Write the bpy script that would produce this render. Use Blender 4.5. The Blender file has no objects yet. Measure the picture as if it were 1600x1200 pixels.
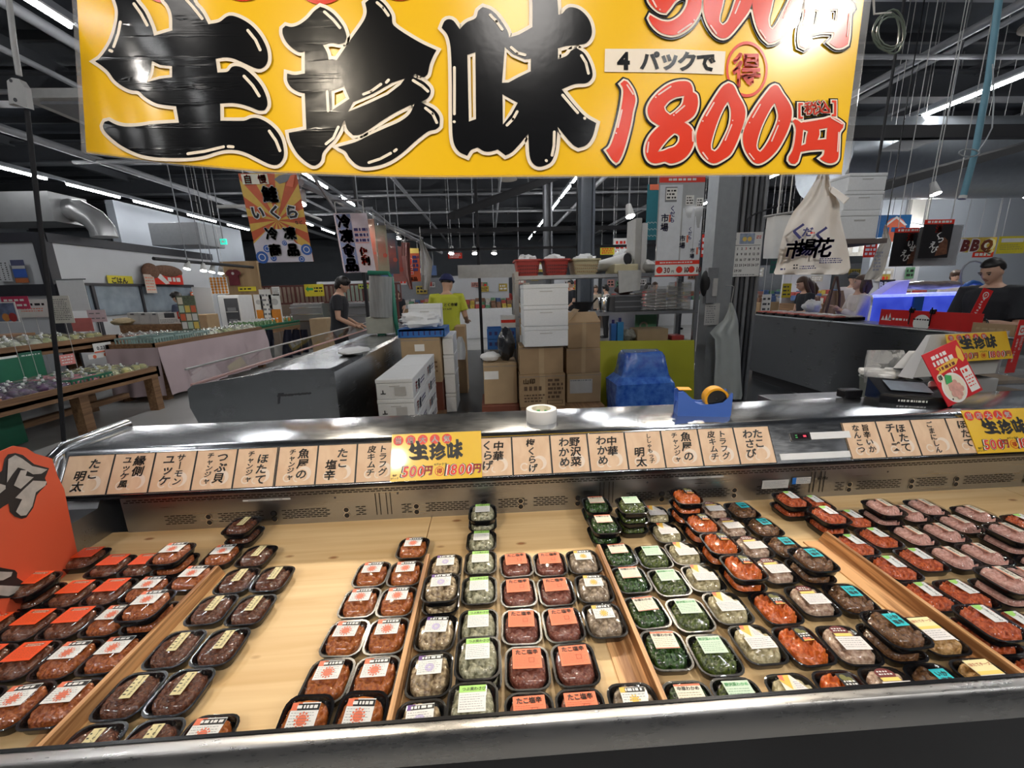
# Seafood stall in an indoor market: refrigerated display case, hanging banner, hall behind.
import bpy, bmesh, math, random
from mathutils import Vector, Matrix, noise
from mathutils.geometry import tessellate_polygon
sc = bpy.context.scene
COL = sc.collection
rnd = random.Random(11)
V = Vector

# ---------------------------------------------------------------- camera
FPX = 640.0
CAM = V((0, 0, 1.5))
_yaw, _pit, _rol = math.radians(2.763), math.radians(12.934), math.radians(1.504)
_fw = V((math.sin(_yaw) * math.cos(_pit), math.cos(_yaw) * math.cos(_pit), -math.sin(_pit)))
_rt = V((math.cos(_yaw), -math.sin(_yaw), 0))
_up = _rt.cross(_fw)
CR = _rt * math.cos(_rol) - _up * math.sin(_rol)
CU = _up * math.cos(_rol) + _rt * math.sin(_rol)
CF = _fw
cam = bpy.data.cameras.new('camera')
cam.sensor_width = 36.0
cam.lens = 36.0 * FPX / 1600.0
cam.clip_start = 0.02
cam.clip_end = 200
camo = bpy.data.objects.new('camera', cam)
COL.objects.link(camo)
camo.matrix_world = Matrix(((CR.x, CU.x, -CF.x, CAM.x), (CR.y, CU.y, -CF.y, CAM.y), (CR.z, CU.z, -CF.z, CAM.z), (0, 0, 0, 1)))
sc.camera = camo

def ray(x, y):
    return CF + CR * ((x - 800) / FPX) + CU * ((600 - y) / FPX)
def aY(x, y, Y):
    d = ray(x, y); return CAM + d * ((Y - CAM.y) / d.y)
def aZ(x, y, Z):
    d = ray(x, y); return CAM + d * ((Z - CAM.z) / d.z)
def aX(x, y, X):
    d = ray(x, y); return CAM + d * ((X - CAM.x) / d.x)

# ---------------------------------------------------------------- world, light, exposure
sc.view_settings.view_transform = 'Standard'
sc.view_settings.look = 'None'
sc.view_settings.exposure = 0.0
sc.view_settings.gamma = 1.0
sc.view_settings.use_curve_mapping = False
sc.cycles.max_bounces = 6
sc.cycles.diffuse_bounces = 3
sc.cycles.glossy_bounces = 3
sc.cycles.transparent_max_bounces = 16
sc.cycles.transmission_bounces = 4
sc.cycles.caustics_reflective = False
sc.cycles.caustics_refractive = False
sc.cycles.use_denoising = True
sc.cycles.sample_clamp_indirect = 6.0
w = bpy.data.worlds.new('hall_air')
sc.world = w
w.use_nodes = True
_bg = w.node_tree.nodes['Background']
_bg.inputs[0].default_value = (0.90, 0.95, 1.0, 1)
_bg.inputs[1].default_value = 0.55

def spot(name, loc, tgt, power, col, size=60, blend=.5, rad=.05):
    l = bpy.data.lights.new(name, 'SPOT')
    l.energy = power; l.color = col; l.spot_size = math.radians(size); l.spot_blend = blend; l.shadow_soft_size = rad
    o = bpy.data.objects.new(name, l); COL.objects.link(o)
    o.location = loc
    o.rotation_euler = (V(tgt) - V(loc)).to_track_quat('-Z', 'Y').to_euler()
    return o
WARM = (1.0, .87, .68)
# track spotlights over the case (behind the banner) and in front of it, plus two added front fills
spot('track_or_fill_spot', (-1.5, 3.8, 3.4), (-.75, .95, .66), 215, WARM, 46, .6, .05)
spot('track_or_fill_spot', (.25, 3.8, 3.4), (.05, .95, .66), 215, WARM, 46, .6, .05)
spot('track_or_fill_spot', (2.0, 3.8, 3.4), (1.25, .95, .66), 260, WARM, 46, .6, .05)
spot('track_or_fill_spot', (-1.12, -1.05, 2.94), (-.2, 1.05, 2.0), 120, WARM, 70, .8, .09)
spot('track_or_fill_spot', (2.6, -1.5, 3.5), (.8, 1.05, 1.9), 170, (1, .95, .88), 60, .8, .08)
spot('track_or_fill_spot', (.3, -1.2, 3.4), (.4, .9, .6), 70, (1, .95, .9), 80, .9, .3)  # soft fill lamp added from the front to lift the shelf
spot('track_or_fill_spot', (-1.6, -1.2, 3.4), (-1.0, 1.0, .6), 45, (1, .9, .8), 80, .9, .3)  # second added fill lamp, weaker, for the left end

# ---------------------------------------------------------------- materials
MATS = {}
def M(name, col, rough=.5, metal=0.0, var=.10, scale=14.0, bump=0.0, stretch=None, col2=None, emit=0.0, coat=0.0, spec=None, alpha=None, detail=3):
    """procedural principled material: noise-driven colour between col and col2"""
    if name in MATS: return MATS[name]
    m = bpy.data.materials.new(name); m.use_nodes = True
    nt = m.node_tree; b = nt.nodes['Principled BSDF']
    tc = nt.nodes.new('ShaderNodeTexCoord'); mp = nt.nodes.new('ShaderNodeMapping')
    nt.links.new(tc.outputs['Object'], mp.inputs[0])
    if stretch: mp.inputs['Scale'].default_value = stretch
    nz = nt.nodes.new('ShaderNodeTexNoise'); nz.inputs['Scale'].default_value = scale; nz.inputs['Detail'].default_value = detail
    nt.links.new(mp.outputs[0], nz.inputs['Vector'])
    rp = nt.nodes.new('ShaderNodeValToRGB')
    rp.color_ramp.elements[0].position = .3; rp.color_ramp.elements[1].position = .7
    if col2 is None: col2 = tuple(max(0, c * (1 - var)) for c in col)
    rp.color_ramp.elements[0].color = (*col2, 1); rp.color_ramp.elements[1].color = (*col, 1)
    nt.links.new(nz.outputs['Fac'], rp.inputs[0]); nt.links.new(rp.outputs[0], b.inputs['Base Color'])
    b.inputs['Roughness'].default_value = rough; b.inputs['Metallic'].default_value = metal
    if coat: b.inputs['Coat Weight'].default_value = coat; b.inputs['Coat Roughness'].default_value = .08
    if spec is not None: b.inputs['Specular IOR Level'].default_value = spec
    if emit:
        nt.links.new(rp.outputs[0], b.inputs['Emission Color']); b.inputs['Emission Strength'].default_value = emit
    if bump:
        bp = nt.nodes.new('ShaderNodeBump'); bp.inputs['Strength'].default_value = bump; bp.inputs['Distance'].default_value = .01
        nt.links.new(nz.outputs['Fac'], bp.inputs['Height']); nt.links.new(bp.outputs[0], b.inputs['Normal'])
    if alpha is not None: b.inputs['Alpha'].default_value = alpha
    MATS[name] = m
    return m

def clear(name, tint=(1, 1, 1), gloss=.10, rough=.04, haze=0.0, hazecol=(.9, .92, .95)):
    """clear plastic / glass: transparent with a glossy coat (and a little haze)"""
    if name in MATS: return MATS[name]
    m = bpy.data.materials.new(name); m.use_nodes = True
    nt = m.node_tree; nt.nodes.clear()
    out = nt.nodes.new('ShaderNodeOutputMaterial'); t = nt.nodes.new('ShaderNodeBsdfTransparent'); g = nt.nodes.new('ShaderNodeBsdfGlossy')
    t.inputs[0].default_value = (*tint, 1); g.inputs['Roughness'].default_value = rough
    lw = nt.nodes.new('ShaderNodeLayerWeight'); lw.inputs[0].default_value = .25
    mr = nt.nodes.new('ShaderNodeMapRange'); mr.inputs[3].default_value = gloss * .55; mr.inputs[4].default_value = min(1, gloss * 5)
    nt.links.new(lw.outputs['Fresnel'], mr.inputs[0])
    mx = nt.nodes.new('ShaderNodeMixShader')
    nt.links.new(mr.outputs[0], mx.inputs[0]); nt.links.new(t.outputs[0], mx.inputs[1]); nt.links.new(g.outputs[0], mx.inputs[2])
    last = mx
    if haze:
        d = nt.nodes.new('ShaderNodeBsdfDiffuse'); tl = nt.nodes.new('ShaderNodeTexNoise'); tl.inputs['Scale'].default_value = 9
        tc = nt.nodes.new('ShaderNodeTexCoord'); nt.links.new(tc.outputs['Object'], tl.inputs['Vector'])
        d.inputs[0].default_value = (*hazecol, 1)
        ml = nt.nodes.new('ShaderNodeMath'); ml.operation = 'MULTIPLY'; ml.inputs[1].default_value = haze * 2
        nt.links.new(tl.outputs['Fac'], ml.inputs[0])
        m2 = nt.nodes.new('ShaderNodeMixShader'); nt.links.new(ml.outputs[0], m2.inputs[0])
        nt.links.new(mx.outputs[0], m2.inputs[1]); nt.links.new(d.outputs[0], m2.inputs[2]); last = m2
    nt.links.new(last.outputs[0], out.inputs[0])
    MATS[name] = m
    return m

def wood(name, c1, c2, grain=60.0, along='X', rough=.55, knots=False, contrast=(.35, .65)):
    if name in MATS: return MATS[name]
    m = bpy.data.materials.new(name); m.use_nodes = True
    nt = m.node_tree; b = nt.nodes['Principled BSDF']
    tc = nt.nodes.new('ShaderNodeTexCoord'); mp = nt.nodes.new('ShaderNodeMapping')
    s = {'X': (.05, 1, 1), 'Y': (1, .05, 1), 'Z': (1, 1, .05)}[along]
    mp.inputs['Scale'].default_value = s
    nt.links.new(tc.outputs['Object'], mp.inputs[0])
    nz = nt.nodes.new('ShaderNodeTexNoise'); nz.inputs['Scale'].default_value = grain; nz.inputs['Detail'].default_value = 4; nz.inputs['Distortion'].default_value = .6
    nt.links.new(mp.outputs[0], nz.inputs['Vector'])
    rp = nt.nodes.new('ShaderNodeValToRGB'); rp.color_ramp.elements[0].position, rp.color_ramp.elements[1].position = contrast
    rp.color_ramp.elements[0].color = (*c2, 1); rp.color_ramp.elements[1].color = (*c1, 1)
    nt.links.new(nz.outputs['Fac'], rp.inputs[0])
    last = rp.outputs[0]
    if knots:
        mk = nt.nodes.new('ShaderNodeMapping'); mk.inputs['Scale'].default_value = (3.2, 7, 7)
        nt.links.new(tc.outputs['Object'], mk.inputs[0])
        vo = nt.nodes.new('ShaderNodeTexVoronoi'); vo.inputs['Scale'].default_value = 1.6
        nt.links.new(mk.outputs[0], vo.inputs['Vector'])
        kr = nt.nodes.new('ShaderNodeValToRGB'); kr.color_ramp.elements[0].position = .05; kr.color_ramp.elements[1].position = .11
        kr.color_ramp.elements[0].color = (1, 1, 1, 1); kr.color_ramp.elements[1].color = (0, 0, 0, 1)
        nt.links.new(vo.outputs['Distance'], kr.inputs[0])
        mxx = nt.nodes.new('ShaderNodeMixRGB'); mxx.inputs[2].default_value = (.36, .15, .05, 1)
        nt.links.new(kr.outputs[0], mxx.inputs[0]); nt.links.new(last, mxx.inputs[1]); last = mxx.outputs[0]
    nt.links.new(last, b.inputs['Base Color'])
    b.inputs['Roughness'].default_value = rough
    MATS[name] = m
    return m

def steel(name, col=(.62, .63, .65), rough=.28, along=(.4, 30, 30), amt=.22):
    if name in MATS: return MATS[name]
    m = bpy.data.materials.new(name); m.use_nodes = True
    nt = m.node_tree; b = nt.nodes['Principled BSDF']
    tc = nt.nodes.new('ShaderNodeTexCoord'); mp = nt.nodes.new('ShaderNodeMapping'); mp.inputs['Scale'].default_value = along
    nt.links.new(tc.outputs['Object'], mp.inputs[0])
    nz = nt.nodes.new('ShaderNodeTexNoise'); nz.inputs['Scale'].default_value = 8; nz.inputs['Detail'].default_value = 5
    nt.links.new(mp.outputs[0], nz.inputs['Vector'])
    n2 = nt.nodes.new('ShaderNodeTexNoise'); n2.inputs['Scale'].default_value = 7; n2.inputs['Detail'].default_value = 6
    nt.links.new(tc.outputs['Object'], n2.inputs['Vector'])
    ad = nt.nodes.new('ShaderNodeMath'); ad.operation = 'ADD'
    nt.links.new(nz.outputs['Fac'], ad.inputs[0]); nt.links.new(n2.outputs['Fac'], ad.inputs[1])
    mr = nt.nodes.new('ShaderNodeMapRange'); mr.inputs[1].default_value = .6; mr.inputs[2].default_value = 1.4
    mr.inputs[3].default_value = max(.05, rough - amt / 2); mr.inputs[4].default_value = rough + amt / 2
    nt.links.new(ad.outputs[0], mr.inputs[0]); nt.links.new(mr.outputs[0], b.inputs['Roughness'])
    b.inputs['Base Color'].default_value = (*col, 1); b.inputs['Metallic'].default_value = 1.0
    bp = nt.nodes.new('ShaderNodeBump'); bp.inputs['Strength'].default_value = .035; bp.inputs['Distance'].default_value = .004
    nt.links.new(n2.outputs['Fac'], bp.inputs['Height']); nt.links.new(bp.outputs[0], b.inputs['Normal'])
    MATS[name] = m
    return m

STEEL = steel('brushed_steel', (.60, .62, .65), .17, (3, 12, 12), .10)
RAILS = steel('rail_steel', (.52, .51, .50), .30, (4, 20, 20), .16)
STEELD = steel('dull_steel', (.40, .41, .43), .34)
BLACK = M('black_plastic', (.008, .008, .010), .24)
MATT = M('matt_black', (.015, .015, .018), .7)
DGREY = M('dark_grey_paint', (.07, .075, .085), .5)
MGREY = M('mid_grey_paint', (.22, .23, .25), .5)
LGREY = M('light_grey_plastic', (.55, .55, .54), .45)
WHITE = M('white_plastic', (.82, .83, .84), .4, var=.05)
PAPER = M('white_paper', (.85, .85, .83), .6, var=.04)
INK = M('black_ink', (.010, .010, .012), .5)
RED = M('red_ink', (.72, .03, .02), .4)
YEL = M('yellow_board', (.93, .58, .01), .32, var=.05, coat=.35)
NAVY = M('navy_ink', (.03, .03, .16), .5)
ORANGE = M('orange_sticker', (.95, .22, .10), .5, var=.06)
VERM = M('vermilion_sticker', (.90, .09, .015), .45, var=.06)
CLEAR = clear('clear_lid', gloss=.055, rough=.06)
FILM = clear('clear_film', gloss=.12, rough=.08, haze=.10)
FOAM = M('styrofoam', (.80, .82, .84), .65, var=.05, scale=60, bump=.05)
CARD = M('cardboard', (.40, .27, .15), .75, var=.12, scale=8)
CARD2 = M('cardboard_pale', (.47, .34, .20), .75, var=.1, scale=8)
PINE = wood('pine_board', (.86, .62, .33), (.70, .45, .20), 26, 'X', .5, True, (.30, .70))
CEDAR = wood('cedar_strip', (.78, .44, .20), (.30, .13, .045), 42, 'Y', .5, False, (.40, .56))
CARDW = wood('menu_card_wood', (.86, .62, .42), (.78, .53, .34), 26, 'Z', .55, False, (.35, .65))
TABLEW = wood('table_timber', (.30, .17, .085), (.17, .09, .045), 30, 'Y', .6)

# ---------------------------------------------------------------- mesh builder
GLY = {}
def _glyphs(chars, bold):
    cu = bpy.data.curves.new('tmp', 'FONT'); ob = bpy.data.objects.new('tmp', cu)
    cu.resolution_u = 2; cu.offset = bold
    for c in chars:
        cu.body = c
        me = bpy.data.meshes.new_from_object(ob)
        GLY[(c, bold)] = ([(v.co.x, v.co.y) for v in me.vertices], [tuple(p.vertices) for p in me.polygons])
        bpy.data.meshes.remove(me)
    bpy.data.objects.remove(ob); bpy.data.curves.remove(cu)
def glyph(c, bold):
    if (c, bold) not in GLY: _glyphs(c, bold)
    return GLY[(c, bold)]

class Fr:
    """a flat frame in space: origin, right, up, normal"""
    def __init__(s, O, A, B):
        s.O, s.A, s.B = V(O), V(A).normalized(), V(B).normalized(); s.N = s.A.cross(s.B)
    def p(s, x, y, d=0.0): return s.O + s.A * x + s.B * y + s.N * d

class MB:
    def __init__(s): s.v = []; s.f = []; s.m = []; s.mats = []
    def mi(s, mat):
        if mat not in s.mats: s.mats.append(mat)
        return s.mats.index(mat)
    def add(s, vs, fs, mat):
        n = len(s.v); k = s.mi(mat)
        s.v += [tuple(p) for p in vs]
        for f in fs: s.f.append(tuple(i + n for i in f)); s.m.append(k)
        return s
    def box(s, c, d, mat, rz=0.0, bev=0.0, R=None):
        c = V(c); x, y, z = d[0] / 2, d[1] / 2, d[2] / 2
        if R is None: R = Matrix.Rotation(rz, 3, 'Z')
        if bev > 0:
            bm = bmesh.new(); bmesh.ops.create_cube(bm, size=1.0)
            for q in bm.verts: q.co = V((q.co.x * d[0], q.co.y * d[1], q.co.z * d[2]))
            bmesh.ops.bevel(bm, geom=bm.edges[:], offset=min(bev, .45 * min(d)), segments=2, affect='EDGES', profile=.6)
            bm.verts.index_update()
            s.add([c + R @ q.co for q in bm.verts], [[q.index for q in f.verts] for f in bm.faces], mat); bm.free()
            return s
        P = [V((a, b, e)) for e in (-z, z) for b in (-y, y) for a in (-x, x)]
        s.add([c + R @ p for p in P], [(0, 2, 3, 1), (4, 5, 7, 6), (0, 1, 5, 4), (2, 6, 7, 3), (0, 4, 6, 2), (1, 3, 7, 5)], mat)
        return s
    def hexa(s, P, mat):
        """8 corners: bottom ring 0-3, top ring 4-7"""
        s.add(P, [(3, 2, 1, 0), (4, 5, 6, 7), (0, 1, 5, 4), (1, 2, 6, 5), (2, 3, 7, 6), (3, 0, 4, 7)], mat); return s
    def cyl(s, a, b, r, mat, r2=None, n=14, cap=True):
        return s.tube([a, b], r, mat, n, cap, [r, r if r2 is None else r2])
    def tube(s, pts, r, mat, n=8, cap=True, rs=None):
        pts = [V(p) for p in pts]; N = len(pts); vs = []; fs = []
        prev = None
        for i, p in enumerate(pts):
            t = (pts[min(i + 1, N - 1)] - pts[max(i - 1, 0)])
            t = t.normalized() if t.length > 1e-9 else V((0, 0, 1))
            if prev is None:
                u = t.orthogonal().normalized()
            else:
                u = prev - t * prev.dot(t); u = u.normalized() if u.length > 1e-6 else t.orthogonal().normalized()
            prev = u; w_ = t.cross(u); rr = rs[i] if rs else r
            for k in range(n):
                a = 2 * math.pi * k / n; vs.append(p + (u * math.cos(a) + w_ * math.sin(a)) * rr)
        for i in range(N - 1):
            for k in range(n):
                fs.append((i * n + k, i * n + (k + 1) % n, (i + 1) * n + (k + 1) % n, (i + 1) * n + k))
        if cap: fs.append(tuple(range(n - 1, -1, -1))); fs.append(tuple((N - 1) * n + k for k in range(n)))
        s.add(vs, fs, mat); return s
    def ell(s, c, r, mat, nu=14, nv=9, R=None, f=None):
        c = V(c); r = V(r) if hasattr(r, '__len__') else V((r, r, r)); vs = []; fs = []
        for j in range(nv + 1):
            th = math.pi * j / nv
            for i in range(nu):
                ph = 2 * math.pi * i / nu
                p = V((math.sin(th) * math.cos(ph), math.sin(th) * math.sin(ph), math.cos(th)))
                q = V((p.x * r.x, p.y * r.y, p.z * r.z))
                if f: q = f(p, q)
                if R is not None: q = R @ q
                vs.append(c + q)
        for j in range(nv):
            for i in range(nu):
                a = j * nu + i; b = j * nu + (i + 1) % nu
                fs.append((a, a + nu, b + nu, b))
        s.add(vs, fs, mat); return s
    def loft(s, rings, mat, cap0=True, cap1=True):
        n = len(rings[0]); vs = [p for r in rings for p in r]; fs = []
        for i in range(len(rings) - 1):
            for k in range(n):
                fs.append((i * n + k, i * n + (k + 1) % n, (i + 1) * n + (k + 1) % n, (i + 1) * n + k))
        if cap0: fs.append(tuple(range(n - 1, -1, -1)))
        if cap1: fs.append(tuple((len(rings) - 1) * n + k for k in range(n)))
        s.add(vs, fs, mat); return s
    def prism(s, poly, fr, mat, d0=0.0, d1=.002):
        n = len(poly)
        vs = [fr.p(x, y, d0) for x, y in poly] + [fr.p(x, y, d1) for x, y in poly]
        fs = [tuple(range(n - 1, -1, -1)), tuple(range(n, 2 * n))] + [(k, (k + 1) % n, n + (k + 1) % n, n + k) for k in range(n)]
        s.add(vs, fs, mat); return s
    def panel(s, fr, x0, y0, x1, y1, mat, th=.003, d=0.0):
        return s.prism([(x0, y0), (x1, y0), (x1, y1), (x0, y1)], fr, mat, d - th, d)
    def rect(s, fr, x0, y0, x1, y1, mat, d=.0008):
        s.add([fr.p(x0, y0, d), fr.p(x1, y0, d), fr.p(x1, y1, d), fr.p(x0, y1, d)], [(0, 1, 2, 3)], mat); return s
    def flat(s, fr, poly, mat, d=.0008):
        """filled polygon (may be concave)"""
        tr = tessellate_polygon([[V((x, y, 0)) for x, y in poly]])
        fs = []
        for a, b, c in tr:
            A, B, C = poly[a], poly[b], poly[c]
            fs.append((a, b, c) if (B[0] - A[0]) * (C[1] - A[1]) - (B[1] - A[1]) * (C[0] - A[0]) > 0 else (a, c, b))
        s.add([fr.p(x, y, d) for x, y in poly], fs, mat); return s
    def disc(s, fr, x, y, r, mat, d=.0008, n=20, ry=None):
        ry = ry or r
        s.add([fr.p(x + r * math.cos(2 * math.pi * k / n), y + ry * math.sin(2 * math.pi * k / n), d) for k in range(n)], [tuple(range(n))], mat); return s
    def ring(s, fr, x, y, r0, r1, mat, d=.0008, n=28, sy=1.0, a0=0, a1=2 * math.pi):
        vs = []; fs = []
        for k in range(n + 1):
            a = a0 + (a1 - a0) * k / n
            vs += [fr.p(x + r0 * math.cos(a), y + r0 * sy * math.sin(a), d), fr.p(x + r1 * math.cos(a), y + r1 * sy * math.sin(a), d)]
        for k in range(n): fs.append((2 * k, 2 * k + 1, 2 * k + 3, 2 * k + 2))
        s.add(vs, fs, mat); return s
    def char(s, c, fr, x, y, sz, mat, d=.001, bold=.02, sx=1.0, rot=0.0, shear=0.0):
        """one glyph centred on (x, y); kanji are thickened by shifted copies so their inner strokes survive"""
        if 0x4e00 <= ord(c) <= 0x9fff and bold > .013:
            n = 4 if bold < .045 else 8; e = bold * .8
            for r_ in ((e,) if n == 4 else (e, e / 2)):
                for k in range(n):
                    a = math.pi * (2 * k + 1) / n; s.char(c, fr, x + r_ * sz * math.cos(a), y + r_ * sz * math.sin(a), sz, mat, d, .008, sx, rot, shear)
            bold = .008
        vs, fs = glyph(c, bold)
        if not vs: return s
        full = ord(c) > 0x2000
        cx = .5 if full else (min(v[0] for v in vs) + max(v[0] for v in vs)) / 2
        cy = .38
        ca, sa = math.cos(rot), math.sin(rot); P = []
        for vx, vy in vs:
            a, b = (vx - cx) * sz * sx, (vy - cy) * sz
            a += b * shear
            P.append(fr.p(x + a * ca - b * sa, y + a * sa + b * ca, d))
        s.add(P, fs, mat); return s
    def text(s, t, fr, x, y, sz, mat, d=.001, bold=.02, sx=1.0, shear=0.0, pitch=1.0):
        """a line centred on (x, y)"""
        ws = []
        for c in t:
            if c == ' ': ws.append(.35)
            elif ord(c) > 0x2000: ws.append(1.0 * pitch)
            else:
                g = glyph(c, bold)[0]; ws.append((max(v[0] for v in g) - min(v[0] for v in g)) + .09)
        tot = sum(ws) * sz * sx; cx = x - tot / 2
        for c, w_ in zip(t, ws):
            if c != ' ': s.char(c, fr, cx + w_ * sz * sx / 2, y, sz, mat, d, bold, sx, 0, shear)
            cx += w_ * sz * sx
        return s
    def vtext(s, t, fr, x, ytop, sz, mat, d=.001, bold=.02, step=1.0, sx=1.0, jit=0.0):
        for i, c in enumerate(t):
            r = math.pi / -2 if c == 'ー' else 0.0
            s.char(c, fr, x + rnd.uniform(-jit, jit) * sz, ytop - sz * step * (i + .5), sz, mat, d, bold, sx, r, .12)
        return s
    def dashes(s, fr, x0, y0, x1, y1, rows, mat, d=.001, fill=.5):
        """illegible small print"""
        h = (y1 - y0) / rows
        for i in range(rows):
            x = x0; yy = y1 - h * (i + .5)
            end = x1 - rnd.random() * .25 * (x1 - x0)
            while x < end:
                L = h * rnd.uniform(.3, 1.2)
                s.rect(fr, x, yy - h * fill / 2, min(x + L, x1), yy + h * fill / 2, mat, d); x += L + h * rnd.uniform(.2, .45)
        return s
    def build(s, name, parent=None, label=None, cat=None, group=None, kind=None, smooth=None, origin=None):
        me = bpy.data.meshes.new(name)
        vs = [V(p) for p in s.v]
        if parent is not None:
            inv = WM[parent.as_pointer()].inverted(); vs = [inv @ p for p in vs]; loc = None
        else:
            if origin is None:
                xs = [p.x for p in vs]; ys = [p.y for p in vs]; zs = [p.z for p in vs]
                origin = V(((min(xs) + max(xs)) / 2, (min(ys) + max(ys)) / 2, min(zs)))
            loc = V(origin); vs = [p - loc for p in vs]
        me.from_pydata([tuple(p) for p in vs], [], s.f)
        for m_ in s.mats: me.materials.append(m_)
        me.polygons.foreach_set('material_index', s.m)
        if smooth is not None:
            me.polygons.foreach_set('use_smooth', [True] * len(me.polygons))
            me.set_sharp_from_angle(angle=math.radians(smooth))
        me.update()
        o = bpy.data.objects.new(name, me); COL.objects.link(o)
        if parent is not None:
            o.parent = parent; WM[o.as_pointer()] = WM[parent.as_pointer()]
            if label: o['label'] = label
        else:
            o.location = loc; WM[o.as_pointer()] = Matrix.Translation(loc)
            tag(o, label, cat, group, kind)
        return o
WM = {}
def tag(o, label=None, cat=None, group=None, kind=None):
    if label: o['label'] = label
    if cat: o['category'] = cat
    if group: o['group'] = group
    if kind: o['kind'] = kind
    return o
def thing(name, label, cat, loc=(0, 0, 0), rz=0.0, group=None):
    o = bpy.data.objects.new(name, None); COL.objects.link(o); o.empty_display_size = .05
    o.location = loc; o.rotation_euler = (0, 0, rz)
    WM[o.as_pointer()] = Matrix.Translation(V(loc)) @ Matrix.Rotation(rz, 4, 'Z')
    return tag(o, label, cat, group)
def copytree(o, loc=None, rot=None, label=None, group=None, parent=None):
    c = o.copy(); COL.objects.link(c)
    if parent is not None: c.parent = parent
    for ch in list(o.children): copytree(ch, parent=c)
    if parent is None:
        if loc is not None: c.location = loc
        if rot is not None: c.rotation_euler = rot
        if label: c['label'] = label
        if group: c['group'] = group
    return c
def struct(mb, name, smooth=None): return mb.build(name, kind='structure', smooth=smooth)
def rrect(w_, d_, r, z, n=4, c=(0, 0)):
    """rounded rectangle ring, counter-clockwise"""
    P = []
    for qx, qy, a0 in ((1, 1, 0), (-1, 1, 90), (-1, -1, 180), (1, -1, 270)):
        for k in range(n + 1):
            a = math.radians(a0 + 90 * k / n)
            P.append(V((c[0] + qx * (w_ / 2 - r) + r * math.cos(a), c[1] + qy * (d_ / 2 - r) + r * math.sin(a), z)))
    return P
ORD = ['first', 'second', 'third', 'fourth', 'fifth', 'sixth', 'seventh', 'eighth', 'ninth', 'tenth', 'eleventh', 'twelfth', 'thirteenth', 'fourteenth', 'fifteenth', 'sixteenth']
# ---------------------------------------------------------------- display case
XL, XR = -1.62, 3.1
SH = .665            # shelf height
def extrude_x(mb, prof, x0, x1, mat, closed=True):
    n = len(prof)
    vs = [(x0, y, z) for y, z in prof] + [(x1, y, z) for y, z in prof]
    fs = [(k, (k + 1) % n, n + (k + 1) % n, n + k) for k in range(n if closed else n - 1)]
    if closed: fs += [tuple(range(n - 1, -1, -1)), tuple(range(n, 2 * n))]
    mb.add(vs, fs, mat)
case = thing('display_case', 'long stainless steel refrigerated display case with pine shelf full of black packs', 'display case', (.7, 1.1, 0))
m = MB(); extrude_x(m, [(.575, .05), (.575, .735), (.60, .735), (.60, .05)], XL, XR, BLACK)
m.build('kick_panel', case, 'black front panel')
m = MB()
extrude_x(m, [(.560, .790), (.552, .795), (.537, .7955), (.531, .790), (.524, .742), (.530, .735), (.572, .735), (.590, .66), (.60, .66), (.572, .775)], XL, XR, RAILS)
m.build('front_rail', case, smooth=40)
m = MB(); m.box(((XL + XR) / 2, .5565, .7935), (XR - XL, .006, .005), BLACK); m.build('rail_gasket', case)
m = MB()
for i, (a, b) in enumerate(((-1.42, -.252), (-.249, .90), (.903, 2.05), (2.053, XR - .05))):
    m.box(((a + b) / 2, 1.01, SH - .010), (b - a, .84, .020), PINE)
m.build('pine_shelf', case)
# back panel with punched slots
YB = 1.424
m = MB(); m.box(((-1.36 + XR - .05) / 2, YB + .006, .73), (XR - .05 + 1.36, .012, .22), STEELD)
fb = Fr((0, YB, 0), (1, 0, 0), (0, 0, 1))
def slots(x0, x1, z0, rows, w_=.016, h=.0032, dz=.0078, gap=.005):
    for r in range(rows):
        x = x0 + (w_ + gap) / 2 * (r % 2)
        while x + w_ < x1:
            m.rect(fb, x, z0 + r * dz, x + w_, z0 + r * dz + h, INK, .0015); x += w_ + gap
slots(-1.35, XR - .1, .782, 2, h=.0034)
xx = -1.28
seg = [(-1.22, -1.10), (-1.03, -.86), (-.80, -.62), (-.53, -.49), (-.36, -.32), (-.27, -.10), (.005, .12), (.14, .28), (.50, .62), (.66, .74), (.78, .92), (1.02, 1.12), (1.16, 1.20), (1.34, 1.38), (1.43, 1.62), (1.68, 1.82), (1.88, 2.1), (2.2, 2.4)]
for a, b in seg: slots(a, b, .690, 5)
for x in (-1.065, -.83, -.565, -.305, -.05, .09, .31, .64, .93, 1.14, 1.40, 1.66, 1.85, 2.15):
    for z in (.713, .690):
        m.disc(fb, x, z, .0115, STEEL, .002); m.disc(fb, x, z, .0092, INK, .0025)
for x in (-.455, -.44, -.415, -.40, .395, .41, .43, .445, 1.235, 1.25, 1.275, 1.29):
    m.rect(fb, x, .686, x + .003, .775, INK, .0015)
for x, z in ((-.60, .765), (-.37, .770), (.58, .765), (1.55, .76)): m.disc(fb, x, z, .004, DGREY, .002)
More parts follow.
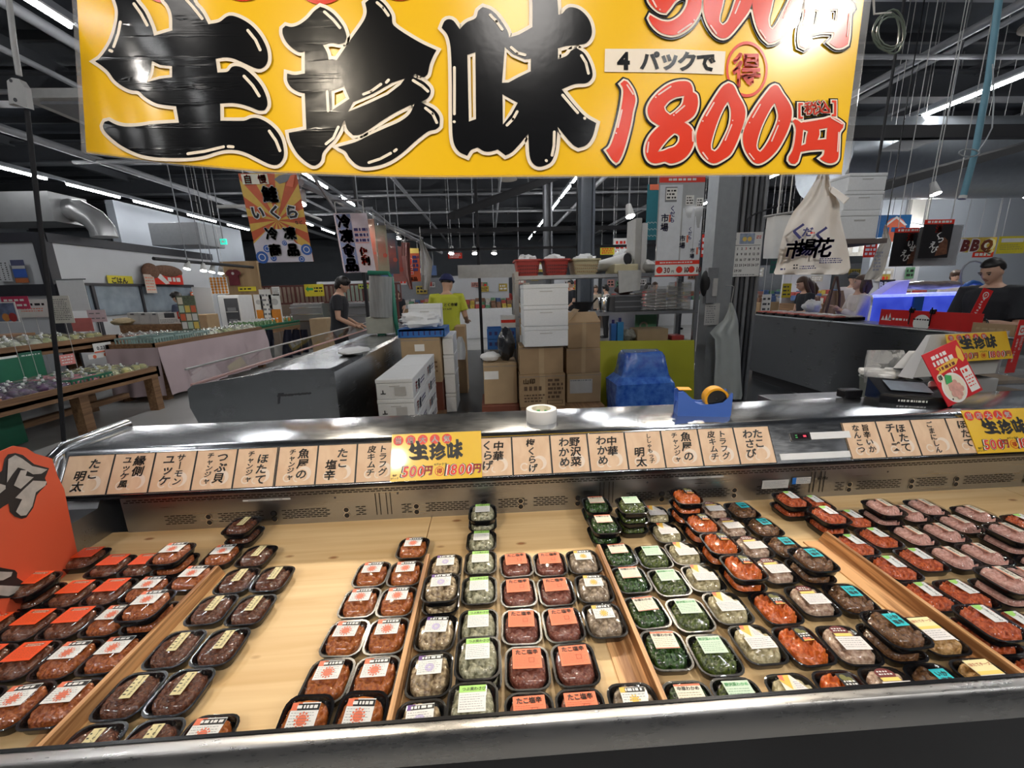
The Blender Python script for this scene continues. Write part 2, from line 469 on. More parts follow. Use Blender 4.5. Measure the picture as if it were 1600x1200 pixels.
# small notices stuck on the panel
for px0, px1, py, hh in ((1190, 1231, 757, .036),):
    a = aY(px0, py, YB); b = aY(px1, py, YB); m.rect(fb, a.x, a.z - hh / 2, b.x, a.z + hh / 2, LGREY, .003)
    m.dashes(fb, a.x + .008, a.z - .012, b.x - .008, a.z + .012, 4, MGREY, .0035, .25)
a = aY(1237, 751, YB); b = aY(1266, 749, YB)
BLU = M('blue_ink', (.02, .16, .55), .45)
m.rect(fb, a.x, a.z - .014, b.x, a.z + .014, LGREY, .003); m.rect(fb, a.x, a.z - .014, a.x + .016, a.z + .014, BLU, .0035)
m.dashes(fb, a.x + .02, a.z - .010, b.x - .004, a.z + .010, 3, MGREY, .0035, .3)
a = aY(1285, 746, YB); m.text('60Hz', fb, a.x, a.z, .018, INK, .003, .02)
for px0, px1, py in ((1060, 1130, 747), (380, 455, 782)):
    a = aY(px0, py, YB); b = aY(px1, py, YB); m.rect(fb, a.x, a.z - .004, b.x, a.z + .004, LGREY, .003); m.dashes(fb, a.x + .02, a.z - .002, b.x - .02, a.z + .002, 1, INK, .0035, .5)
m.build('back_panel', case)
# sloped label face, lip, top plate, rear
ang = math.radians(59); SB = V((0, math.cos(ang), math.sin(ang)))
LF = Fr((0, 1.394, .830), (1, 0, 0), SB)
m = MB()
prof = [(1.394, .826), (1.390, .832), (1.466, .958), (1.476, .968), (1.494, .974), (1.752, .974), (1.764, .962), (1.764, .05), (1.60, .05), (1.60, .80), (1.44, .80), (1.424, .800)]
extrude_x(m, prof, XL + .06, XR, STEEL)
m.build('hood', case, smooth=35)
m = MB(); m.box(((XL + XR) / 2, 1.398, .822), (XR - XL - .2, .016, .008), BLACK); m.build('hood_lip', case, 'black lower lip')
# left end: side wall and rounded bumper
m = MB()
pr = [(.60, .05), (.60, .74), (.66, .76), (1.40, .78), (1.50, .93), (1.764, .95), (1.764, .05)]
n = len(pr)
vs = [(-1.60, y, z) for y, z in pr] + [(-1.42, y, z) for y, z in pr]
m.add(vs, [tuple(range(n)), tuple(range(2 * n - 1, n - 1, -1))] + [(k, n + k, n + (k + 1) % n, (k + 1) % n) for k in range(n)], STEELD)
m.build('end_wall', case)
m = MB()
m.tube([(-1.575, 1.36, .80), (-1.575, 1.40, .88), (-1.575, 1.45, .955), (-1.575, 1.50, .978), (-1.575, 1.62, .980), (-1.575, 1.765, .980)], .022, STEEL, 10)
m.build('end_bumper', case, smooth=60)
# thermometer plate and white lamp strip between the two groups of menu cards
xa, xb = aY(1222, 690, 1.43).x, aY(1318, 686, 1.43).x
m = MB()
m.panel(LF, xa - .02, .045, xb + .03, .140, MGREY, .002, .002)
m.panel(LF, xa + .04, .085, xb + .03, .112, WHITE, .006, .010)
m.panel(LF, xa + .04, .083, xa + .115, .114, BLACK, .006, .012)
m.rect(LF, xa + .05, .090, xa + .105, .108, M('display_glass', (.02, .01, .015), .1), .0125)
GRN = M('green_ink', (.05, .42, .12), .5)
m.rect(LF, xa + .053, .101, xa + .062, .105, GRN, .013); m.rect(LF, xa + .053, .093, xa + .062, .097, GRN, .013)
m.rect(LF, xa + .085, .095, xa + .097, .103, M('red_digit', (.8, .05, .1), .4, emit=.6), .013)
for x, y in ((.02, .128), (.105, .130), (.03, .062), (.10, .060)):
    m.rect(LF, xa + x, y, xa + x + .028, y + .012, STEEL, .003)
m.build('thermometer', case, 'small digital thermometer plate')
m = MB(); m.panel(LF, xa - .02, .012, xb + .03, .036, WHITE, .01, .006); m.build('lamp_strip', case, 'white strip below the thermometer')

# ---------------------------------------------------------------- wooden dividers
for x, lab in ((-.855, 'leftmost cedar divider, between orange-labelled packs and brown beige-label packs'),
               (-.221, 'cedar divider between red-sun label packs and purple-label packs'),
               (.315, 'cedar divider between the orange octopus packs and dark green seaweed packs'),
               (1.065, 'rightmost cedar divider, beside the orange salmon-coloured packs')):
    t = thing('shelf_divider', lab, 'divider', (x, .87, SH), 0, 'cedar dividers on the shelf')
    m = MB()
    m.hexa([(x - .005, .605, SH), (x + .005, .605, SH), (x + .005, 1.155, SH), (x - .005, 1.155, SH),
            (x - .005, .605, SH + .043), (x + .005, .605, SH + .043), (x + .005, 1.135, SH + .043), (x - .005, 1.135, SH + .043)], CEDAR)
    m.build('upright', t)
    m = MB(); m.box((x - .035, .875, SH + .002), (.060, .54, .004), CEDAR); m.build('base_strip', t)

# ---------------------------------------------------------------- menu cards on the sloped face
CREAM = M('card_wave', (.90, .76, .64), .55, var=.03)
def menu_card(x0, x1, cols, label, shift=0.0):
    m = MB(); h = .146
    m.panel(LF, x0 + .001, .002, x1 - .001, h, CARDW, .004, .007)
    for e in (x0 + .0015, x1 - .0015): m.rect(LF, e - .0015, .002, e + .0015, h, INK, .0078)
    m.rect(LF, x0, .0015, x1, .0045, INK, .0079); m.rect(LF, x0, h - .002, x1, h, INK, .0079)
    xc = (x0 + x1) / 2
    m.disc(LF, xc + .028, .045, .026, CREAM, .0074); m.disc(LF, xc + .020, .040, .021, CARDW, .00745)
    m.ring(LF, xc - .030, .032, .010, .015, CREAM, .0074, a0=.5, a1=5.6); m.ring(LF, xc + .004, .028, .008, .012, CREAM, .0074, a0=.2, a1=5)
    n = len(cols)
    for i, c in enumerate(cols):
        ln, up = c
        L = len(ln); sz = min(.037, .112 / max(L, 3)) if n > 1 else min(.036, .125 / L)
        x = xc + ((n - 1) / 2 - i) * .041 + shift
        m.vtext(ln, LF, x, h - .010 - up, sz, INK, .0085, .026, 1.0, 1.12, .06)
    return m.build('menu_card', label=label, cat='menu card', group='wooden menu cards on the case')
def sepx(px): return aY(px, 778 - .048 * (px - 92), 1.394).x
C1 = [sepx(p) for p in (92, 167.5, 232.5, 299, 364, 428.5)]
C2 = [sepx(p) for p in (430, 493, 555.5, 621)]
C3 = [sepx(p) for p in (741, 802, 863, 922.5, 982, 1040, 1099, 1156, 1213)]
dy = lambda px: 724 - (px - 1215) * .042
C4 = [aY(p, y, 1.394).x for p, y in ((1329, 723), (1383, 719.5), (1438, 717), (1494, 714.5), (1549, 712))]
cards = [
 (C1, [[('たこ', .004), ('明太', .045)], [('縁側', 0), ('ユッケ風', 0)], [('サーモン', 0), ('ユッケ', .0)], [('つぶ貝', 0), ('チャンジャ', 0)], [('ほたて', .012), ('チャンジャ', 0)]]),
 (C2, [[('魚屋の', 0), ('チャンジャ', 0)], [('たこ', .004), ('塩辛', .045)], [('トラフグ', 0), ('皮キムチ', 0)]]),
 (C3, [[('中華', .004), ('くらげ', 0)], [('梅くらげ', 0)], [('野沢菜', 0), ('わかめ', 0)], [('中華', .004), ('わかめ', 0)], [('ししゃもっ子', 0), ('明太', .05)], [('魚屋の', 0), ('チャンジャ', 0)], [('トラフグ', 0), ('皮キムチ', 0)], [('たこ', .0), ('わさび', .0)]]),
 (C4, [[('旨辛いか', 0), ('なんこつ', 0)], [('ほたて', .004), ('チーズ', 0)], [('ごまにしん', 0)], [('ほたて', 0)]])]
nth = {1: 'left', 2: 'middle', 3: 'long', 4: 'right-hand'}
for gi, (xs, cc) in enumerate(cards):
    for i, c in enumerate(cc):
        rd = ''.join(q[0] for q in c)
        menu_card(xs[i], xs[i + 1], c, f'wooden menu card brushed {rd}, {ORD[i]} from left in the {nth[gi + 1]} card row', shift=-.012 if rd == 'ほたて' else 0)

# traced brush characters (pixel outlines of the big banner, reused small on the counter signs)
def q(sc_, ox, oy, pts): return [(ox + x / sc_, oy + y / sc_) for x, y in pts]
SEI = q(4.2867, 150, 0, [(120, -110), (140, 0), (158, 60), (162, 110), (150, 190), (120, 280), (80, 350), (40, 400), (10, 420), (55, 450), (100, 490), (140, 545), (200, 590), (255, 612), (300, 618), (340, 655), (400, 692), (460, 708), (548, 718), (568, 828), (400, 838), (300, 852), (220, 855), (165, 846), (125, 830), (100, 816), (75, 822), (62, 850), (75, 885), (130, 940), (200, 990), (300, 1035), (400, 1056), (520, 1062), (640, 1060), (740, 1045), (820, 1020), (880, 1008), (950, 1010), (1020, 1030), (1090, 1065), (1150, 1095), (1200, 1110), (1235, 1100), (1262, 1060), (1265, 1010), (1250, 940), (1215, 880), (1160, 830), (1100, 800), (1050, 797), (1000, 815), (843, 815), (841, 700), (920, 696), (980, 704), (1040, 722), (1100, 746), (1135, 745), (1155, 715), (1150, 660), (1120, 590), (1070, 525), (1010, 472), (960, 452), (920, 456), (890, 488), (824, 494), (811, 402), (870, 392), (930, 400), (1000, 430), (1070, 462), (1110, 468), (1145, 445), (1160, 400), (1150, 330), (1110, 250), (1050, 180), (980, 135), (920, 115), (885, 122), (835, 158), (764, 172), (720, 90), (665, 20), (640, -110), (450, -110), (462, 0), (495, 45), (520, 110), (524, 214), (402, 250), (385, 190), (340, 90), (275, 0), (250, -110)])
SEIH = [q(4.2867, 150, 0, [(388, 416), (440, 442), (522, 450), (522, 526), (440, 536), (353, 560), (375, 500)])]
CHI = q(4.2857, 420, 0, [(350, 55), (310, 85), (265, 135), (210, 175), (160, 190), (120, 182), (100, 200), (100, 235), (125, 290), (170, 335), (215, 358), (248, 352), (248, 500), (180, 510), (130, 500), (130, 545), (155, 590), (200, 620), (248, 632), (258, 872), (140, 895), (150, 945), (190, 1020), (240, 1075), (300, 1112), (330, 1105), (355, 1080), (365, 1030), (400, 985), (440, 945), (480, 880), (512, 800), (530, 870), (570, 910), (620, 905), (680, 870), (760, 815), (850, 760), (930, 720), (980, 700), (945, 770), (880, 820), (790, 860), (690, 905), (600, 950), (540, 970), (465, 990), (520, 1020), (545, 1060), (590, 1105), (640, 1122), (720, 1115), (810, 1085), (900, 1025), (990, 945), (1070, 885), (1120, 872), (1145, 850), (1145, 790), (1110, 740), (1060, 712), (1020, 690), (1065, 665), (1085, 630), (1080, 595), (1040, 555), (1000, 535), (960, 518), (985, 503), (1040, 525), (1065, 505), (1080, 440), (1105, 380), (1125, 345), (1000, 285), (840, 180), (825, 110), (780, 40), (735, 5), (690, 0), (650, 30), (660, 90), (640, 150), (560, 265), (460, 410), (430, 405), (405, 408), (395, 360), (368, 310), (425, 295), (480, 303), (515, 290), (525, 250), (500, 180), (440, 105), (390, 70)])
CHIH = [q(4.2857, 420, 0, [(425, 615), (510, 585), (545, 668), (428, 745)]),
        q(4.2857, 420, 0, [(535, 755), (570, 690), (700, 635), (830, 560), (915, 533), (885, 575), (800, 640), (660, 705)])]
MI = q(4.2857, 680, 0, [(95, 138), (65, 150), (45, 195), (85, 245), (105, 330), (112, 500), (115, 860), (125, 960), (160, 1020), (215, 1048), (240, 1010), (285, 992), (330, 1018), (375, 1018), (418, 1005), (470, 1045), (510, 1025), (560, 975), (622, 900), (630, 1040), (650, 1095), (690, 1120), (740, 1110), (780, 1080), (805, 1000), (818, 855), (870, 920), (920, 975), (955, 995), (1010, 975), (1050, 920), (1075, 830), (1000, 785), (920, 700), (845, 605), (930, 570), (1000, 565), (1030, 550), (1050, 515), (1040, 450), (1000, 370), (945, 330), (910, 345), (880, 380), (820, 405), (820, 330), (880, 315), (960, 308), (1010, 295), (1040, 255), (1045, 200), (1020, 130), (965, 75), (905, 58), (870, 75), (850, 100), (822, 108), (815, 0), (800, -110), (640, -110), (650, 30), (650, 190), (560, 240), (495, 260), (480, 210), (420, 120), (370, 75), (320, 57), (290, 80), (272, 130), (210, 160), (165, 205), (125, 150)])
MIH = [q(4.2857, 680, 0, [(216, 375), (270, 358), (274, 803), (226, 820)]),
       q(4.2857, 680, 0, [(465, 322), (520, 370), (600, 405), (640, 400), (638, 485), (560, 522), (490, 560), (447, 562)]),
       q(4.2857, 680, 0, [(450, 638), (552, 695), (510, 770), (453, 840)])]
def fill_poly(outer, holes):
    polys = [[V((x, y, 0)) for x, y in outer]] + [[V((x, y, 0)) for x, y in h] for h in holes]
    pts = [(p.x, p.y) for pl in polys for p in pl]
    return pts, tessellate_polygon(polys)
def stroke_poly(poly, w0, w1):
    """band around a closed outline from -w0 to +w1 (both sides by normals)"""
    n = len(poly); P = [V(p) for p in poly]; vs = []; fs = []
    for i in range(n):
        a = (P[i] - P[i - 1]).normalized(); b = (P[(i + 1) % n] - P[i]).normalized()
        na = V((a.y, -a.x)); nb = V((b.y, -b.x)); nn = (na + nb)
        nn = nn.normalized() if nn.length > .2 else na
        k = 1 / max(.55, nn.dot(na))
        vs += [tuple(P[i] - nn * w0 * k), tuple(P[i] + nn * w1 * k)]
    for i in range(n):
        j = (i + 1) % n; fs.append((2 * i, 2 * i + 1, 2 * j + 1, 2 * j))
    return vs, fs
def small_kanji(mb, fr, x0, y0, width, d):
    """the three brush characters drawn small: lower-left corner x0, y0"""
    k = width / 770.0
    for o, h in ((SEI, SEIH), (CHI, CHIH), (MI, MIH)):
        pts, tr = fill_poly([(x, max(y, -26)) for x, y in o], h)
        mb.add([fr.p(x0 + (x - 155) * k, y0 + (265 - y) * k, d) for x, y in pts], tr, INK)
REDS = M('sign_red', (.80, .035, .015), .4, var=.05)
CRM = M('sign_cream', (.93, .86, .78), .4, var=.03)
def chinmi_sign(name, fr, w_, h, label, group, th=.003, parent=None):
    """yellow price sign: red discs, brush characters, two prices"""
    m = MB(); m.panel(fr, 0, 0, w_, h, YEL, th, 0)
    for i, c in enumerate('当店大人気'):
        x = w_ * (.075 + .135 * i); m.disc(fr, x, h * .86, h * .108, REDS, .0006, 20)
        m.char(c, fr, x, h * .86, h * .145, PAPER, .0012, .035)
    small_kanji(m, fr, w_ * .19, h * .40, w_ * .60, .0012)
    for t, x, s_, w2 in (('500', .25, .30, .34), ('円', .41, .20, .2), ('1800', .76, .30, .4), ('円', .945, .20, .2)):
        m.text(t, fr, w_ * x, h * .20, h * s_ * 1.02, INK, .0006, .065, .95, .15)
        m.text(t, fr, w_ * x, h * .20, h * s_, CRM, .0010, .045, .95, .15)
        m.text(t, fr, w_ * x, h * .20, h * s_, REDS, .0014, .02, .95, .15)
    m.disc(fr, w_ * .535, h * .17, h * .10, REDS, .0006, 20); m.disc(fr, w_ * .535, h * .17, h * .085, YEL, .0009, 20)
    m.char('得', fr, w_ * .535, h * .17, h * .125, REDS, .0013, .03)
    m.text('4パックで', fr, w_ * .545, h * .315, h * .06, INK, .001, .02)
    m.text('各種', fr, w_ * .05, h * .12, h * .05, INK, .001, .02); m.text('1パック', fr, w_ * .05, h * .06, h * .05, INK, .001, .02)
    return m.build(name, label=label, cat='sign', group=group)
xl, xr = aY(610, 754, 1.388).x, aY(753.5, 748, 1.388).x
fr = Fr(LF.p(xl, .001, .012), (1, .0, 0), SB)
chinmi_sign('price_sign', fr, xr - xl, .172, 'yellow price sign taped between menu cards in the middle of the case', 'yellow delicacy price signs')
xl = aY(1526, 713, 1.388).x
chinmi_sign('price_sign', Fr(LF.p(xl, .001, .012), (1, 0, 0), SB), .30, .172, 'yellow price sign taped over menu cards at the right end of the case', 'yellow delicacy price signs')
# ---------------------------------------------------------------- food packs
PW, PD = .0995, .1095
FOODM = {}
def food_mat(k, c1, c2, scale_, rough=.25, bump=.5, stretch=None, coat=.5):
    FOODM[k] = M('food_' + k, c1, rough, 0, .1, scale_ * 3.2, bump, stretch, c2, coat=coat, detail=4)
food_mat('orange', (.23, .075, .028), (.09, .025, .012), 60)
food_mat('redwhite', (.52, .15, .03), (.20, .04, .012), 55)
food_mat('beige', (.19, .062, .026), (.055, .016, .01), 65)
food_mat('redsun', (.56, .17, .025), (.24, .05, .012), 50)
food_mat('purple', (.66, .52, .32), (.10, .055, .03), 34)
food_mat('green', (.62, .60, .42), (.10, .10, .05), 34)
food_mat('tako', (.30, .10, .065), (.14, .040, .028), 55, .2)
food_mat('ginger', (.50, .40, .29), (.12, .075, .045), 36)
food_mat('wakame', (.05, .13, .022), (.004, .014, .004), 40)
food_mat('nozawa', (.12, .17, .025), (.008, .016, .005), 38)
food_mat('ume', (.72, .64, .40), (.26, .21, .10), 32)
food_mat('kurage', (.82, .20, .025), (.50, .085, .012), 45, .25, .4, (1, .35, 1))
food_mat('cheese', (.74, .56, .42), (.28, .15, .10), 32)
food_mat('cyan', (.24, .11, .035), (.075, .03, .012), 55)
food_mat('yellow', (.68, .42, .17), (.36, .19, .06), 50)
food_mat('salmon', (.80, .17, .035), (.36, .05, .015), 50)
food_mat('pink', (.86, .52, .44), (.58, .27, .22), 45)

def food_mesh(kind, style, seed):
    r = random.Random(seed); N = 34; B = []
    asp, num, rad, hh = {'lump': (1.8, 95, .0090, .014), 'strip': (4.0, 75, .0065, .014), 'chunk': (1.5, 46, .0125, .017), 'leaf': (2.6, 100, .0080, .012), 'smooth': (1.6, 60, .011, .009)}[style]
    for _ in range(num):
        a = r.random() * math.pi
        B.append((r.uniform(-.045, .045), r.uniform(-.05, .05), rad * r.uniform(.7, 1.35), hh * r.uniform(.5, 1.1), math.cos(a), math.sin(a), asp * r.uniform(.7, 1.3)))
    vs = []; fs = []
    for j in range(N + 1):
        for i in range(N + 1):
            u, v = -1 + 2 * i / N, -1 + 2 * j / N
            ru = u * math.sqrt(1 - .42 * v * v * abs(v)); rv = v * math.sqrt(1 - .42 * u * u * abs(u))
            x, y = ru * .0415, rv * .0465
            e = max(abs(u), abs(v)); z = .0205 + .010 * (1 - e ** 4)
            b = 0
            for bx, by, br, bh, ca, sa, ap in B:
                dx, dy_ = x - bx, y - by; p = (dx * ca + dy_ * sa) / (br * ap ** .5); q_ = (-dx * sa + dy_ * ca) / (br / ap ** .5)
                d2 = p * p + q_ * q_
                if d2 < 1: b = max(b, bh * math.sqrt(1 - d2))
            z += (b - hh * .55) * (.9 if e < .97 else .3)
            z = min(z, .0362 - .006 * max(0, e - .8))
            if e > .985: z = .012
            vs.append((x, y, z))
    for j in range(N):
        for i in range(N):
            a = j * (N + 1) + i; fs.append((a, a + 1, a + N + 2, a + N + 1))
    m = MB(); m.add(vs, fs, FOODM[kind]); return m

m = MB()
m.loft([rrect(.078, .088, .018, .0005), rrect(.083, .093, .019, .004), rrect(.092, .102, .022, .0215), rrect(PW, PD, .026, .0222), rrect(PW, PD, .026, .0240), rrect(.090, .100, .022, .0240), rrect(.080, .090, .019, .006)], BLACK, True, True)
TRAYM = m
m = MB()
m.loft([rrect(PW - .001, PD - .001, .026, .0243), rrect(.0935, .1035, .022, .0246), rrect(.0915, .1015, .022, .0285), rrect(.0885, .0985, .022, .0285), rrect(.0865, .0965, .021, .0262), rrect(.083, .093, .021, .0300), rrect(.076, .086, .020, .0362), rrect(.066, .076, .018, .0376)], CLEAR, False, True)
LIDM = m
SZ = .0385
def st(w_, h, oy=.008, ox=0.0): return Fr((ox - w_ / 2, oy - h / 2, SZ), (1, 0, 0), (0, 1, 0))
PURP = M('purple_ink', (.16, .07, .30), .5); LIME = M('lime_ink', (.42, .78, .18), .5); TEAL = M('cyan_sticker', (.02, .55, .62), .5, var=.05)
BEIGE = M('beige_sticker', (.80, .70, .38), .5, var=.05); MINT = M('mint_sticker', (.62, .78, .62), .5, var=.04); CREAMS = M('cream_sticker', (.86, .80, .66), .5, var=.04)
GOLD = M('gold_ink', (.90, .55, .08), .5); SUN = M('sun_red', (.86, .20, .10), .5); MAROON = M('maroon_ink', (.16, .02, .02), .5); PINKY = M('label_white', (.84, .80, .79), .5, var=.04)
INKO = M('orange_print', (.45, .08, .03), .5); LIV = M('livid_ink', (.62, .56, .80), .5); YELS = M('yellow_sticker', (.93, .70, .18), .5, var=.05)
def stick(kind):
    m = MB()
    if kind == 'orange':
        w_, h = .064, .054; f = st(w_, h, .012); m.panel(f, 0, 0, w_, h, VERM, .0006, 0)
        m.rect(f, .010, h - .014, w_ - .010, h - .005, INKO, .0004); m.dashes(f, .016, h - .0155, w_ - .012, h - .006, 2, CREAMS, .0008, .35)
        m.dashes(f, .006, .006, w_ - .006, h - .018, 6, INKO, .0004, .22)
    elif kind in ('redwhite', 'redsun', 'redblack'):
        w_, h = (.058, .048) if kind != 'redsun' else (.054, .045); f = st(w_, h, .012)
        m.panel(f, 0, 0, w_, h, PAPER, .0006, 0)
        m.rect(f, 0, h - .013, w_ * .35, h, SUN, .0004); m.rect(f, w_ * .22, h - .013, w_, h - .002, INK, .0005); m.dashes(f, w_ * .2, h - .012, w_ - .004, h - .003, 1, PAPER, .0009, .6)
        m.disc(f, w_ / 2, .016, .0095, SUN, .0004, 14)
        for k in range(12):
            a = k * math.pi / 6; m.disc(f, w_ / 2 + .012 * math.cos(a), .016 + .012 * math.sin(a), .0022, SUN, .0004, 6)
        m.dashes(f, .003, .003, w_ - .003, h - .015, 6, MGREY, .0007, .18)
    elif kind == 'beige':
        w_, h = .022, .052; f = st(w_, h, .006, .006); m.panel(f, 0, 0, w_, h, BEIGE, .0006, 0)
        m.vtext('サーモンユッケ', f, w_ * .68, h - .002, .0066, INK, .0006, .03); m.dashes(f, .002, .004, w_ * .4, h - .006, 5, INK, .0005, .3)
    elif kind == 'purple':
        w_, h = .053, .046; f = st(w_, h, .010); m.panel(f, 0, 0, w_, h, PAPER, .0006, 0)
        m.rect(f, 0, h - .011, w_ * .3, h, PURP, .0004); m.rect(f, w_ * .15, h - .011, w_, h - .002, INK, .0005); m.dashes(f, w_ * .15, h - .0105, w_ - .003, h - .0025, 1, PAPER, .0009, .65)
        m.ring(f, w_ / 2, .016, .003, .010, LIV, .0004); m.dashes(f, .003, .003, w_ - .003, h - .014, 6, MGREY, .0007, .2)
    elif kind == 'green':
        w_, h = .052, .052; f = st(w_, h, .008); m.panel(f, 0, 0, w_, h, PAPER, .0006, 0)
        m.rect(f, 0, h - .014, w_, h, LIME, .0004); m.text('つぶ貝わさび', f, w_ * .55, h - .0075, .0078, INK, .0008, .02)
        m.dashes(f, .003, .003, w_ - .003, h - .017, 7, MGREY, .0006, .2)
    elif kind == 'tako':
        w_, h = .064, .050; f = st(w_, h, .009); m.panel(f, 0, 0, w_, h, ORANGE, .0006, 0)
        for i, c in enumerate('たこ塩辛'):
            m.char(c, f, w_ * (.20 + .20 * i), h - .0095, .0135, INK, .0009, .03)
        m.dashes(f, .004, .004, w_ - .004, h - .018, 7, INKO, .0004, .18)
        for a, b, c_, d_ in ((.036, .014, .048, .015), (.036, .025, .048, .026), (.036, .014, .037, .026), (.047, .014, .048, .026)): m.rect(f, a, b, c_, d_, INKO, .0006)
    elif kind == 'ginger':
        w_, h = .050, .042; f = st(w_, h, .012); m.panel(f, 0, 0, w_, h, PAPER, .0006, 0)
        m.rect(f, 0, h - .011, w_ * .28, h, GOLD, .0004); m.rect(f, w_ * .2, h - .011, w_, h - .001, INK, .0004); m.dashes(f, w_ * .22, h - .010, w_, h - .002, 1, PAPER, .0009, .7)
        m.disc(f, w_ / 2, .015, .007, GOLD, .0004, 12)
        for k in range(10):
            a = k * math.pi / 5; m.disc(f, w_ / 2 + .009 * math.cos(a), .015 + .009 * math.sin(a), .0022, GOLD, .0004, 6)
        m.dashes(f, .003, .003, w_ - .003, h - .013, 5, MGREY, .0006, .2)
    elif kind == 'wakame':
        w_, h = .054, .045; f = st(w_, h, .012); m.panel(f, 0, 0, w_, h, CREAMS, .0006, 0)
        m.rect(f, 0, h - .004, w_, h, SUN, .0004); m.rect(f, 0, 0, w_, .002, SUN, .0004); m.text('中華わかめ', f, w_ / 2, h - .0095, .0092, INK, .0006, .025)
        m.dashes(f, .003, .004, w_ - .003, h - .016, 5, M('olive_print', (.30, .25, .15), .5), .0005, .2)
    elif kind == 'nozawa':
        w_, h = .054, .045; f = st(w_, h, .012); m.panel(f, 0, 0, w_, h, MINT, .0006, 0)
        m.text('野沢菜わかめ', f, w_ / 2, h - .008, .0082, GRN, .0006, .02); m.dashes(f, .003, .004, w_ - .003, h - .015, 5, M('green_print', (.15, .32, .2), .5), .0005, .2)
    elif kind == 'ume':
        w_, h = .060, .064; f = st(w_, h, .006)
        m.prism([(.004, .030), (.052, .030), (.034, h), (.008, h)], f, CREAMS, -.0006, 0); m.flat(f, [(.006, h - .012), (.020, .032), (.030, h), (.008, h)], GOLD, .0005); m.flat(f, [(.007, h - .008), (.014, h - .014), (.018, h), (.008, h)], SUN, .0007)
        m.flat(f, [(.026, .032), (.050, .032), (.033, h - .004)], PINKY, .0006); m.dashes(f, .030, .034, .044, h - .014, 4, MGREY, .0009, .25)
        m.panel(f, 0, 0, w_, .031, PINKY, .0006, .0004); m.dashes(f, .003, .003, w_ - .003, .028, 5, MGREY, .0008, .22)
    elif kind == 'kurage':
        w_, h = .030, .044; f = st(w_, h, .012, .010)
        m.panel(f, 0, .006, w_, h, MATT, .0006, 0); OL = M('olive_ink', (.20, .19, .05), .5)
        m.disc(f, .010, h - .010, .007, OL, .0005, 10); m.disc(f, .020, h - .015, .006, OL, .0005, 10); m.dashes(f, .004, .016, w_ - .002, .028, 2, PAPER, .0008, .55)
        m.disc(f, .010, .011, .005, SUN, .0006, 10); m.disc(f, .019, .010, .005, SUN, .0006, 10); m.rect(f, .004, .006, w_ - .002, .0085, GOLD, .0009)
    elif kind == 'cheese':
        w_, h = .058, .066; f = st(w_, h, .006, .002)
        m.disc(f, .022, .052, .020, MAROON, .0003, 20, .013); m.dashes(f, .008, .048, .037, .060, 2, PAPER, .0008, .5); m.rect(f, .004, .036, .042, .044, YELS, .0006)
        m.panel(f, 0, 0, w_, .035, PINKY, .0006, .0004); m.dashes(f, .003, .004, w_ - .003, .032, 5, MGREY, .0008, .2)
    elif kind == 'cyan':
        w_, h = .032, .036; f = st(w_, h, .010, .008); m.panel(f, 0, 0, w_, h, TEAL, .0006, 0)
        m.text('いか', f, w_ / 2, h - .011, .0130, INK, .0007, .03); m.text('塩辛', f, w_ / 2, .011, .0125, INK, .0007, .03)
    elif kind == 'yellow':
        w_, h = .052, .064; f = st(w_, h, .006); m.panel(f, 0, 0, w_, h, PINKY, .0006, 0); m.rect(f, 0, .030, w_, h, M('pale_yellow', (.92, .82, .45), .5), .0003); m.rect(f, 0, .030, w_, .038, YELS, .0005)
        m.text('ほたてチーズ', f, w_ / 2, h - .011, .0082, INKO, .0007, .02); m.dashes(f, .003, .004, w_ - .003, .027, 4, MGREY, .0007, .2)
    elif kind == 'salmon':
        w_, h = .030, .050; f = st(w_, h, .010, .004); m.panel(f, 0, 0, w_, h, PAPER, .0006, 0)
        m.flat(f, [(0, h), (.022, h), (.016, h - .012), (.004, h - .016), (0, h - .008)], LIME, .0005); m.vtext('ごまにしん', f, w_ * .62, h - .006, .0084, INK, .0008, .02)
    elif kind == 'pink':
        w_, h = .024, .048; f = st(w_, h, .010, .006); m.panel(f, 0, 0, w_, h, CREAMS, .0006, 0); m.rect(f, 0, 0, .004, h, SUN, .0005)
        m.vtext('ほたて', f, w_ * .6, h - .006, .0118, INK, .0008, .02)
    return m

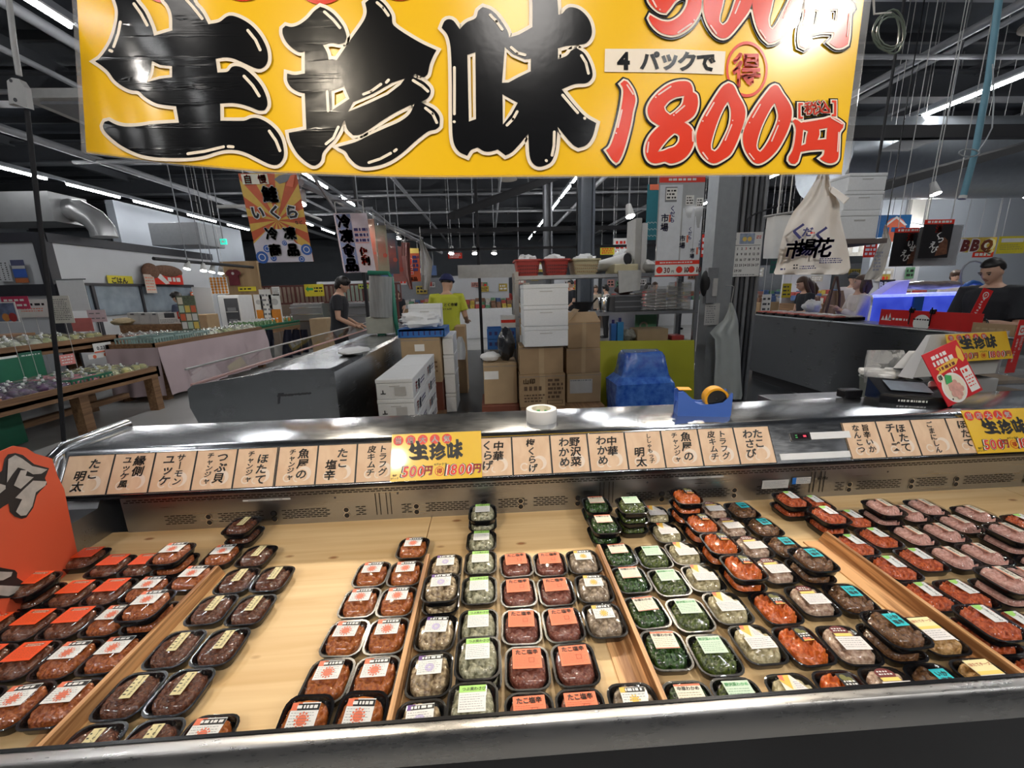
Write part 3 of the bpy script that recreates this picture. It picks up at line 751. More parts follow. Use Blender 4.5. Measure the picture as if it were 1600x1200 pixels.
PDATA = dict(orange=[(133.5,872,1),(187.5,883,1),(234,882,1),(70,915,2),(129,928,1),(190,924,1),(12,979,1),(58,975,1),(118,972,1),(0,1029,1),(46,1035,1),(-9,1095,1)],
 redwhite=[(290.5,866,2),(343,861.5,1),(245.5,918.5,1),(298,903.5,1),(178.5,969,1),(251.5,948.5,2),(114,1033.5,1),(183,1023,1),(40.5,1101,1),(105,1099.5,1)],
 beige=[(374,828.5,2),(401,868,1),(371.5,906.5,1),(425.5,903.5,1),(331,951.5,1),(392.5,951.5,1),(274,1013,1),(344,1011,1),(205,1086,1),(276,1084,1),(152,1150,1),(242,1146,1)],
 redblack=[(331,1135,1)],
 redsun=[(647.5,858,1),(584,895.6,1),(638,897.5,1),(563,940.6,1),(625,940.6,1),(540.6,997,1),(608,995,1),(512.5,1060,1),(590,1060,1)],
 purple=[(696,884.6,1),(688,922.7,2),(681,990,1),(670.7,1057,1),(653,1113,1)],
 green=[(753.6,807,2),(752.5,841,1),(751,875.6,1),(748.7,921,1),(747.5,977.5,1),(748.7,1035,2),(730,1097,2)],
 tako=[(806.7,882,1),(810,924.7,1),(814.7,978,1),(824,1042.7,1),(825,1100,1),(860,880.7,1),(869,923,1),(880,975,1),(898.7,1038.7,1),(905,1092,1)],
 ginger=[(913,879,1),(928,920.7,1),(945,972.7,1),(985,1085,1)],
 wakame=[(937.5,790,2),(946.5,830.5,2),(969,860.5,1),(988.5,898,1),(1009.5,955.5,1),(1044,1014,1),(1068,1069.5,1)],
 nozawa=[(984,793,3),(1018.5,868,1),(1047,908.5,1),(1075.5,960,1),(1116,1023,1),(1144.5,1072.5,1)],
 ume=[(1029,803.5,1),(1045.5,836.5,1),(1072.5,869.5,1),(1099.5,905,1),(1135,938,1),(1183,1001,1),(1226,1059,1)],
 kurage=[(1071,782.5,3),(1089,820,2),(1122,853,2),(1157,891,2),(1202,939,1),(1264,999.4,1),(1309,1055.6,1)],
 cheese=[(1117.5,800.5,1),(1144.5,824.5,1),(1176,848.5,1),(1216.5,889,1),(1266,936,1),(1324,1009,1),(1382,1059,1)],
 cyan=[(1161,799,1),(1191,826,1),(1224,853,1),(1260,877,2),(1323,929,1),(1387.5,990,2),(1440,1048,1)],
 yellow=[(1456,995,1),(1523.5,1046,1)],
 salmon=[(1242,787,2),(1278,788.5,1),(1282.5,812.5,2),(1333.5,809.5,1),(1320,848.5,1),(1370,838,1),(1384,877,1),(1439.5,874,1),(1440,932,1),(1499,931,1),(1537,977,2),(1588,972,1),(1594,1032,1),(1597,818,1)],
 pink=[(1379.5,794.5,2),(1423,802,1),(1463.5,802,1),(1427.5,836.5,1),(1478.5,833.5,1),(1519,829,1),(1556.5,824.5,2),(1495,871,1),(1552,868,1),(1597,871,1),(1558,911.5,2),(1597,899.5,1)])
STYLE = dict(orange='smooth', redwhite='lump', beige='leaf', redsun='lump', redblack='lump', purple='chunk', green='chunk', tako='smooth', ginger='chunk', wakame='leaf', nozawa='leaf', ume='chunk', kurage='strip', cheese='chunk', cyan='chunk', yellow='chunk', salmon='strip', pink='chunk')
DESC = dict(orange='brown seafood pack with vermilion label', redwhite='reddish seafood pack with red-and-white label', beige='dark brown pack with narrow beige label', redblack='red and black labelled pack', redsun='orange-brown pack with red-sun label', purple='pale pack with purple-banded label', green='grey-green pack with lime-topped label', tako='maroon octopus pack with orange label', ginger='greyish pack with gold-burst label', wakame='dark green seaweed pack with cream label', nozawa='dark green pack with mint label', ume='cream jellyfish pack with white and orange label', kurage='bright orange jellyfish pack', cheese='pale pack with maroon and yellow label', cyan='brown squid pack with cyan label', yellow='tan pack with yellow label', salmon='red-orange pack with lime-and-white label', pink='pink pack with slim cream label')
GROUPN = {k: v.replace(' pack', ' packs', 1) for k, v in DESC.items()}
# layout: pixel centres -> shelf positions, then push apart any that would overlap on one level
lay = []
for k, L in PDATA.items():
    for px, py, n in L:
        p = aZ(px, py, SH + .033 * (n - 1) + .025)
        y = p.y if p.y > .69 else .627
        lay.append([k, p.x, min(y, 1.345), n])
lay.append(['pink', 1.70, 1.215, 1]); lay.append(['pink', 1.66, .855, 1]); lay.append(['salmon', 1.30, .640, 1]); lay.append(['pink', 1.70, 1.0, 1])
for it in range(60):
    for i in range(len(lay)):
        for j in range(i):
            a, b = lay[i], lay[j]
            dx, dyy = a[1] - b[1], a[2] - b[2]
            ox, oy = PW + .002 - abs(dx), PD + .002 - abs(dyy)
            if ox > 0 and oy > 0:
                if ox < oy:
                    s_ = math.copysign(ox / 2, dx or 1); a[1] += s_; b[1] -= s_
                else:
                    s_ = math.copysign(oy / 2, dyy or 1); a[2] += s_; b[2] -= s_
    for a in lay:
        a[2] = min(max(a[2], .627), 1.352)
        for dvx in (-.855, -.221, .315, 1.065):
            if a[2] - PD / 2 < 1.15 and abs(a[1] - dvx) < PW / 2 + .007:
                a[1] = dvx + math.copysign(PW / 2 + .007, a[1] - dvx)
proto = {}
def make_pack(k):
    root = thing('food_pack', '', 'food pack')
    TRAYM.build('tray', root, smooth=45); LIDM.build('lid', root, smooth=45)
    fk = 'redsun' if k == 'redblack' else k
    food_mesh(fk, STYLE[k], hash(k) % 1000 if False else sum(map(ord, k))).build('filling', root, smooth=80)
    stick(k).build('sticker', [c for c in root.children if c.name.startswith('lid')][0])
    return root
SHARE = {}
def new_pack(k, loc, rot, label):
    if k not in proto:
        r = make_pack(k)
        if SHARE:
            for ch in r.children:
                b = ch.name.split('.')[0]
                if b in SHARE: ch.data = SHARE[b]
        else:
            for ch in r.children:
                b = ch.name.split('.')[0]
                if b in ('tray', 'lid'): SHARE[b] = ch.data
        proto[k] = r; r.location = loc; r.rotation_euler = rot; r['label'] = label; r['group'] = GROUPN[k]
        return r
    return copytree(proto[k], loc, rot, label, GROUPN[k])
bykind = {}
for e in lay: bykind.setdefault(e[0], []).append(e)
for k, L in bykind.items():
    L.sort(key=lambda e: e[1])
    cols = []
    for e in L:
        if cols and e[1] - cols[-1][-1][1] < .045: cols[-1].append(e)
        else: cols.append([e])
    nc = len(cols)
    for ci, c in enumerate(cols):
        c.sort(key=lambda e: e[2])
        cn = '' if nc == 1 else ', ' + ('leftmost' if ci == 0 else ('rightmost' if ci == nc - 1 else ('middle' if nc == 3 else ORD[ci]))) + ' column'
        for ri, (kk, x, y, n) in enumerate(c):
            rown = 'the only one' if len(bykind[k]) == 1 else ('front' if ri == 0 else ('rearmost' if ri == len(c) - 1 else f'{ORD[ri]} from front'))
            for lv in range(n):
                sk = '' if n == 1 else (', lower in stack' if lv == 0 else (', upper in stack' if lv == n - 1 else ', middle in stack'))
                rz = rnd.gauss(0, .025)
                new_pack(k, (x + rnd.gauss(0, .0015) * lv, y - .003 * lv, SH + (.0045 if y < 1.20 and any(-.116 < x - d_ < 0 for d_ in (-.855, -.221, .315, 1.065)) else 0) + .0392 * lv), (0, 0, rz), f'{DESC[k]}, {rown}{cn}{sk}')
# two packs propped up at the front of the red-sun columns
for px, py, lb in ((466, 1120, 'left'), (556, 1113, 'right')):
    p = aZ(px, py, .735)
    new_pack('redsun', (p.x, .640, SH + .014), (math.radians(17), 0, rnd.uniform(-.08, .02)), f'tilted orange-brown pack with red-sun label propped at the front, {lb} one')
# the red-orange shop card standing along the left end wall
P1, P2 = aZ(118, 866, .70), aZ(0, 968, .70)
A_ = (P1 - P2); A_.z = 0; A_.normalize()
Bv = V((-.10, 0, 1)).normalized()
N_ = A_.cross(Bv).normalized()
fo = Fr(P1 - A_ * .60 + V((0, 0, -.032)), A_, N_.cross(A_) if N_.cross(A_).z > 0 else -N_.cross(A_))
def onfr(x, y, f):
    d = ray(x, y); t = (f.O - CAM).dot(f.N) / d.dot(f.N); P = CAM + d * t - f.O
    return (P.dot(f.A), P.dot(f.B))
VER2 = M('red_orange_card', (.74, .11, .045), .5, var=.10, scale=3)
GREYB = M('letter_grey', (.55, .53, .50), .5, var=.3, scale=30)
ot = [(118, 862), (108, 815), (98, 765), (88, 745), (79, 717), (52, 709), (38, 700), (18, 697), (0, 705), (-40, 712), (-120, 730)]
pl = [onfr(x, y, fo) for x, y in ot]
pl = [(pl[0][0] + .004, 0.0)] + pl + [(pl[-1][0], 0.0)]
m = MB(); m.prism(pl, fo, VER2, 0, .004)
def blob(pts, grow=1.0):
    P = [onfr(x, y, fo) for x, y in pts]
    cx = sum(p[0] for p in P) / len(P); cy = sum(p[1] for p in P) / len(P)
    return P
s5 = lambda pts: [(x / 4.615, 690 + y / 4.615) for x, y in pts]
base = s5([(-60, 260), (0, 210), (15, 130), (40, 95), (95, 85), (150, 100), (230, 165), (340, 195), (310, 265), (325, 310), (275, 360), (250, 390), (225, 480), (175, 550), (140, 560), (90, 545), (55, 510), (45, 450), (10, 470), (-60, 520)])
m.flat(fo, blob(base), INK, .0050)
for pts in ([(30, 300), (40, 130), (90, 100), (140, 125), (215, 180), (325, 205), (280, 235), (220, 240), (160, 205), (110, 190), (70, 240)],
            [(80, 320), (130, 210), (180, 210), (165, 250), (225, 260), (130, 345)],
            [(90, 410), (150, 350), (220, 285), (320, 290), (310, 320), (240, 370), (215, 470), (170, 535), (130, 540), (95, 510), (140, 420)], [(-50, 300), (20, 320), (20, 345), (-50, 400)]):
    m.flat(fo, blob(s5(pts)), GREYB, .0062)
base2 = s5([(-60, 900), (0, 915), (90, 930), (108, 950), (105, 985), (180, 1030), (120, 1110), (60, 1130), (-60, 1140)])
m.flat(fo, blob(base2), INK, .0050)
for pts in ([(-60, 940), (30, 945), (70, 945), (60, 975), (0, 1005), (-60, 1010)], [(-60, 1040), (60, 1045), (145, 1050), (100, 1090), (40, 1120), (-60, 1110)]):
    m.flat(fo, blob(s5(pts)), GREYB, .0062)
m.build('shop_card', label='red-orange shop card with big grey brushed character standing at left end of the shelf', cat='sign')
# ---------------------------------------------------------------- big hanging banner over the case
ZB = 1.7625
YC = (ZB - CAM.z) / ray(800, 276).z * ray(800, 276).y
def ysurf(px, py):
    """gently curling sheet: flat on the right, the left third bends towards the front"""
    k = max(0.0, (520 - px) / 385.0) ** 2
    return YC - .205 * k + .06 * (1 - py / 240) * k
def smooth_outline(poly, seg=4, corner=48):
    """rounded outline through the traced points, keeping sharp corners"""
    n = len(poly); P = [V(p) for p in poly]; out = []; tan = []
    for i in range(n):
        a, b = P[i] - P[i - 1], P[(i + 1) % n] - P[i]
        if a.length < 1e-6 or b.length < 1e-6 or a.angle(b) > math.radians(corner): tan.append(None)
        else: tan.append((P[(i + 1) % n] - P[i - 1]) * .5)
    for i in range(n):
        j = (i + 1) % n; p, r = P[i], P[j]; L = (r - p).length
        def cl(t): return t if t.length <= L * 1.2 else t.normalized() * L * 1.2
        t0 = cl(tan[i]) if tan[i] is not None else (r - p); t1 = cl(tan[j]) if tan[j] is not None else (r - p)
        ns = max(1, min(seg, int(L / 3)))
        for k in range(ns):
            u = k / ns; h1 = 2 * u ** 3 - 3 * u * u + 1; h2 = u ** 3 - 2 * u * u + u; h3 = -2 * u ** 3 + 3 * u * u; h4 = u ** 3 - u * u
            w_ = p * h1 + t0 * h2 + r * h3 + t1 * h4; out.append((w_.x, w_.y))
    return out
class BF:
    """banner frame: x in px, y upward (negative px row), d = distance in front of the sheet"""
    def p(s, x, y, d=0.0):
        P = aY(x, -y, ysurf(x, -y)); return V((P.x, P.y - d * .5, P.z))
bf = BF()
TOP = -150
def edges(py): return 135 - (240 - py) * .0625, 1315 + (272 - py) * .129
def sheet(mb, e0, e1, y0, y1, mat, d0, d1, nx=40, ny=8, g=0.0):
    vs = []; fs = []
    for s_, d in ((0, d1), (1, d0)):
        for j in range(ny + 1):
            for i in range(nx + 1):
                u = e0 + (e1 - e0) * i / nx
                a, b = edges(0)
                px = a + (b - a) * u
                bot = 240 + 15 * 0
                yl = [(135, 240), (260, 256), (400, 268), (600, 275.5), (700, 277), (1000, 275), (1315, 272)]
                pb = 272
                for (p0, q0), (p1, q1) in zip(yl, yl[1:]):
                    if px <= p1: pb = q0 + (q1 - q0) * (px - p0) / (p1 - p0); break
                py = TOP + (pb + g - TOP) * (y0 + (y1 - y0) * j / ny)
                l, r = edges(py); x = l + (r - l) * u
                vs.append(bf.p(x, -py, d))
    n = (nx + 1) * (ny + 1)
    for j in range(ny):
        for i in range(nx):
            a = j * (nx + 1) + i
            fs.append((a, a + nx + 1, a + nx + 2, a + 1)); fs.append((n + a, n + a + 1, n + a + nx + 2, n + a + nx + 1))
    for i in range(nx):
        for j in (0, ny):
            a = j * (nx + 1) + i; fs.append((a, a + 1, n + a + 1, n + a))
    for j in range(ny):
        for i in (0, nx):
            a = j * (nx + 1) + i; fs.append((a, a + nx + 1, n + a + nx + 1, n + a))
    mb.add(vs, fs, mat)
ban = thing('hanging_banner', 'huge yellow hanging banner with brushed black characters and red prices above the case', 'banner', (0, 1.05, ZB))
BANY = M('banner_yellow', (.94, .56, .012), .2, var=.04, scale=3)
m = MB(); sheet(m, 0, 1, 0, 1, BANY, -.004, 0); m.build('sheet', ban, smooth=30)
m = MB(); sheet(m, -.006, .0005, 0, 1, FILM, -.003, .001, 2, 8, 1); sheet(m, .9995, 1.009, 0, 1, FILM, -.003, .001, 2, 8, 2); sheet(m, 0, 1, .994, 1.006, FILM, -.003, .0015, 40, 1)
m.build('laminate_edge', ban, 'clear laminated edge')
def fullpx(pts): return pts
def fill_b(mb, outer, holes, mat, d, maxe=26):
    pts, tr = fill_poly(outer, holes)
    st_ = [tuple(pts[i] for i in t) for t in tr]; vs = []; fs = []; idx = {}
    def vid(p):
        k = (round(p[0], 2), round(p[1], 2))
        if k not in idx: idx[k] = len(vs); vs.append(bf.p(p[0], -p[1], d))
        return idx[k]
    while st_:
        a, b, c = st_.pop()
        L = [math.dist(a, b), math.dist(b, c), math.dist(c, a)]; k = L.index(max(L))
        if L[k] > maxe and min(a[0], b[0], c[0]) < 640:
            if k == 0: mm = ((a[0] + b[0]) / 2, (a[1] + b[1]) / 2); st_ += [(a, mm, c), (mm, b, c)]
            elif k == 1: mm = ((b[0] + c[0]) / 2, (b[1] + c[1]) / 2); st_ += [(a, b, mm), (a, mm, c)]
            else: mm = ((a[0] + c[0]) / 2, (a[1] + c[1]) / 2); st_ += [(a, b, mm), (mm, b, c)]
            continue
        fs.append((vid(a), vid(b), vid(c)))
    mb.add(vs, fs, mat)
def area(p): return sum(p[i - 1][0] * p[i][1] - p[i][0] * p[i - 1][1] for i in range(len(p)))
def band(mb, poly, a, b, mat, d):
    """band outside a closed outline between distances a and b"""
    if area(poly) < 0: poly = poly[::-1]
    vs, fs = stroke_poly(poly, -a, b)
    mb.add([bf.p(x, -y, d) for x, y in vs], fs, mat)
def inband(mb, poly, a, b, mat, d):
    if area(poly) > 0: poly = poly[::-1]
    vs, fs = stroke_poly(poly, -a, b)
    mb.add([bf.p(x, -y, d) for x, y in vs], fs, mat)
def cap(mb, x0, y0, x1, y1, w_, mat, d):
    L = math.hypot(x1 - x0, y1 - y0) or 1; ux, uy = (x1 - x0) / L, (y1 - y0) / L; P = []
    for k in range(7):
        a = math.pi * (.5 + k / 6); P.append((x0 + w_ * (ux * math.cos(a) - uy * math.sin(a)), y0 + w_ * (uy * math.cos(a) + ux * math.sin(a))))
    for k in range(7):
        a = math.pi * (-.5 + k / 6); P.append((x1 + w_ * (ux * math.cos(a) - uy * math.sin(a)), y1 + w_ * (uy * math.cos(a) + ux * math.sin(a))))
    mb.add([bf.p(x, -y, d) for x, y in P], [tuple(range(len(P)))], mat)
m = MB()
BINK = M('banner_ink', (.006, .0065, .008), .16, spec=.35, bump=.015, scale=40)
BCRM = M('banner_cream', (.86, .76, .62), .3, var=.03)
BRED = M('banner_red', (.78, .045, .015), .2, var=.06)
for o, h in ((SEI, SEIH), (CHI, CHIH), (MI, MIH)):
    o = smooth_outline(o)
    fill_b(m, o, h, BINK, .0100)
    band(m, o, -1.2, 5.6, BCRM, .0085)
    for hh in h: inband(m, hh, -1.2, 4.6, BCRM, .0085)
def caps(sc_, ox, oy, L, w_, mat, d):
    for a in L: cap(m, ox + a[0] / sc_, oy + a[1] / sc_, ox + a[2] / sc_, oy + a[3] / sc_, w_, mat, d)
caps(4.2867, 150, 0, [(272, 40, 318, 105), (318, 105, 360, 182), (182, 162, 168, 240), (168, 240, 138, 325), (112, 350, 126, 356), (605, -5, 665, 62), (665, 62, 725, 138), (1028, 215, 1080, 280), (1080, 280, 1110, 345), (1003, 520, 1060, 582), (1060, 582, 1104, 652), (1170, 885, 1215, 950), (1215, 950, 1241, 1015), (630, 1036, 740, 1020), (740, 1020, 866, 990), (897, 988, 930, 990)], 2.3, BCRM, .0125)
caps(4.2857, 420, 0, [(380, 92, 440, 145), (440, 145, 483, 198), (730, 30, 770, 65), (770, 65, 805, 115), (640, 640, 690, 620), (690, 620, 755, 573), (792, 560, 806, 545), (970, 548, 1030, 585), (1030, 585, 1068, 620), (398, 622, 405, 750), (472, 858, 440, 930), (440, 930, 390, 970), (1052, 732, 1100, 770), (1100, 770, 1127, 828), (676, 1094, 750, 1070), (750, 1070, 820, 1032), (845, 1018, 858, 1008)], 2.2, BCRM, .0125)
caps(4.2857, 680, 0, [(368, 112, 410, 155), (410, 155, 448, 208), (130, 462, 130, 770), (128, 822, 130, 823), (508, 328, 550, 365), (550, 365, 600, 378), (975, 382, 1005, 430), (1005, 430, 1022, 500), (850, 645, 950, 762), (996, 798, 998, 800), (795, 890, 793, 980), (793, 980, 780, 1045), (741, 1080, 743, 1082), (548, 755, 520, 805), (520, 805, 480, 845)], 2.2, BCRM, .0125)
A3 = lambda L: q(7.5, 930, 110, L); A4 = lambda L: q(7.5, 1130, 110, L); A5 = lambda L: q(7.5, 930, 0, L); A6 = lambda L: q(7.2727, 1130, 0, L)
NUM = [
 (A3([(328, 133), (285, 172), (312, 215), (320, 270), (303, 410), (270, 570), (228, 730), (180, 870), (150, 920), (118, 945), (140, 975), (178, 1035), (212, 1075), (237, 1094), (262, 1078), (300, 1010), (338, 905), (375, 770), (410, 620), (430, 500), (455, 400), (460, 345), (437, 262), (400, 195), (362, 145)]), []),
 (A3([(1010, 140), (930, 150), (840, 185), (750, 250), (680, 320), (630, 390), (603, 460), (608, 530), (640, 590), (700, 635), (745, 660), (690, 710), (630, 780), (590, 860), (575, 940), (585, 1010), (620, 1070), (680, 1098), (750, 1090), (808, 1075), (860, 1098), (930, 1090), (1010, 1055), (1080, 990), (1125, 910), (1145, 820), (1135, 740), (1100, 670), (1030, 622), (1100, 580), (1150, 530), (1180, 460), (1190, 380), (1175, 300), (1130, 270), (1125, 220), (1100, 165), (1060, 143)]),
  [A3([(1030, 310), (930, 330), (850, 375), (795, 440), (810, 490), (865, 535), (930, 490), (1000, 420), (1020, 365)]), A3([(915, 745), (850, 800), (780, 880), (720, 965), (790, 950), (845, 925), (920, 900), (970, 840), (975, 780), (950, 755)])]),
 (A3([(1545, 162), (1480, 200), (1400, 310), (1320, 440), (1250, 560), (1195, 680), (1172, 780), (1180, 880), (1210, 960), (1270, 1040), (1340, 1090), (1400, 1095), (1480, 1055), (1560, 1000), (1610, 920), (1655, 820), (1695, 710), (1725, 620), (1740, 540), (1738, 470), (1712, 400), (1650, 290), (1620, 220), (1590, 180)]),
  [A3([(1541, 378), (1500, 430), (1450, 530), (1400, 660), (1360, 790), (1340, 880), (1345, 940), (1385, 960), (1430, 920), (1480, 830), (1530, 730), (1562, 640), (1575, 540), (1568, 450)])]),
 (A4([(590, 185), (540, 210), (460, 310), (380, 420), (300, 550), (245, 660), (215, 760), (217, 860), (245, 950), (300, 1040), (350, 1090), (400, 1100), (460, 1080), (540, 1020), (620, 930), (690, 810), (740, 700), (772, 600), (783, 510), (772, 440), (730, 360), (680, 290), (650, 240), (620, 195)]),
  [A4([(585, 395), (540, 450), (480, 560), (430, 670), (390, 790), (370, 890), (385, 945), (415, 965), (450, 930), (510, 840), (570, 720), (610, 620), (625, 540), (605, 450)])]),
 (A4([(820, 585), (790, 605), (820, 650), (830, 720), (815, 850), (790, 950), (750, 1020), (745, 1060), (770, 1095), (820, 1105), (850, 1080), (870, 1020), (885, 965), (1000, 945), (1145, 935), (1165, 940), (1155, 1000), (1110, 1040), (1150, 1070), (1200, 1092), (1250, 1095), (1300, 1075), (1325, 1030), (1330, 960), (1335, 850), (1340, 740), (1380, 680), (1385, 640), (1350, 610), (1290, 575), (1230, 560), (1160, 580), (1060, 595), (960, 610), (890, 625), (850, 595)]),
  [A4([(915, 705), (972, 720), (955, 800), (945, 870), (893, 892), (905, 800)]), A4([(1100, 700), (1198, 683), (1190, 750), (1185, 815), (1083, 825), (1105, 760)])]),
 (A5([(605, -250), (608, 0), (640, 70), (700, 130), (760, 165), (815, 172), (860, 120), (930, 30), (1010, -10), (1075, 5), (1060, 80), (1010, 170), (940, 235), (860, 270), (770, 265), (690, 230), (632, 195), (615, 230), (650, 300), (720, 375), (800, 418), (900, 432), (1000, 400), (1100, 330), (1170, 240), (1215, 150), (1230, 60), (1225, -60), (1150, -150), (900, -160), (850, -250), (1200, -420), (1200, -520), (700, -480)]), []),
 ([(1098, -12), (1097, 8), (1099, 27), (1106, 44), (1115, 56), (1125, 62), (1134, 60.5), (1144, 51), (1157.5, 34), (1167, 20.6), (1172.6, 8), (1175, -3), (1180, -30), (1172, -60), (1150, -75), (1125, -60), (1107, -40)], [[(1133, -25), (1126, 11), (1122, 27), (1122, 37), (1127, 42), (1134, 37), (1141, 22), (1147, 4), (1153, -14), (1152, -35)]]),
 (A6([(335, -180), (312, 60), (332, 200), (370, 330), (430, 440), (500, 505), (560, 495), (640, 440), (740, 330), (820, 220), (870, 100), (888, 20), (880, -180), (780, -500), (620, -560), (440, -400)]), [A6([(590, -200), (520, 120), (495, 230), (505, 320), (540, 355), (580, 310), (650, 180), (720, 40), (750, -60), (740, -250)])]),
 (A6([(930, -40), (905, 30), (903, 130), (890, 230), (850, 340), (840, 470), (850, 540), (900, 565), (935, 545), (955, 480), (965, 410), (1100, 385), (1235, 385), (1225, 450), (1180, 500), (1230, 540), (1270, 560), (1330, 555), (1390, 520), (1405, 440), (1415, 300), (1425, 170), (1460, 110), (1450, 70), (1390, 20), (1320, -40), (1100, -30)]), [A6([(1010, 122), (1065, 140), (1045, 230), (1030, 300), (985, 325), (1000, 220)]), A6([(1180, 130), (1280, 118), (1272, 190), (1262, 260), (1168, 268), (1190, 200)])])]
for o, h in NUM:
    o = smooth_outline(o); h = [smooth_outline(x) for x in h]
    fill_b(m, o, h, BRED, .0125)
    band(m, o, -.5, 3.0, BCRM, .0105); band(m, o, 2.4, 6.0, BINK, .0070)
    for hh in h: inband(m, hh, -.5, 2.4, BCRM, .0105); inband(m, hh, 2.0, 4.4, BINK, .0070)
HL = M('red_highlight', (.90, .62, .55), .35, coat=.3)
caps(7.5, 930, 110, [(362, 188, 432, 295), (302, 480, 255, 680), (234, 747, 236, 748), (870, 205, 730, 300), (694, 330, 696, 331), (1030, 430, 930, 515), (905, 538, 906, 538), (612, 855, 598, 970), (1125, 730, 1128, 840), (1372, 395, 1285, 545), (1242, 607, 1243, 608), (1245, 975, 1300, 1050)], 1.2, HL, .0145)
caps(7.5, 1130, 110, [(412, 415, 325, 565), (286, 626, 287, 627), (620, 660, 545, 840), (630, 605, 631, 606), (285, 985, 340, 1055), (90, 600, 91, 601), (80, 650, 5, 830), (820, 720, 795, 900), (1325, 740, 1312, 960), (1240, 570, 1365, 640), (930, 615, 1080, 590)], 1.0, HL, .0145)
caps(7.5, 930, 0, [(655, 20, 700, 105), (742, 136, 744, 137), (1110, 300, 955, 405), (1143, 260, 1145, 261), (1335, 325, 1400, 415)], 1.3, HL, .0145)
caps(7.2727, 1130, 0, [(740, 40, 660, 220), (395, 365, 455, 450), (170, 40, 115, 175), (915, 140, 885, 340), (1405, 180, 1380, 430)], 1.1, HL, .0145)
m.add([bf.p(x, -y, .0040) for x, y in ((945, 77), (1040, 77), (1133, 81), (1130, 117), (1040, 114), (944, 113))], [(0, 5, 4, 1), (1, 4, 3, 2)], BCRM)
for c, x, y, s_ in (('4', 973.5, 95, 36), ('パ', 1014.5, 96, 31), ('ッ', 1045, 94, 33), ('ク', 1073, 97, 32), ('で', 1102, 98, 31)):
    m.char(c, bf, x, -y, s_, BINK, .0060, .045)
m.ring(bf, 1166, -109, 29, 32.5, BRED, .0050, 40, 1.34)
m.char('得', bf, 1166, -110, 56, BRED, .0055, .025, .80)
for c, x, y, s_ in (('[', 1248, 171, 26), ('税', 1264, 171, 21), ('込', 1284, 169, 21), (']', 1300, 167, 26)):
    m.char(c, bf, x, -y, s_, BINK, .0075, .17); m.char(c, bf, x, -y, s_, BCRM, .0108, .09); m.char(c, bf, x, -y, s_, BRED, .0128, .02)
for c, x, y in (('当', 260, -40), ('店', 381, -43), ('大', 503, -38), ('人', 625, -44), ('気', 747, -47)):
    m.disc(bf, x, -y, 46, BRED, .0040, 30); m.char(c, bf, x, -y, 62, BCRM, .0060, .04)
m.build('lettering', ban, smooth=30)
m = MB()
for px in (200, 700, 1280):
    P = bf.p(px, -TOP, 0); m.cyl(P + V((0, .002, -.02)), V((P.x, P.y + .002, 4.2)), .0022, LGREY, n=6)
m.build('cord', ban, 'hanging cords')
# ---------------------------------------------------------------- hall shell
FLOORM = M('floor_vinyl', (.42, .42, .41), .35, var=.12, scale=2.5)
FLOORD = M('floor_wet_concrete', (.045, .050, .055), .3, var=.3, scale=4)
CEILM = M('ceiling_dark', (.040, .048, .062), .8, var=.3, scale=3)
WALLW = M('wall_white', (.60, .62, .65), .6, var=.04, scale=3)
WALLG = M('wall_grey', (.33, .36, .40), .6, var=.06, scale=2)
TRIMD = M('dark_band', (.035, .036, .045), .5)
m = MB(); m.box((0, 11, -.05), (60, 44, .1), FLOORM); struct(m, 'floor')
m = MB(); m.box((1.5, 6.2, .004), (6.4, 8.8, .008), FLOORD); struct(m, 'floor_staff_aisle')
m = MB(); m.box((0, 11, 5.3), (60, 44, .1), CEILM); struct(m, 'ceiling')
m = MB(); m.box((0, 31, 2.65), (40, .2, 5.3), WALLG); struct(m, 'wall_back')
m = MB(); m.box((0, -9, 2.65), (40, .2, 5.3), MGREY); struct(m, 'wall_front')
for x, nm in ((-20, 'wall_left'), (20, 'wall_right_outer')):
    m = MB(); m.box((x, 11, 2.65), (.2, 40, 5.3), WALLG); struct(m, nm)
# white shop wall on the left with a dark head band
m = MB(); m.box((-14, 8.2, 1.30), (12.2, .12, 2.60), WALLW); struct(m, 'wall_left_front')
m = MB(); m.box((-7.96, 10.4, 1.30), (.12, 4.4, 2.60), WALLW); struct(m, 'wall_left_side')
m = MB(); m.box((-14, 8.17, 2.63), (12.25, .16, .16), TRIMD); struct(m, 'trim_1')
m = MB(); m.box((-7.93, 10.4, 2.63), (.16, 4.5, .16), TRIMD); struct(m, 'trim_2')
m = MB(); m.box((-7.95, 8.15, 1.3), (.17, .17, 2.6), TRIMD); struct(m, 'trim_3')
m = MB(); m.box((-9.55, 8.12, 1.3), (.09, .06, 2.6), TRIMD); struct(m, 'trim_4')
m = MB(); m.box((-9.0, 8.12, 1.72), (2.6, .06, .20), TRIMD); struct(m, 'trim_5')
m = MB(); m.box((-8.6, 8.12, 1.30), (.95, .06, .10), TRIMD); struct(m, 'trim_6')
# grey outer wall further back on the left and on the right
m = MB(); m.box((-9.6, 14.5, 2.0), (.2, 5.5, 4.0), WALLG); struct(m, 'wall_left_far')
m = MB(); m.box((12.4, 9.6, 1.75), (7.0, .2, 3.5), WALLG); struct(m, 'wall_right')
m = MB(); m.box((9.8, 9.45, 1.75), (.42, .1, 3.5), M('wall_cream', (.62, .60, .55), .6, var=.05)); struct(m, 'wall_right_panel')
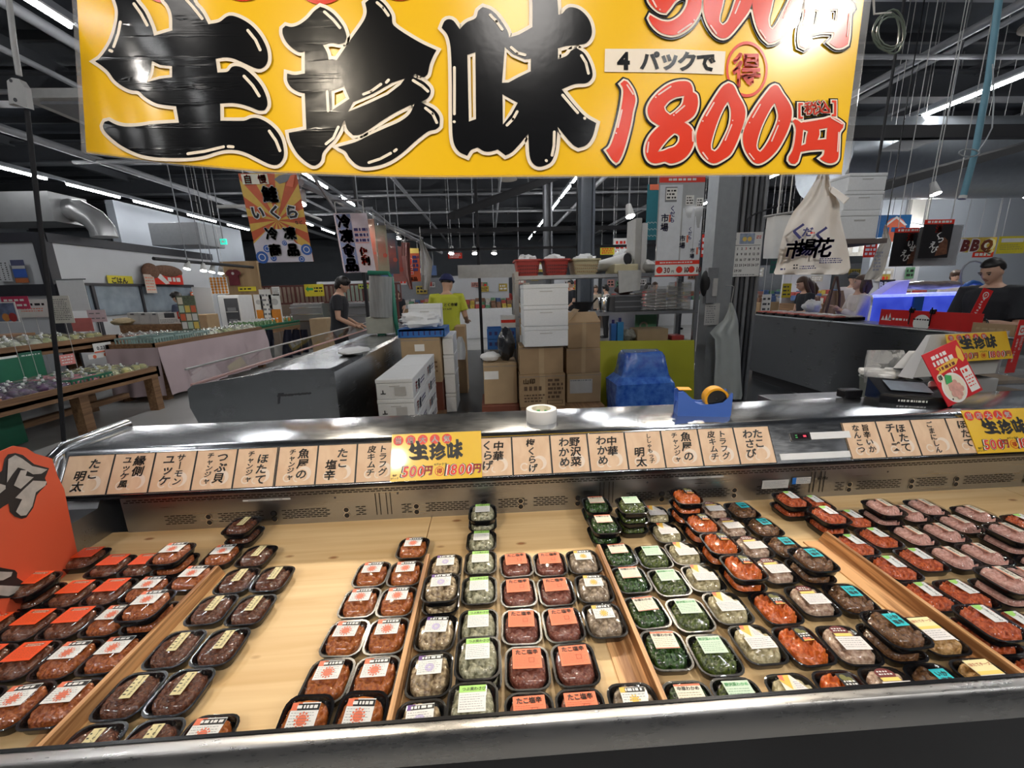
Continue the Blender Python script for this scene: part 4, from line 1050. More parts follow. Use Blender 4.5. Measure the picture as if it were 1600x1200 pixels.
# ceiling beams, purlins and pipes
for i, y in enumerate((4.6, 7.6, 10.6, 13.6, 16.6, 20, 24)):
    m = MB(); m.box((0, y, 4.72), (50, .05, .40), DGREY); m.box((0, y, 4.53), (50, .26, .03), DGREY); m.box((0, y, 4.91), (50, .26, .03), DGREY)
    struct(m, 'ceiling_beam')
for x in (-10.4, -6.5, -1.6, 1.0, 4.6, 8.5, 12):
    m = MB(); m.box((x, 13, 4.95), (.12, 26, .18), DGREY); struct(m, 'ceiling_beam')
for i in range(24):
    y = 3.2 + i * .95
    m = MB(); m.box((0, y, 5.12), (50, .07, .12), MGREY if i % 3 == 0 else DGREY); struct(m, 'ceiling_beam')
PIPE = M('pipe_grey', (.30, .31, .33), .45)
def pipe(pts, r, mat=PIPE, lab='grey service pipe under the ceiling'):
    m = MB(); m.tube(pts, r, mat, 8); o = m.build('ceiling_pipe', kind='structure', smooth=50); return o
for x, z, r in ((-2.3, 4.3, .05), (-4.6, 4.35, .06), (-5.2, 4.2, .035), (.4, 4.38, .04), (3.1, 4.3, .06), (5.6, 4.25, .05), (6.2, 4.42, .035), (-7.6, 4.2, .07)):
    pipe([(x, 2.5, z), (x, 26, z)], r)
for y, z, r, x0, x1 in ((6.2, 4.1, .03, -9, -1.5), (9.2, 4.15, .04, -8, 7), (12.2, 4.1, .035, -6, 5), (8.2, 3.95, .025, -3, 3), (5.6, 4.2, .03, 3.5, 12), (14.8, 4.1, .04, -8, 8)):
    pipe([(x0, y, z), (x1, y, z)], r)
for x, y in ((-.6, 8.2), (.9, 8.2), (2.6, 9.2), (-3.5, 9.2), (-1.8, 12.2), (1.2, 12.2), (5.0, 9.2)):
    pipe([(x, y, 4.1), (x, y + .3, 4.6), (x, y + .3, 5.2)], .022)
pipe([(-6.2, 10.5, 3.55), (-5.5, 10.5, 3.55), (-5.2, 10.8, 3.8), (-5.2, 14, 3.8)], .04, LGREY)
# ducts on the left above the shop wall
DUCT = M('duct_silver', (.50, .51, .52), .35, .6, var=.08, scale=6)
m = MB(); m.box((-12.1, 8.9, 3.22), (8.2, .75, .52), DUCT)
for x in (-13.5, -12, -10.5, -9.3): m.box((x, 8.5, 3.22), (.05, .05, .56), MGREY)
m.build('air_duct', kind='structure')
m = MB(); m.tube([(-8.1, 8.9, 3.22), (-7.85, 8.9, 3.20), (-7.64, 8.92, 3.06), (-7.55, 8.95, 2.88), (-7.54, 8.95, 2.72)], .21, DUCT, 14); m.build('air_duct', kind='structure', smooth=50)
m = MB(); m.tube([(-13, 8.4, 2.80), (-10.2, 8.4, 2.80), (-9.9, 8.45, 2.77), (-9.8, 8.5, 2.70)], .06, M('cream_pipe', (.62, .58, .48), .5), 10); m.build('ceiling_pipe', kind='structure', smooth=50)
m = MB(); m.box((-7.9, 11.9, 3.1), (1.2, 1.0, .55), MGREY, bev=.02); m.build('air_duct', kind='structure')
m = MB(); m.box((-4.7, 6.2, 3.9), (1.5, .9, .10), LGREY); m.box((-4.7, 6.2, 3.84), (1.2, .7, .04), MGREY); m.build('ceiling_air_unit', label='flat grey air-conditioning cassette under the ceiling left of the banner', cat='air conditioner')
for x, y, z in ((-3.6, 10.6, 4.4), (-6.6, 8.8, 4.3), (.6, 12, 4.4), (6.6, 5.2, 4.35), (-1.0, 10.5, 4.42)):
    m = MB(); m.cyl((x, y, z), (x, y, z + .03), .26, M('disc_tan', (.40, .36, .30), .6), n=24); m.cyl((x, y, z + .03), (x, y, 5.2), .012, DGREY, n=6)
    m.build('ceiling_diffuser', label={-3.6: 'round diffuser disc above the salmon banner', -6.6: 'round diffuser disc above the left tube lights', .6: 'round diffuser disc far back near the middle', 6.6: 'tan round disc at the top right corner', -1.0: 'round diffuser disc above the staff aisle'}[x], cat='diffuser', group='round ceiling discs')
# silver vent hood and big dark rail on the right
m = MB(); m.tube([(5.0, 6.4, 3.25), (9.5, 6.4, 3.25)], .55, M('canopy_silver', (.30, .33, .36), .3, .7), 20); m.build('air_duct', kind='structure', smooth=50)
m = MB(); m.box((6.9, 5.3, 3.25), (6.0, .10, .14), MATT); struct(m, 'ceiling_beam')
m = MB(); m.hexa([(3.6, 4.2, 2.30), (3.7, 4.2, 2.30), (7.2, 5.3, 3.15), (7.1, 5.3, 3.15), (3.6, 4.2, 2.38), (3.7, 4.2, 2.38), (7.2, 5.3, 3.23), (7.1, 5.3, 3.23)], MATT); struct(m, 'ceiling_beam')
m = MB(); m.box((.8, 9.0, 2.72), (7.4, .08, .08), MATT); struct(m, 'ceiling_beam')
m = MB(); m.box((.8, 9.0, 2.35), (7.4, .06, .05), MATT); struct(m, 'ceiling_beam')
for x in (-2.6, -.2, 1.9, 4.2):
    m = MB(); m.box((x, 9.0, 2.4), (.06, .06, 4.8), MATT); struct(m, 'ceiling_beam')
m = MB(); m.hexa([(-.6, 7.0, 2.62), (-.5, 7.0, 2.62), (2.6, 7.4, 3.75), (2.5, 7.4, 3.75), (-.6, 7.0, 2.72), (-.5, 7.0, 2.72), (2.6, 7.4, 3.85), (2.5, 7.4, 3.85)], MATT); struct(m, 'ceiling_beam')

# ---------------------------------------------------------------- tube lights
TUBE = M('tube_glow', (1, 1, 1), .4, var=0, emit=75.0)
RAILM = M('light_rail', (.28, .30, .33), .4)
ROWS = [(-8.4, 3.8, [6.2, 8.4, 10.0, 11.6, 13.4, 15.2, 17.5]), (-3.5, 3.8, [-5, -2.6, -.6, 1.5, 3.7, 5.6, 7.4, 9.4, 11.6, 14]), (1.95, 3.8, [-4.5, -2.2, -.2, 2.2, 5.2, 7.2, 9.2, 10.75, 12.3, 13.9, 15.5, 17.2, 19.5]),
        (6.35, 3.8, [-4, -1.6, .8, 3.4, 5.7, 7.5, 9.6, 12, 15]), (10.6, 3.8, [5.2, 7.4, 9.8, 12.5]), (-5.9, 3.8, [12.5, 14.5, 16.5])]
rowlab = {-8.4: 'row above the left shop wall', -3.5: 'row left of the banner', 1.95: 'middle row behind the banner', 6.35: 'row right of the banner', 10.6: 'far right row', -5.9: 'short row in the back left'}
tube = None
for x, z, ys in ROWS:
    m = MB(); m.box((x, (min(ys) + max(ys)) / 2, z + .07), (.05, max(ys) - min(ys) + 2, .06), RAILM); struct(m, 'ceiling_rail')
    for i, y in enumerate(ys):
        lb = f'glowing white tube light, {ORD[i]} from the front in the {rowlab[x]}'
        if tube is None:
            tube = thing('tube_light', lb, 'ceiling light', (x, y, z), 0, 'white ceiling tube lights')
            m = MB(); m.box((x, y, z + .035), (.05, 1.24, .03), WHITE); m.build('fixture', tube)
            m = MB(); m.cyl((x, y - .6, z), (x, y + .6, z), .022, TUBE, n=10); m.build('tube', tube, smooth=60)
        else: copytree(tube, (x, y, z), None, lb)
# cross-wise tubes on the far right
for i, (x, y, z) in enumerate(((8.2, 7.6, 3.1), (10.4, 7.9, 2.95), (9.4, 8.9, 2.6))):
    m = MB(); m.cyl((x, y, z + .04), (x, y, 5.27), .01, MGREY, n=6); struct(m, 'ceiling_rod'); copytree(tube, (x, y, z), (0, 0, math.radians(-62)), f'glowing white tube light, {("nearest", "middle", "lowest")[i]} of the slanted ones at the right')
# spotlights on the tracks
GLOWW = M('lamp_glow', (1, .93, .82), .4, var=0, emit=80.0)
def track_lamp(x, y, z, lab, tgt=(0, -.4, -1), glow=GLOWW, grp='small spotlights on tracks', top_=9):
    t = thing('track_lamp', lab, 'spotlight', (x, y, z), 0, grp)
    d = V(tgt).normalized(); p = V((x, y, z))
    m = MB(); m.cyl(p - d * .16, p, .035, LGREY, .062, 12); m.cyl(p - d * .12, (x, y, 5.2), .010, MGREY, n=6); m.build('housing', t, smooth=50)
    m = MB(); m.cyl(p - d * .004, p + d * .006, .056, glow, n=14); m.build('bulb', t)
for i, (px, py, Y, lab) in enumerate(((470, 318, 5.2, 'spotlight beside the salmon banner'), (562, 345, 6.2, 'spotlight in front of the blue frozen-food banner'), (622, 372, 8.5, 'spotlight above the banner line, far one'),
        (985, 338, 5.6, 'bare pendant spotlight left of the carrier-bag poster'), (292, 420, 9.0, 'first spotlight on the left track'), (318, 423, 9.4, 'second spotlight on the left track'), (331, 425, 9.9, 'third spotlight on the left track'), (345, 427, 10.4, 'fourth spotlight on the left track'),
        (705, 396, 9.5, 'spotlight above the staff member'), (742, 396, 9.6, 'spotlight right of the staff member'), (772, 396, 9.7, 'spotlight further right of the staff member'), (1462, 303, 5.6, 'bag-shaped spotlight under the right ceiling rail'))):
    p = aY(px, py, Y); track_lamp(p.x, p.y, p.z, lab, (.1 if i % 2 else -.1, -.35, -1), top_=.36 if 4 <= i <= 7 else 9)
m = MB(); a, b = aY(240, 404, 8.2), aY(400, 418, 11.5); m.tube([a, b], .035, MATT, 6); m.build('light_track', kind='structure')
m = MB(); a, b = aY(470, 285, 5.0), aY(690, 395, 12); m.tube([a, b], .04, MGREY, 6); m.build('light_track', kind='structure')
# columns
def column(x0, x1, y, d, name, mat, lab=None):
    m = MB(); w_ = x1 - x0; xc = (x0 + x1) / 2
    m.box((xc, y, 2.5), (w_, d * .12, 5.0), mat); m.box((x0 + .02, y, 2.5), (.04, d, 5.0), mat); m.box((x1 - .02, y, 2.5), (.04, d, 5.0), mat)
    struct(m, name)
a, b = aY(905, 380, 8.6), aY(926, 380, 8.6); column(a.x, b.x, 8.6, .3, 'column', M('column_blue_grey', (.13, .15, .18), .4))
a, b = aY(850, 380, 11), aY(862, 380, 11); column(a.x, b.x, 11, .3, 'column', MGREY)
# near pillar with cable channels
PY = 5.0
xa, xb, xc = aY(1110, 450, PY).x, aY(1143, 450, PY).x, aY(1190, 450, PY).x
m = MB(); m.box(((xa + xb) / 2, PY + .12, 2.5), (xb - xa, .24, 5.0), M('pillar_grey', (.30, .32, .34), .5)); m.box(((xb + xc) / 2, PY + .2, 2.5), (xc - xb, .2, 5.0), DGREY); struct(m, 'pillar')
for i in range(6):
    x = xb + .03 + i * (xc - xb - .05) / 5.2
    m = MB(); m.cyl((x, PY + .06, 0), (x, PY + .06, 5.0), .024, MGREY if i % 2 else DGREY, n=10); m.build('conduit', kind='structure', smooth=50)
# ---------------------------------------------------------------- helpers for things seen at a pixel rectangle and a depth
def prect(px0, px1, pt, pb, Y):
    pc = (px0 + px1) / 2
    a, b = aY(px0, (pt + pb) / 2, Y), aY(px1, (pt + pb) / 2, Y)
    t, o = aY(pc, pt, Y), aY(pc, pb, Y)
    return (a.x + b.x) / 2, b.x - a.x, o.z, t.z
def pframe(px0, px1, pt, pb, Y, yaw=0.0):
    """upright frame whose lower-left corner / size match a pixel rectangle at depth Y"""
    xc, w_, z0, z1 = prect(px0, px1, pt, pb, Y)
    A = V((math.cos(yaw), math.sin(yaw), 0))
    return Fr(V((xc, Y, z0)) - A * w_ / 2, A, (0, 0, 1)), w_, z1 - z0
def carton(px0, px1, pt, pb, Y, depth, label, mat=CARD, deco=None, name='cardboard_box', cat='cardboard box', group=None, rz=0.0, z0=None, tape=True):
    xc, w_, za, zb = prect(px0, px1, pt, pb, Y)
    if z0 is not None: za = z0
    h = zb - za
    t = thing(name, label, cat, (xc, Y + depth / 2, za), rz, group)
    f = Fr(WM[t.as_pointer()] @ V((-w_ / 2, -depth / 2, 0)), (math.cos(rz), math.sin(rz), 0), (0, 0, 1))
    m = MB(); m.box((xc, Y + depth / 2, za + h / 2), (w_, depth, h), mat, rz, .006); bo = m.build('body', t)
    if tape:
        m = MB(); m.rect(f, w_ * .44, 0, w_ * .56, h, CARD2, .0022); m.rect(f, 0, h * .93, w_, h * .94, MGREY, .0022); m.build('packing_tape', bo)
    if deco:
        m = MB(); deco(m, f, w_, h); m.build('print', bo)
    return t, f, w_, h
def foambox(px0, px1, pt, pb, Y, depth, label, group, deco=None, z0=None, zt=None):
    xc, w_, za, zb = prect(px0, px1, pt, pb, Y)
    if z0 is not None: za, zb = z0, zt
    h = zb - za
    t = thing('styrofoam_box', label, 'foam box', (xc, Y + depth / 2, za), 0, group)
    f = Fr((xc - w_ / 2, Y, za), (1, 0, 0), (0, 0, 1))
    m = MB(); m.box((xc, Y + depth / 2, za + h * .40), (w_, depth, h * .80), FOAM, 0, .008); m.build('body', t)
    m = MB(); m.box((xc, Y + depth / 2, za + h * .90), (w_ + .006, depth + .006, h * .20), FOAM, 0, .008)
    m.box((xc, Y + depth / 2, za + h * .80), (w_ - .01, depth - .01, .006), MGREY); m.build('lid', t)
    m = MB(); m.box((xc, Y - .001, za + h * .66), (w_ * .28, .006, h * .045), LGREY); m.build('hand_hold', t)
    if deco: m = MB(); deco(m, f, w_, h); m.build('print', t)
    return t
def drape(mb, rows, Y, mat, amp=.02, waves=3, th=.012, nx=14, lean=0.0, ph=0.0):
    """hanging cloth or bag: rows of (py, left px, right px)"""
    fr_, bk = [], []
    for j, (py, xl, xr_) in enumerate(rows):
        for i in range(nx + 1):
            u = i / nx; k = j / max(1, len(rows) - 1)
            off = amp * (.25 + .75 * k) * math.sin(u * waves * math.pi * 2 + ph + .7 * k) + amp * .5 * math.sin(u * 17 + j * 1.3)
            Yq = Y + lean * k + off
            fr_.append(aY(xl + (xr_ - xl) * u, py, Yq)); bk.append(aY(xl + (xr_ - xl) * u, py, Yq + th * (1 + 6 * math.sin(math.pi * u) * (.4 + k))))
    n = len(fr_); fs = []; R_ = len(rows)
    for j in range(R_ - 1):
        for i in range(nx):
            a = j * (nx + 1) + i
            fs.append((a, a + nx + 1, a + nx + 2, a + 1)); fs.append((n + a, n + a + 1, n + a + nx + 2, n + a + nx + 1))
    for j in range(R_ - 1):
        a = j * (nx + 1); b = a + nx
        fs.append((a, n + a, n + a + nx + 1, a + nx + 1)); fs.append((b, b + nx + 1, n + b + nx + 1, n + b))
    for i in range(nx):
        a = i; fs.append((a, a + 1, n + a + 1, n + a)); b = (R_ - 1) * (nx + 1) + i; fs.append((b, n + b, n + b + 1, b + 1))
    mb.add(fr_ + bk, fs, mat)
    return fr_

# ---------------------------------------------------------------- things on the steel top of the case
ZT = .974
def lathe(mb, c, prof, mat, n=28):
    rings = [[V((c[0] + r * math.cos(2 * math.pi * k / n), c[1] + r * math.sin(2 * math.pi * k / n), c[2] + z)) for k in range(n)] for r, z in prof]
    mb.loft(rings, mat, False, False)
p = aZ(846, 657, ZT)
t = thing('tape_roll', 'white roll of packing tape lying flat on the steel case top', 'tape roll', (p.x, p.y, ZT))
m = MB(); lathe(m, (p.x, p.y, ZT), [(.040, 0), (.061, 0), (.062, .003), (.062, .049), (.061, .052), (.041, .052)], WHITE, 40); m.build('tape', t, smooth=40)
m = MB(); lathe(m, (p.x, p.y, ZT), [(.0385, .001), (.041, .001), (.041, .051), (.0385, .051), (.0385, .001)], CREAMS, 40); m.build('cardboard_core', t, smooth=40)
m = MB()
for k in range(7):
    a = k * .9; m.box((p.x + .0375 * math.cos(a), p.y + .0375 * math.sin(a), ZT + .028), (.004, .014, .014), GRN, a)
m.build('core_print', t)
# blue dispenser with orange tape
BLUP = M('dispenser_blue', (.07, .17, .60), .35, var=.05)
p0 = aZ(1093, 646, ZT); YD = p0.y - .02
def dpt(x, y): P = aY(x, y, YD); return P.x, P.z
t = thing('tape_dispenser', 'blue bench tape dispenser holding a roll of orange tape', 'tape dispenser', (p0.x, YD, ZT), math.radians(-12))
fd = Fr((p0.x, YD, ZT), (math.cos(math.radians(-12)), math.sin(math.radians(-12)), 0), (0, 0, 1))
prof = [(-.102, 0), (.100, 0), (.104, .008), (.104, .098), (.098, .102), (.088, .080), (.070, .060), (.030, .052), (-.015, .050), (-.035, .058), (-.055, .080), (-.085, .104), (-.104, .100)]
m = MB()
m.prism(prof, fd, BLUP, .018, .024); m.prism(prof, fd, BLUP, -.050, -.044)
m.prism([(-.102, 0), (.100, 0), (.100, .040), (-.095, .050)], fd, BLUP, -.044, .018); m.build('body', t)
ORT = M('orange_tape', (.80, .38, .02), .35)
def dring(mb, r0, r1, d0, d1, mat):
    n = 30; vs = []; cx, cz = .050, .070
    for k in range(n):
        a = 2 * math.pi * k / n
        for r, d in ((r0, d0), (r1, d0), (r1, d1), (r0, d1)): vs.append(fd.p(cx + r * math.cos(a), cz + r * math.sin(a), d))
    fs = []
    for k in range(n):
        j = (k + 1) % n
        for e in range(4): fs.append((4 * k + e, 4 * k + (e + 1) % 4, 4 * j + (e + 1) % 4, 4 * j + e))
    mb.add(vs, fs, mat)
m = MB(); dring(m, .038, .047, -.038, .012, ORT); m.build('tape', t, smooth=40)
m = MB(); dring(m, .008, .037, -.036, .010, BLACK); m.build('hub', t, smooth=40)
m = MB(); m.box(fd.p(-.075, .108, -.013), (.05, .048, .003), ORT, math.radians(-12)); m.build('tape_end', t)
# card terminal, little black device, payment sticker
p = aZ(1415, 626, ZT)
t = thing('card_terminal', 'black wedge-shaped card payment terminal on the case top at right', 'card terminal', (p.x, p.y, ZT), math.radians(-22))
W_ = WM[t.as_pointer()]
m = MB(); P = [(-.125, -.07, 0), (.125, -.07, 0), (.125, .065, 0), (-.125, .065, 0), (-.125, -.07, .045), (.125, -.07, .035), (.125, .065, .075), (-.125, .065, .090)]
m.hexa([W_ @ V(a) for a in P], BLACK); m.build('body', t)
m = MB(); P = [(-.08, -.045, .053), (.07, -.045, .047), (.07, .04, .073), (-.08, .04, .080)]
m.add([W_ @ V((a[0], a[1], a[2] + .003)) for a in P], [(0, 1, 2, 3)], M('screen_grey', (.20, .24, .30), .08, var=.3)); m.build('screen', t)
m = MB(); f = Fr(W_ @ V((-.06, -.0705, .010)), W_.to_3x3() @ V((1, 0, 0)), (0, 0, 1)); m.dashes(f, 0, 0, .10, .012, 1, PAPER, .001, .7); m.build('print', t)
p = aZ(1332, 622, ZT)
m = MB(); m.box((p.x, p.y + .02, ZT + .019), (.085, .05, .038), BLACK, 0, .006); m.build('card_reader', label='small black device on the case top left of the card terminal', cat='card reader')
p = aZ(1468, 628, ZT)
f = Fr((p.x - .035, p.y + .02, ZT), (1, -.15, 0), (0, .12, 1))
m = MB(); m.prism([(0, 0), (.068, 0), (.068, .082), (.060, .088), (.008, .088), (0, .080)], f, WHITE, -.003, 0)
m.ring(f, .031, .046, .010, .019, REDS, .0008); m.rect(f, .044, .027, .052, .078, REDS, .0009); m.rect(f, .024, .044, .036, .049, REDS, .0010); m.dashes(f, .014, .008, .056, .018, 1, MGREY, .001, .4)
m.build('payment_sticker', label='white payment stand with a red letter d beside the card terminal', cat='stand')
# red flyer leaning with a bowl picture
p = aZ(1512, 636, ZT)
f = Fr((p.x - .085, p.y + .0, ZT + .004), (math.cos(.28), .22, math.sin(.28)), (-.30, .38, 1.0))
f = Fr(f.O, f.A, f.N.cross(f.A))
FW, FH = .205, .235
m = MB(); m.panel(f, 0, 0, FW, FH, M('flyer_red', (.70, .02, .03), .35, coat=.4), .003, 0)
m.dashes(f, .035, FH - .040, FW - .06, FH - .020, 1, PAPER, .0008, .8); m.dashes(f, .03, FH - .068, FW - .06, FH - .045, 1, PAPER, .0008, .85)
m.flat(f, [(.02, .130), (.14, .142), (.165, .160), (.14, .172), (.03, .160), (.045, .145)], GOLD, .0008); m.dashes(f, .045, .140, .14, .162, 1, MAROON, .0014, .6)
m.flat(f, [(.165, .165), (.175, .20), (.19, .215), (.20, .19), (.195, .15), (.18, .14)], GOLD, .0008)
m.disc(f, .075, .060, .064, PAPER, .0008, 28); m.disc(f, .075, .060, .056, CREAMS, .0012, 28)
PINKF = M('flyer_pink', (.85, .45, .38), .5, var=.3, scale=40)
for k in range(16): a = k * 2.4; m.disc(f, .078 + .030 * math.sqrt(k / 16) * math.cos(a), .052 + .034 * math.sqrt(k / 16) * math.sin(a), .013, PINKF, .0016 + k * .0001, 9)
m.flat(f, [(.04, .085), (.055, .125), (.085, .110), (.075, .085)], GRN, .0034); m.disc(f, .030, .118, .018, CREAMS, .0012); m.char('得', f, .030, .118, .024, INK, .0018, .03)
m.dashes(f, .10, .118, .15, .134, 1, PAPER, .0012, .8)
m.rect(f, .145, .012, FW - .008, .120, PAPER, .0010); m.dashes(f, .150, .095, FW - .014, .112, 1, REDS, .0014, .8); m.dashes(f, .150, .03, FW - .014, .085, 4, REDS, .0014, .35)
m.build('flyer', label='red flyer with a pink food bowl leaning at the right end of the case', cat='flyer')
# ---------------------------------------------------------------- behind the case, right: work table, bin, scale with sign
m = MB(); m.box((3.1, 2.35, .70), (2.4, .8, .04), STEELD)
for x in (1.95, 4.25):
    for y in (2.0, 2.7): m.box((x, y, .34), (.04, .04, .68), STEELD)
m.build('work_table', label='low steel work table behind the right end of the case', cat='table')
p = aY(1390, 590, 2.15)
t = thing('bin', 'grey-green round bin with a clear bag of paper scraps behind the case', 'bin', (p.x, 2.15, .72))
m = MB(); lathe(m, (p.x, 2.15, .72), [(.0, 0), (.105, 0), (.130, p.z - .72 - .01), (.136, p.z - .72), (.128, p.z - .72), (.122, p.z - .74), (.10, .02)], M('bin_green_grey', (.24, .26, .23), .5), 32); m.build('tub', t, smooth=40)
m = MB()
for k in range(14): m.box((p.x - .07 + rnd.uniform(-.06, .09), 2.13 + rnd.uniform(-.05, .05), p.z + .005 + rnd.uniform(-.01, .035)), (.09, .07, .03), WHITE, rnd.random() * 3, .01)
m.build('paper_scraps', t)
m = MB(); drape(m, [(547, 1355, 1412), (560, 1352, 1418), (575, 1350, 1414), (598, 1350, 1408)], 2.10, FILM, .012, 2, .015); m.build('clear_bag', t, smooth=60)
# scale / register seen from behind with the yellow sign on it
GR = M('register_grey', (.62, .62, .60), .45, var=.05)
t = thing('register_scale', 'pale grey tilted register scale behind the case, yellow sign taped on it', 'scale', (aY(1470, 600, 2.1).x, 2.1, .72))
def P2(x, y, Y): return aY(x, y, Y)
m = MB(); m.hexa([P2(1425, 590, 2.0), P2(1555, 583, 2.0), P2(1560, 583, 2.14), P2(1432, 590, 2.14), P2(1450, 523, 2.06), P2(1576, 517, 2.06), P2(1578, 517, 2.16), P2(1452, 523, 2.16)], GR); m.build('display_back', t)
m = MB(); m.hexa([P2(1403, 588, 1.99), P2(1426, 592, 1.99), P2(1436, 592, 2.15), P2(1410, 588, 2.15), P2(1447, 524, 2.05), P2(1454, 524, 2.05), P2(1458, 523, 2.17), P2(1451, 523, 2.17)], WHITE); m.build('side_cover', t)
m = MB(); m.hexa([P2(1395, 575, 2.04), P2(1424, 576, 2.04), P2(1424, 576, 2.2), P2(1395, 575, 2.2), P2(1420, 548, 2.05), P2(1446, 548, 2.05), P2(1446, 548, 2.2), P2(1420, 548, 2.2)], WHITE); m.build('printer_cover', t)
q0 = P2(1500, 600, 2.1); m = MB(); m.box((q0.x, 2.12, (q0.z + .72) / 2 + .02), (.30, .16, q0.z - .72 + .04), LGREY, 0, .01); m.build('base', t)
a, b, c = P2(1487, 566, 1.975), P2(1583, 560, 1.975), P2(1465, 523, 2.03)
fs_ = Fr(a, b - a, (c - a)); fs_ = Fr(a, fs_.A, fs_.N.cross(fs_.A))
chinmi_sign('price_sign', fs_, (b - a).length, (c - a).length * .95, 'yellow price sign taped on the grey register behind the case', 'yellow delicacy price signs', .002)
# red payment banner strip at the right edge, and clear boxes below it
a = aY(1570, 583, 2.0); f = Fr(a, (1, .1, .0), (.30, 0, 1)); f = Fr(a, f.A, f.N.cross(f.A))
hh = (aY(1590, 500, 2.0) - a).length; m = MB(); m.panel(f, 0, 0, .062, hh, M('strip_red', (.75, .02, .02), .35, coat=.3), .003, 0)
m.rect(f, .012, hh * .72, .050, hh * .90, PAPER, .001); m.ring(f, .031, hh * .81, .008, .014, REDS, .0016)
m.vtext('当店でも', f, .046, hh * .70, .019, PAPER, .001, .02); m.vtext('たまる・つかえる', f, .020, hh * .66, .016, PAPER, .001, .02)
m.build('payment_strip', label='red vertical payment strip with white lettering at the right edge', cat='sign')
for i, (px0, px1, pt, pb, Y) in enumerate(((1560, 1625, 560, 600, 2.3), (1575, 1640, 585, 622, 2.25))):
    xc, w_, z0, z1 = prect(px0, px1, pt, pb, Y); m = MB(); m.box((xc, Y + .12, (z0 + z1) / 2), (w_, .24, z1 - z0), FILM, 0, .01)
    m.box((xc, Y + .12, z0 + .01), (w_ * .9, .2, .02), CARD); m.build('clear_container', label=('clear plastic container behind the red payment strip', 'lower clear plastic container at the right edge')[i], cat='container', origin=None)
# ---------------------------------------------------------------- staff aisle: foam boxes, cartons, rack
m = MB(); m.box((-.78, 4.1, .045), (.42, 1.5, .09), TABLEW); m.build('wooden_pallet', label='wooden pallet under the white foam boxes', cat='pallet')
xz = prect(587, 645, 588, 620, 3.4)
hz = xz[3] - xz[2]
def foamprint(m, f, w_, h):
    m.rect(f, w_ * .12, h * .28, w_ * .26, h * .33, INK, .008); m.rect(f, w_ * .17, h * .33, w_ * .20, h * .48, INK, .008); m.rect(f, w_ * .5, h * .2, w_ * .80, h * .62, LGREY, .006)
for lv in range(4):
    for dpt_ in range(2):
        z0 = .092 + lv * hz; Y = 3.4 + dpt_ * .70
        t = foambox(587, 645, 588, 620, Y, .68, f'white fish box beside the steel neighbour case, {("bottom", "second", "third", "top")[lv]} level, {("near", "far")[dpt_]} one', 'white fish boxes stacked by the neighbour case', foamprint if dpt_ == 0 else None, z0, z0 + hz) if dpt_ == 0 else None
        if dpt_ == 1:
            t = thing('styrofoam_box', f'white fish box beside the steel neighbour case, {("bottom", "second", "third", "top")[lv]} level, far one', 'foam box', (xz[0], Y + .34, z0), 0, 'white fish boxes stacked by the neighbour case')
            m = MB(); m.box((xz[0], Y + .34, z0 + hz * .4), (xz[1], .68, hz * .8), FOAM, 0, .008); m.build('body', t)
            m = MB(); m.box((xz[0], Y + .34, z0 + hz * .9), (xz[1] + .006, .686, hz * .2), FOAM, 0, .008); m.build('lid', t)
        fR = Fr((xz[0] + xz[1] / 2, Y, z0), (0, 1, 0), (0, 0, 1)); m = MB()
        m.char('海', fR, .16, hz * .42, .10, REDS, .004, .03); m.char('産', fR, .28, hz * .42, .10, NAVY, .004, .03); m.dashes(fR, .36, hz * .25, .6, hz * .6, 2, NAVY, .004, .5); m.build('side_print', t)
# carton + blue tray + bags
Ya = 4.9
m = MB(); z_ = prect(628, 689, 527, 598, Ya)
m.box((z_[0], Ya + .25, z_[2] / 2), (z_[1], .5, z_[2]), M('red_brown_crate', (.20, .06, .035), .6)); m.build('wooden_crate', label='red-brown crate under the tall cardboard box by the staff member', cat='crate')
carton(628, 689, 527, 598, Ya, .5, 'tall cardboard box carrying the blue tray, in front of the staff member', CARD2, lambda m, f, w_, h: (m.rect(f, w_ * .35, h * .70, w_ * .60, h * .85, PAPER, .004), m.dashes(f, w_ * .65, h * .2, w_ * .9, h * .5, 3, M('card_print', (.22, .12, .06), .7), .004, .4)))
BLUT = M('tray_blue', (.03, .16, .50), .4)
xc, w_, za, zb = prect(623, 694, 514, 527, Ya - .02)
m = MB(); m.box((xc, Ya + .26, zb - .012), (w_, .56, .024), BLUT); m.box((xc, Ya - .01, (za + zb) / 2), (w_, .02, zb - za), BLUT); m.box((xc - w_ / 2, Ya + .26, (za + zb) / 2), (.02, .56, zb - za), BLUT); m.box((xc + w_ / 2, Ya + .26, (za + zb) / 2), (.02, .56, zb - za), BLUT)
for k in range(8): m.box((xc - w_ * .42 + k * w_ * .12, Ya - .022, (za + zb) / 2), (w_ * .03, .006, (zb - za) * .5), NAVY)
m.build('plastic_tray', label='blue plastic tray on the cardboard box, full of white bags', cat='tray')
def crumple(mb, c, r, mat, seed, amp=.35, nu=18, nv=12):
    o = V((seed * 3.1, seed * 1.7, 0))
    mb.ell(c, r, mat, nu, nv, f=lambda p, q_: q_ * (1 + amp * noise.noise(p * 2.2 + o) + amp * .6 * noise.noise(p * 5 + o)))
m = MB(); crumple(m, (xc - .02, Ya + .2, zb + .08), (w_ * .46, .2, .10), FOAM, 3, .4, 28, 16); m.build('plastic_bags', label='heap of folded white plastic bags in the blue tray', cat='plastic bags', smooth=50)
foambox(638, 689, 475, 503, Ya + .30, .2, 'white foam box standing behind the bag heap on the blue tray', None, None, zb + .001, aY(660, 475, Ya + .3).z)
xz2 = prect(688, 699, 520, 555, 5.0)
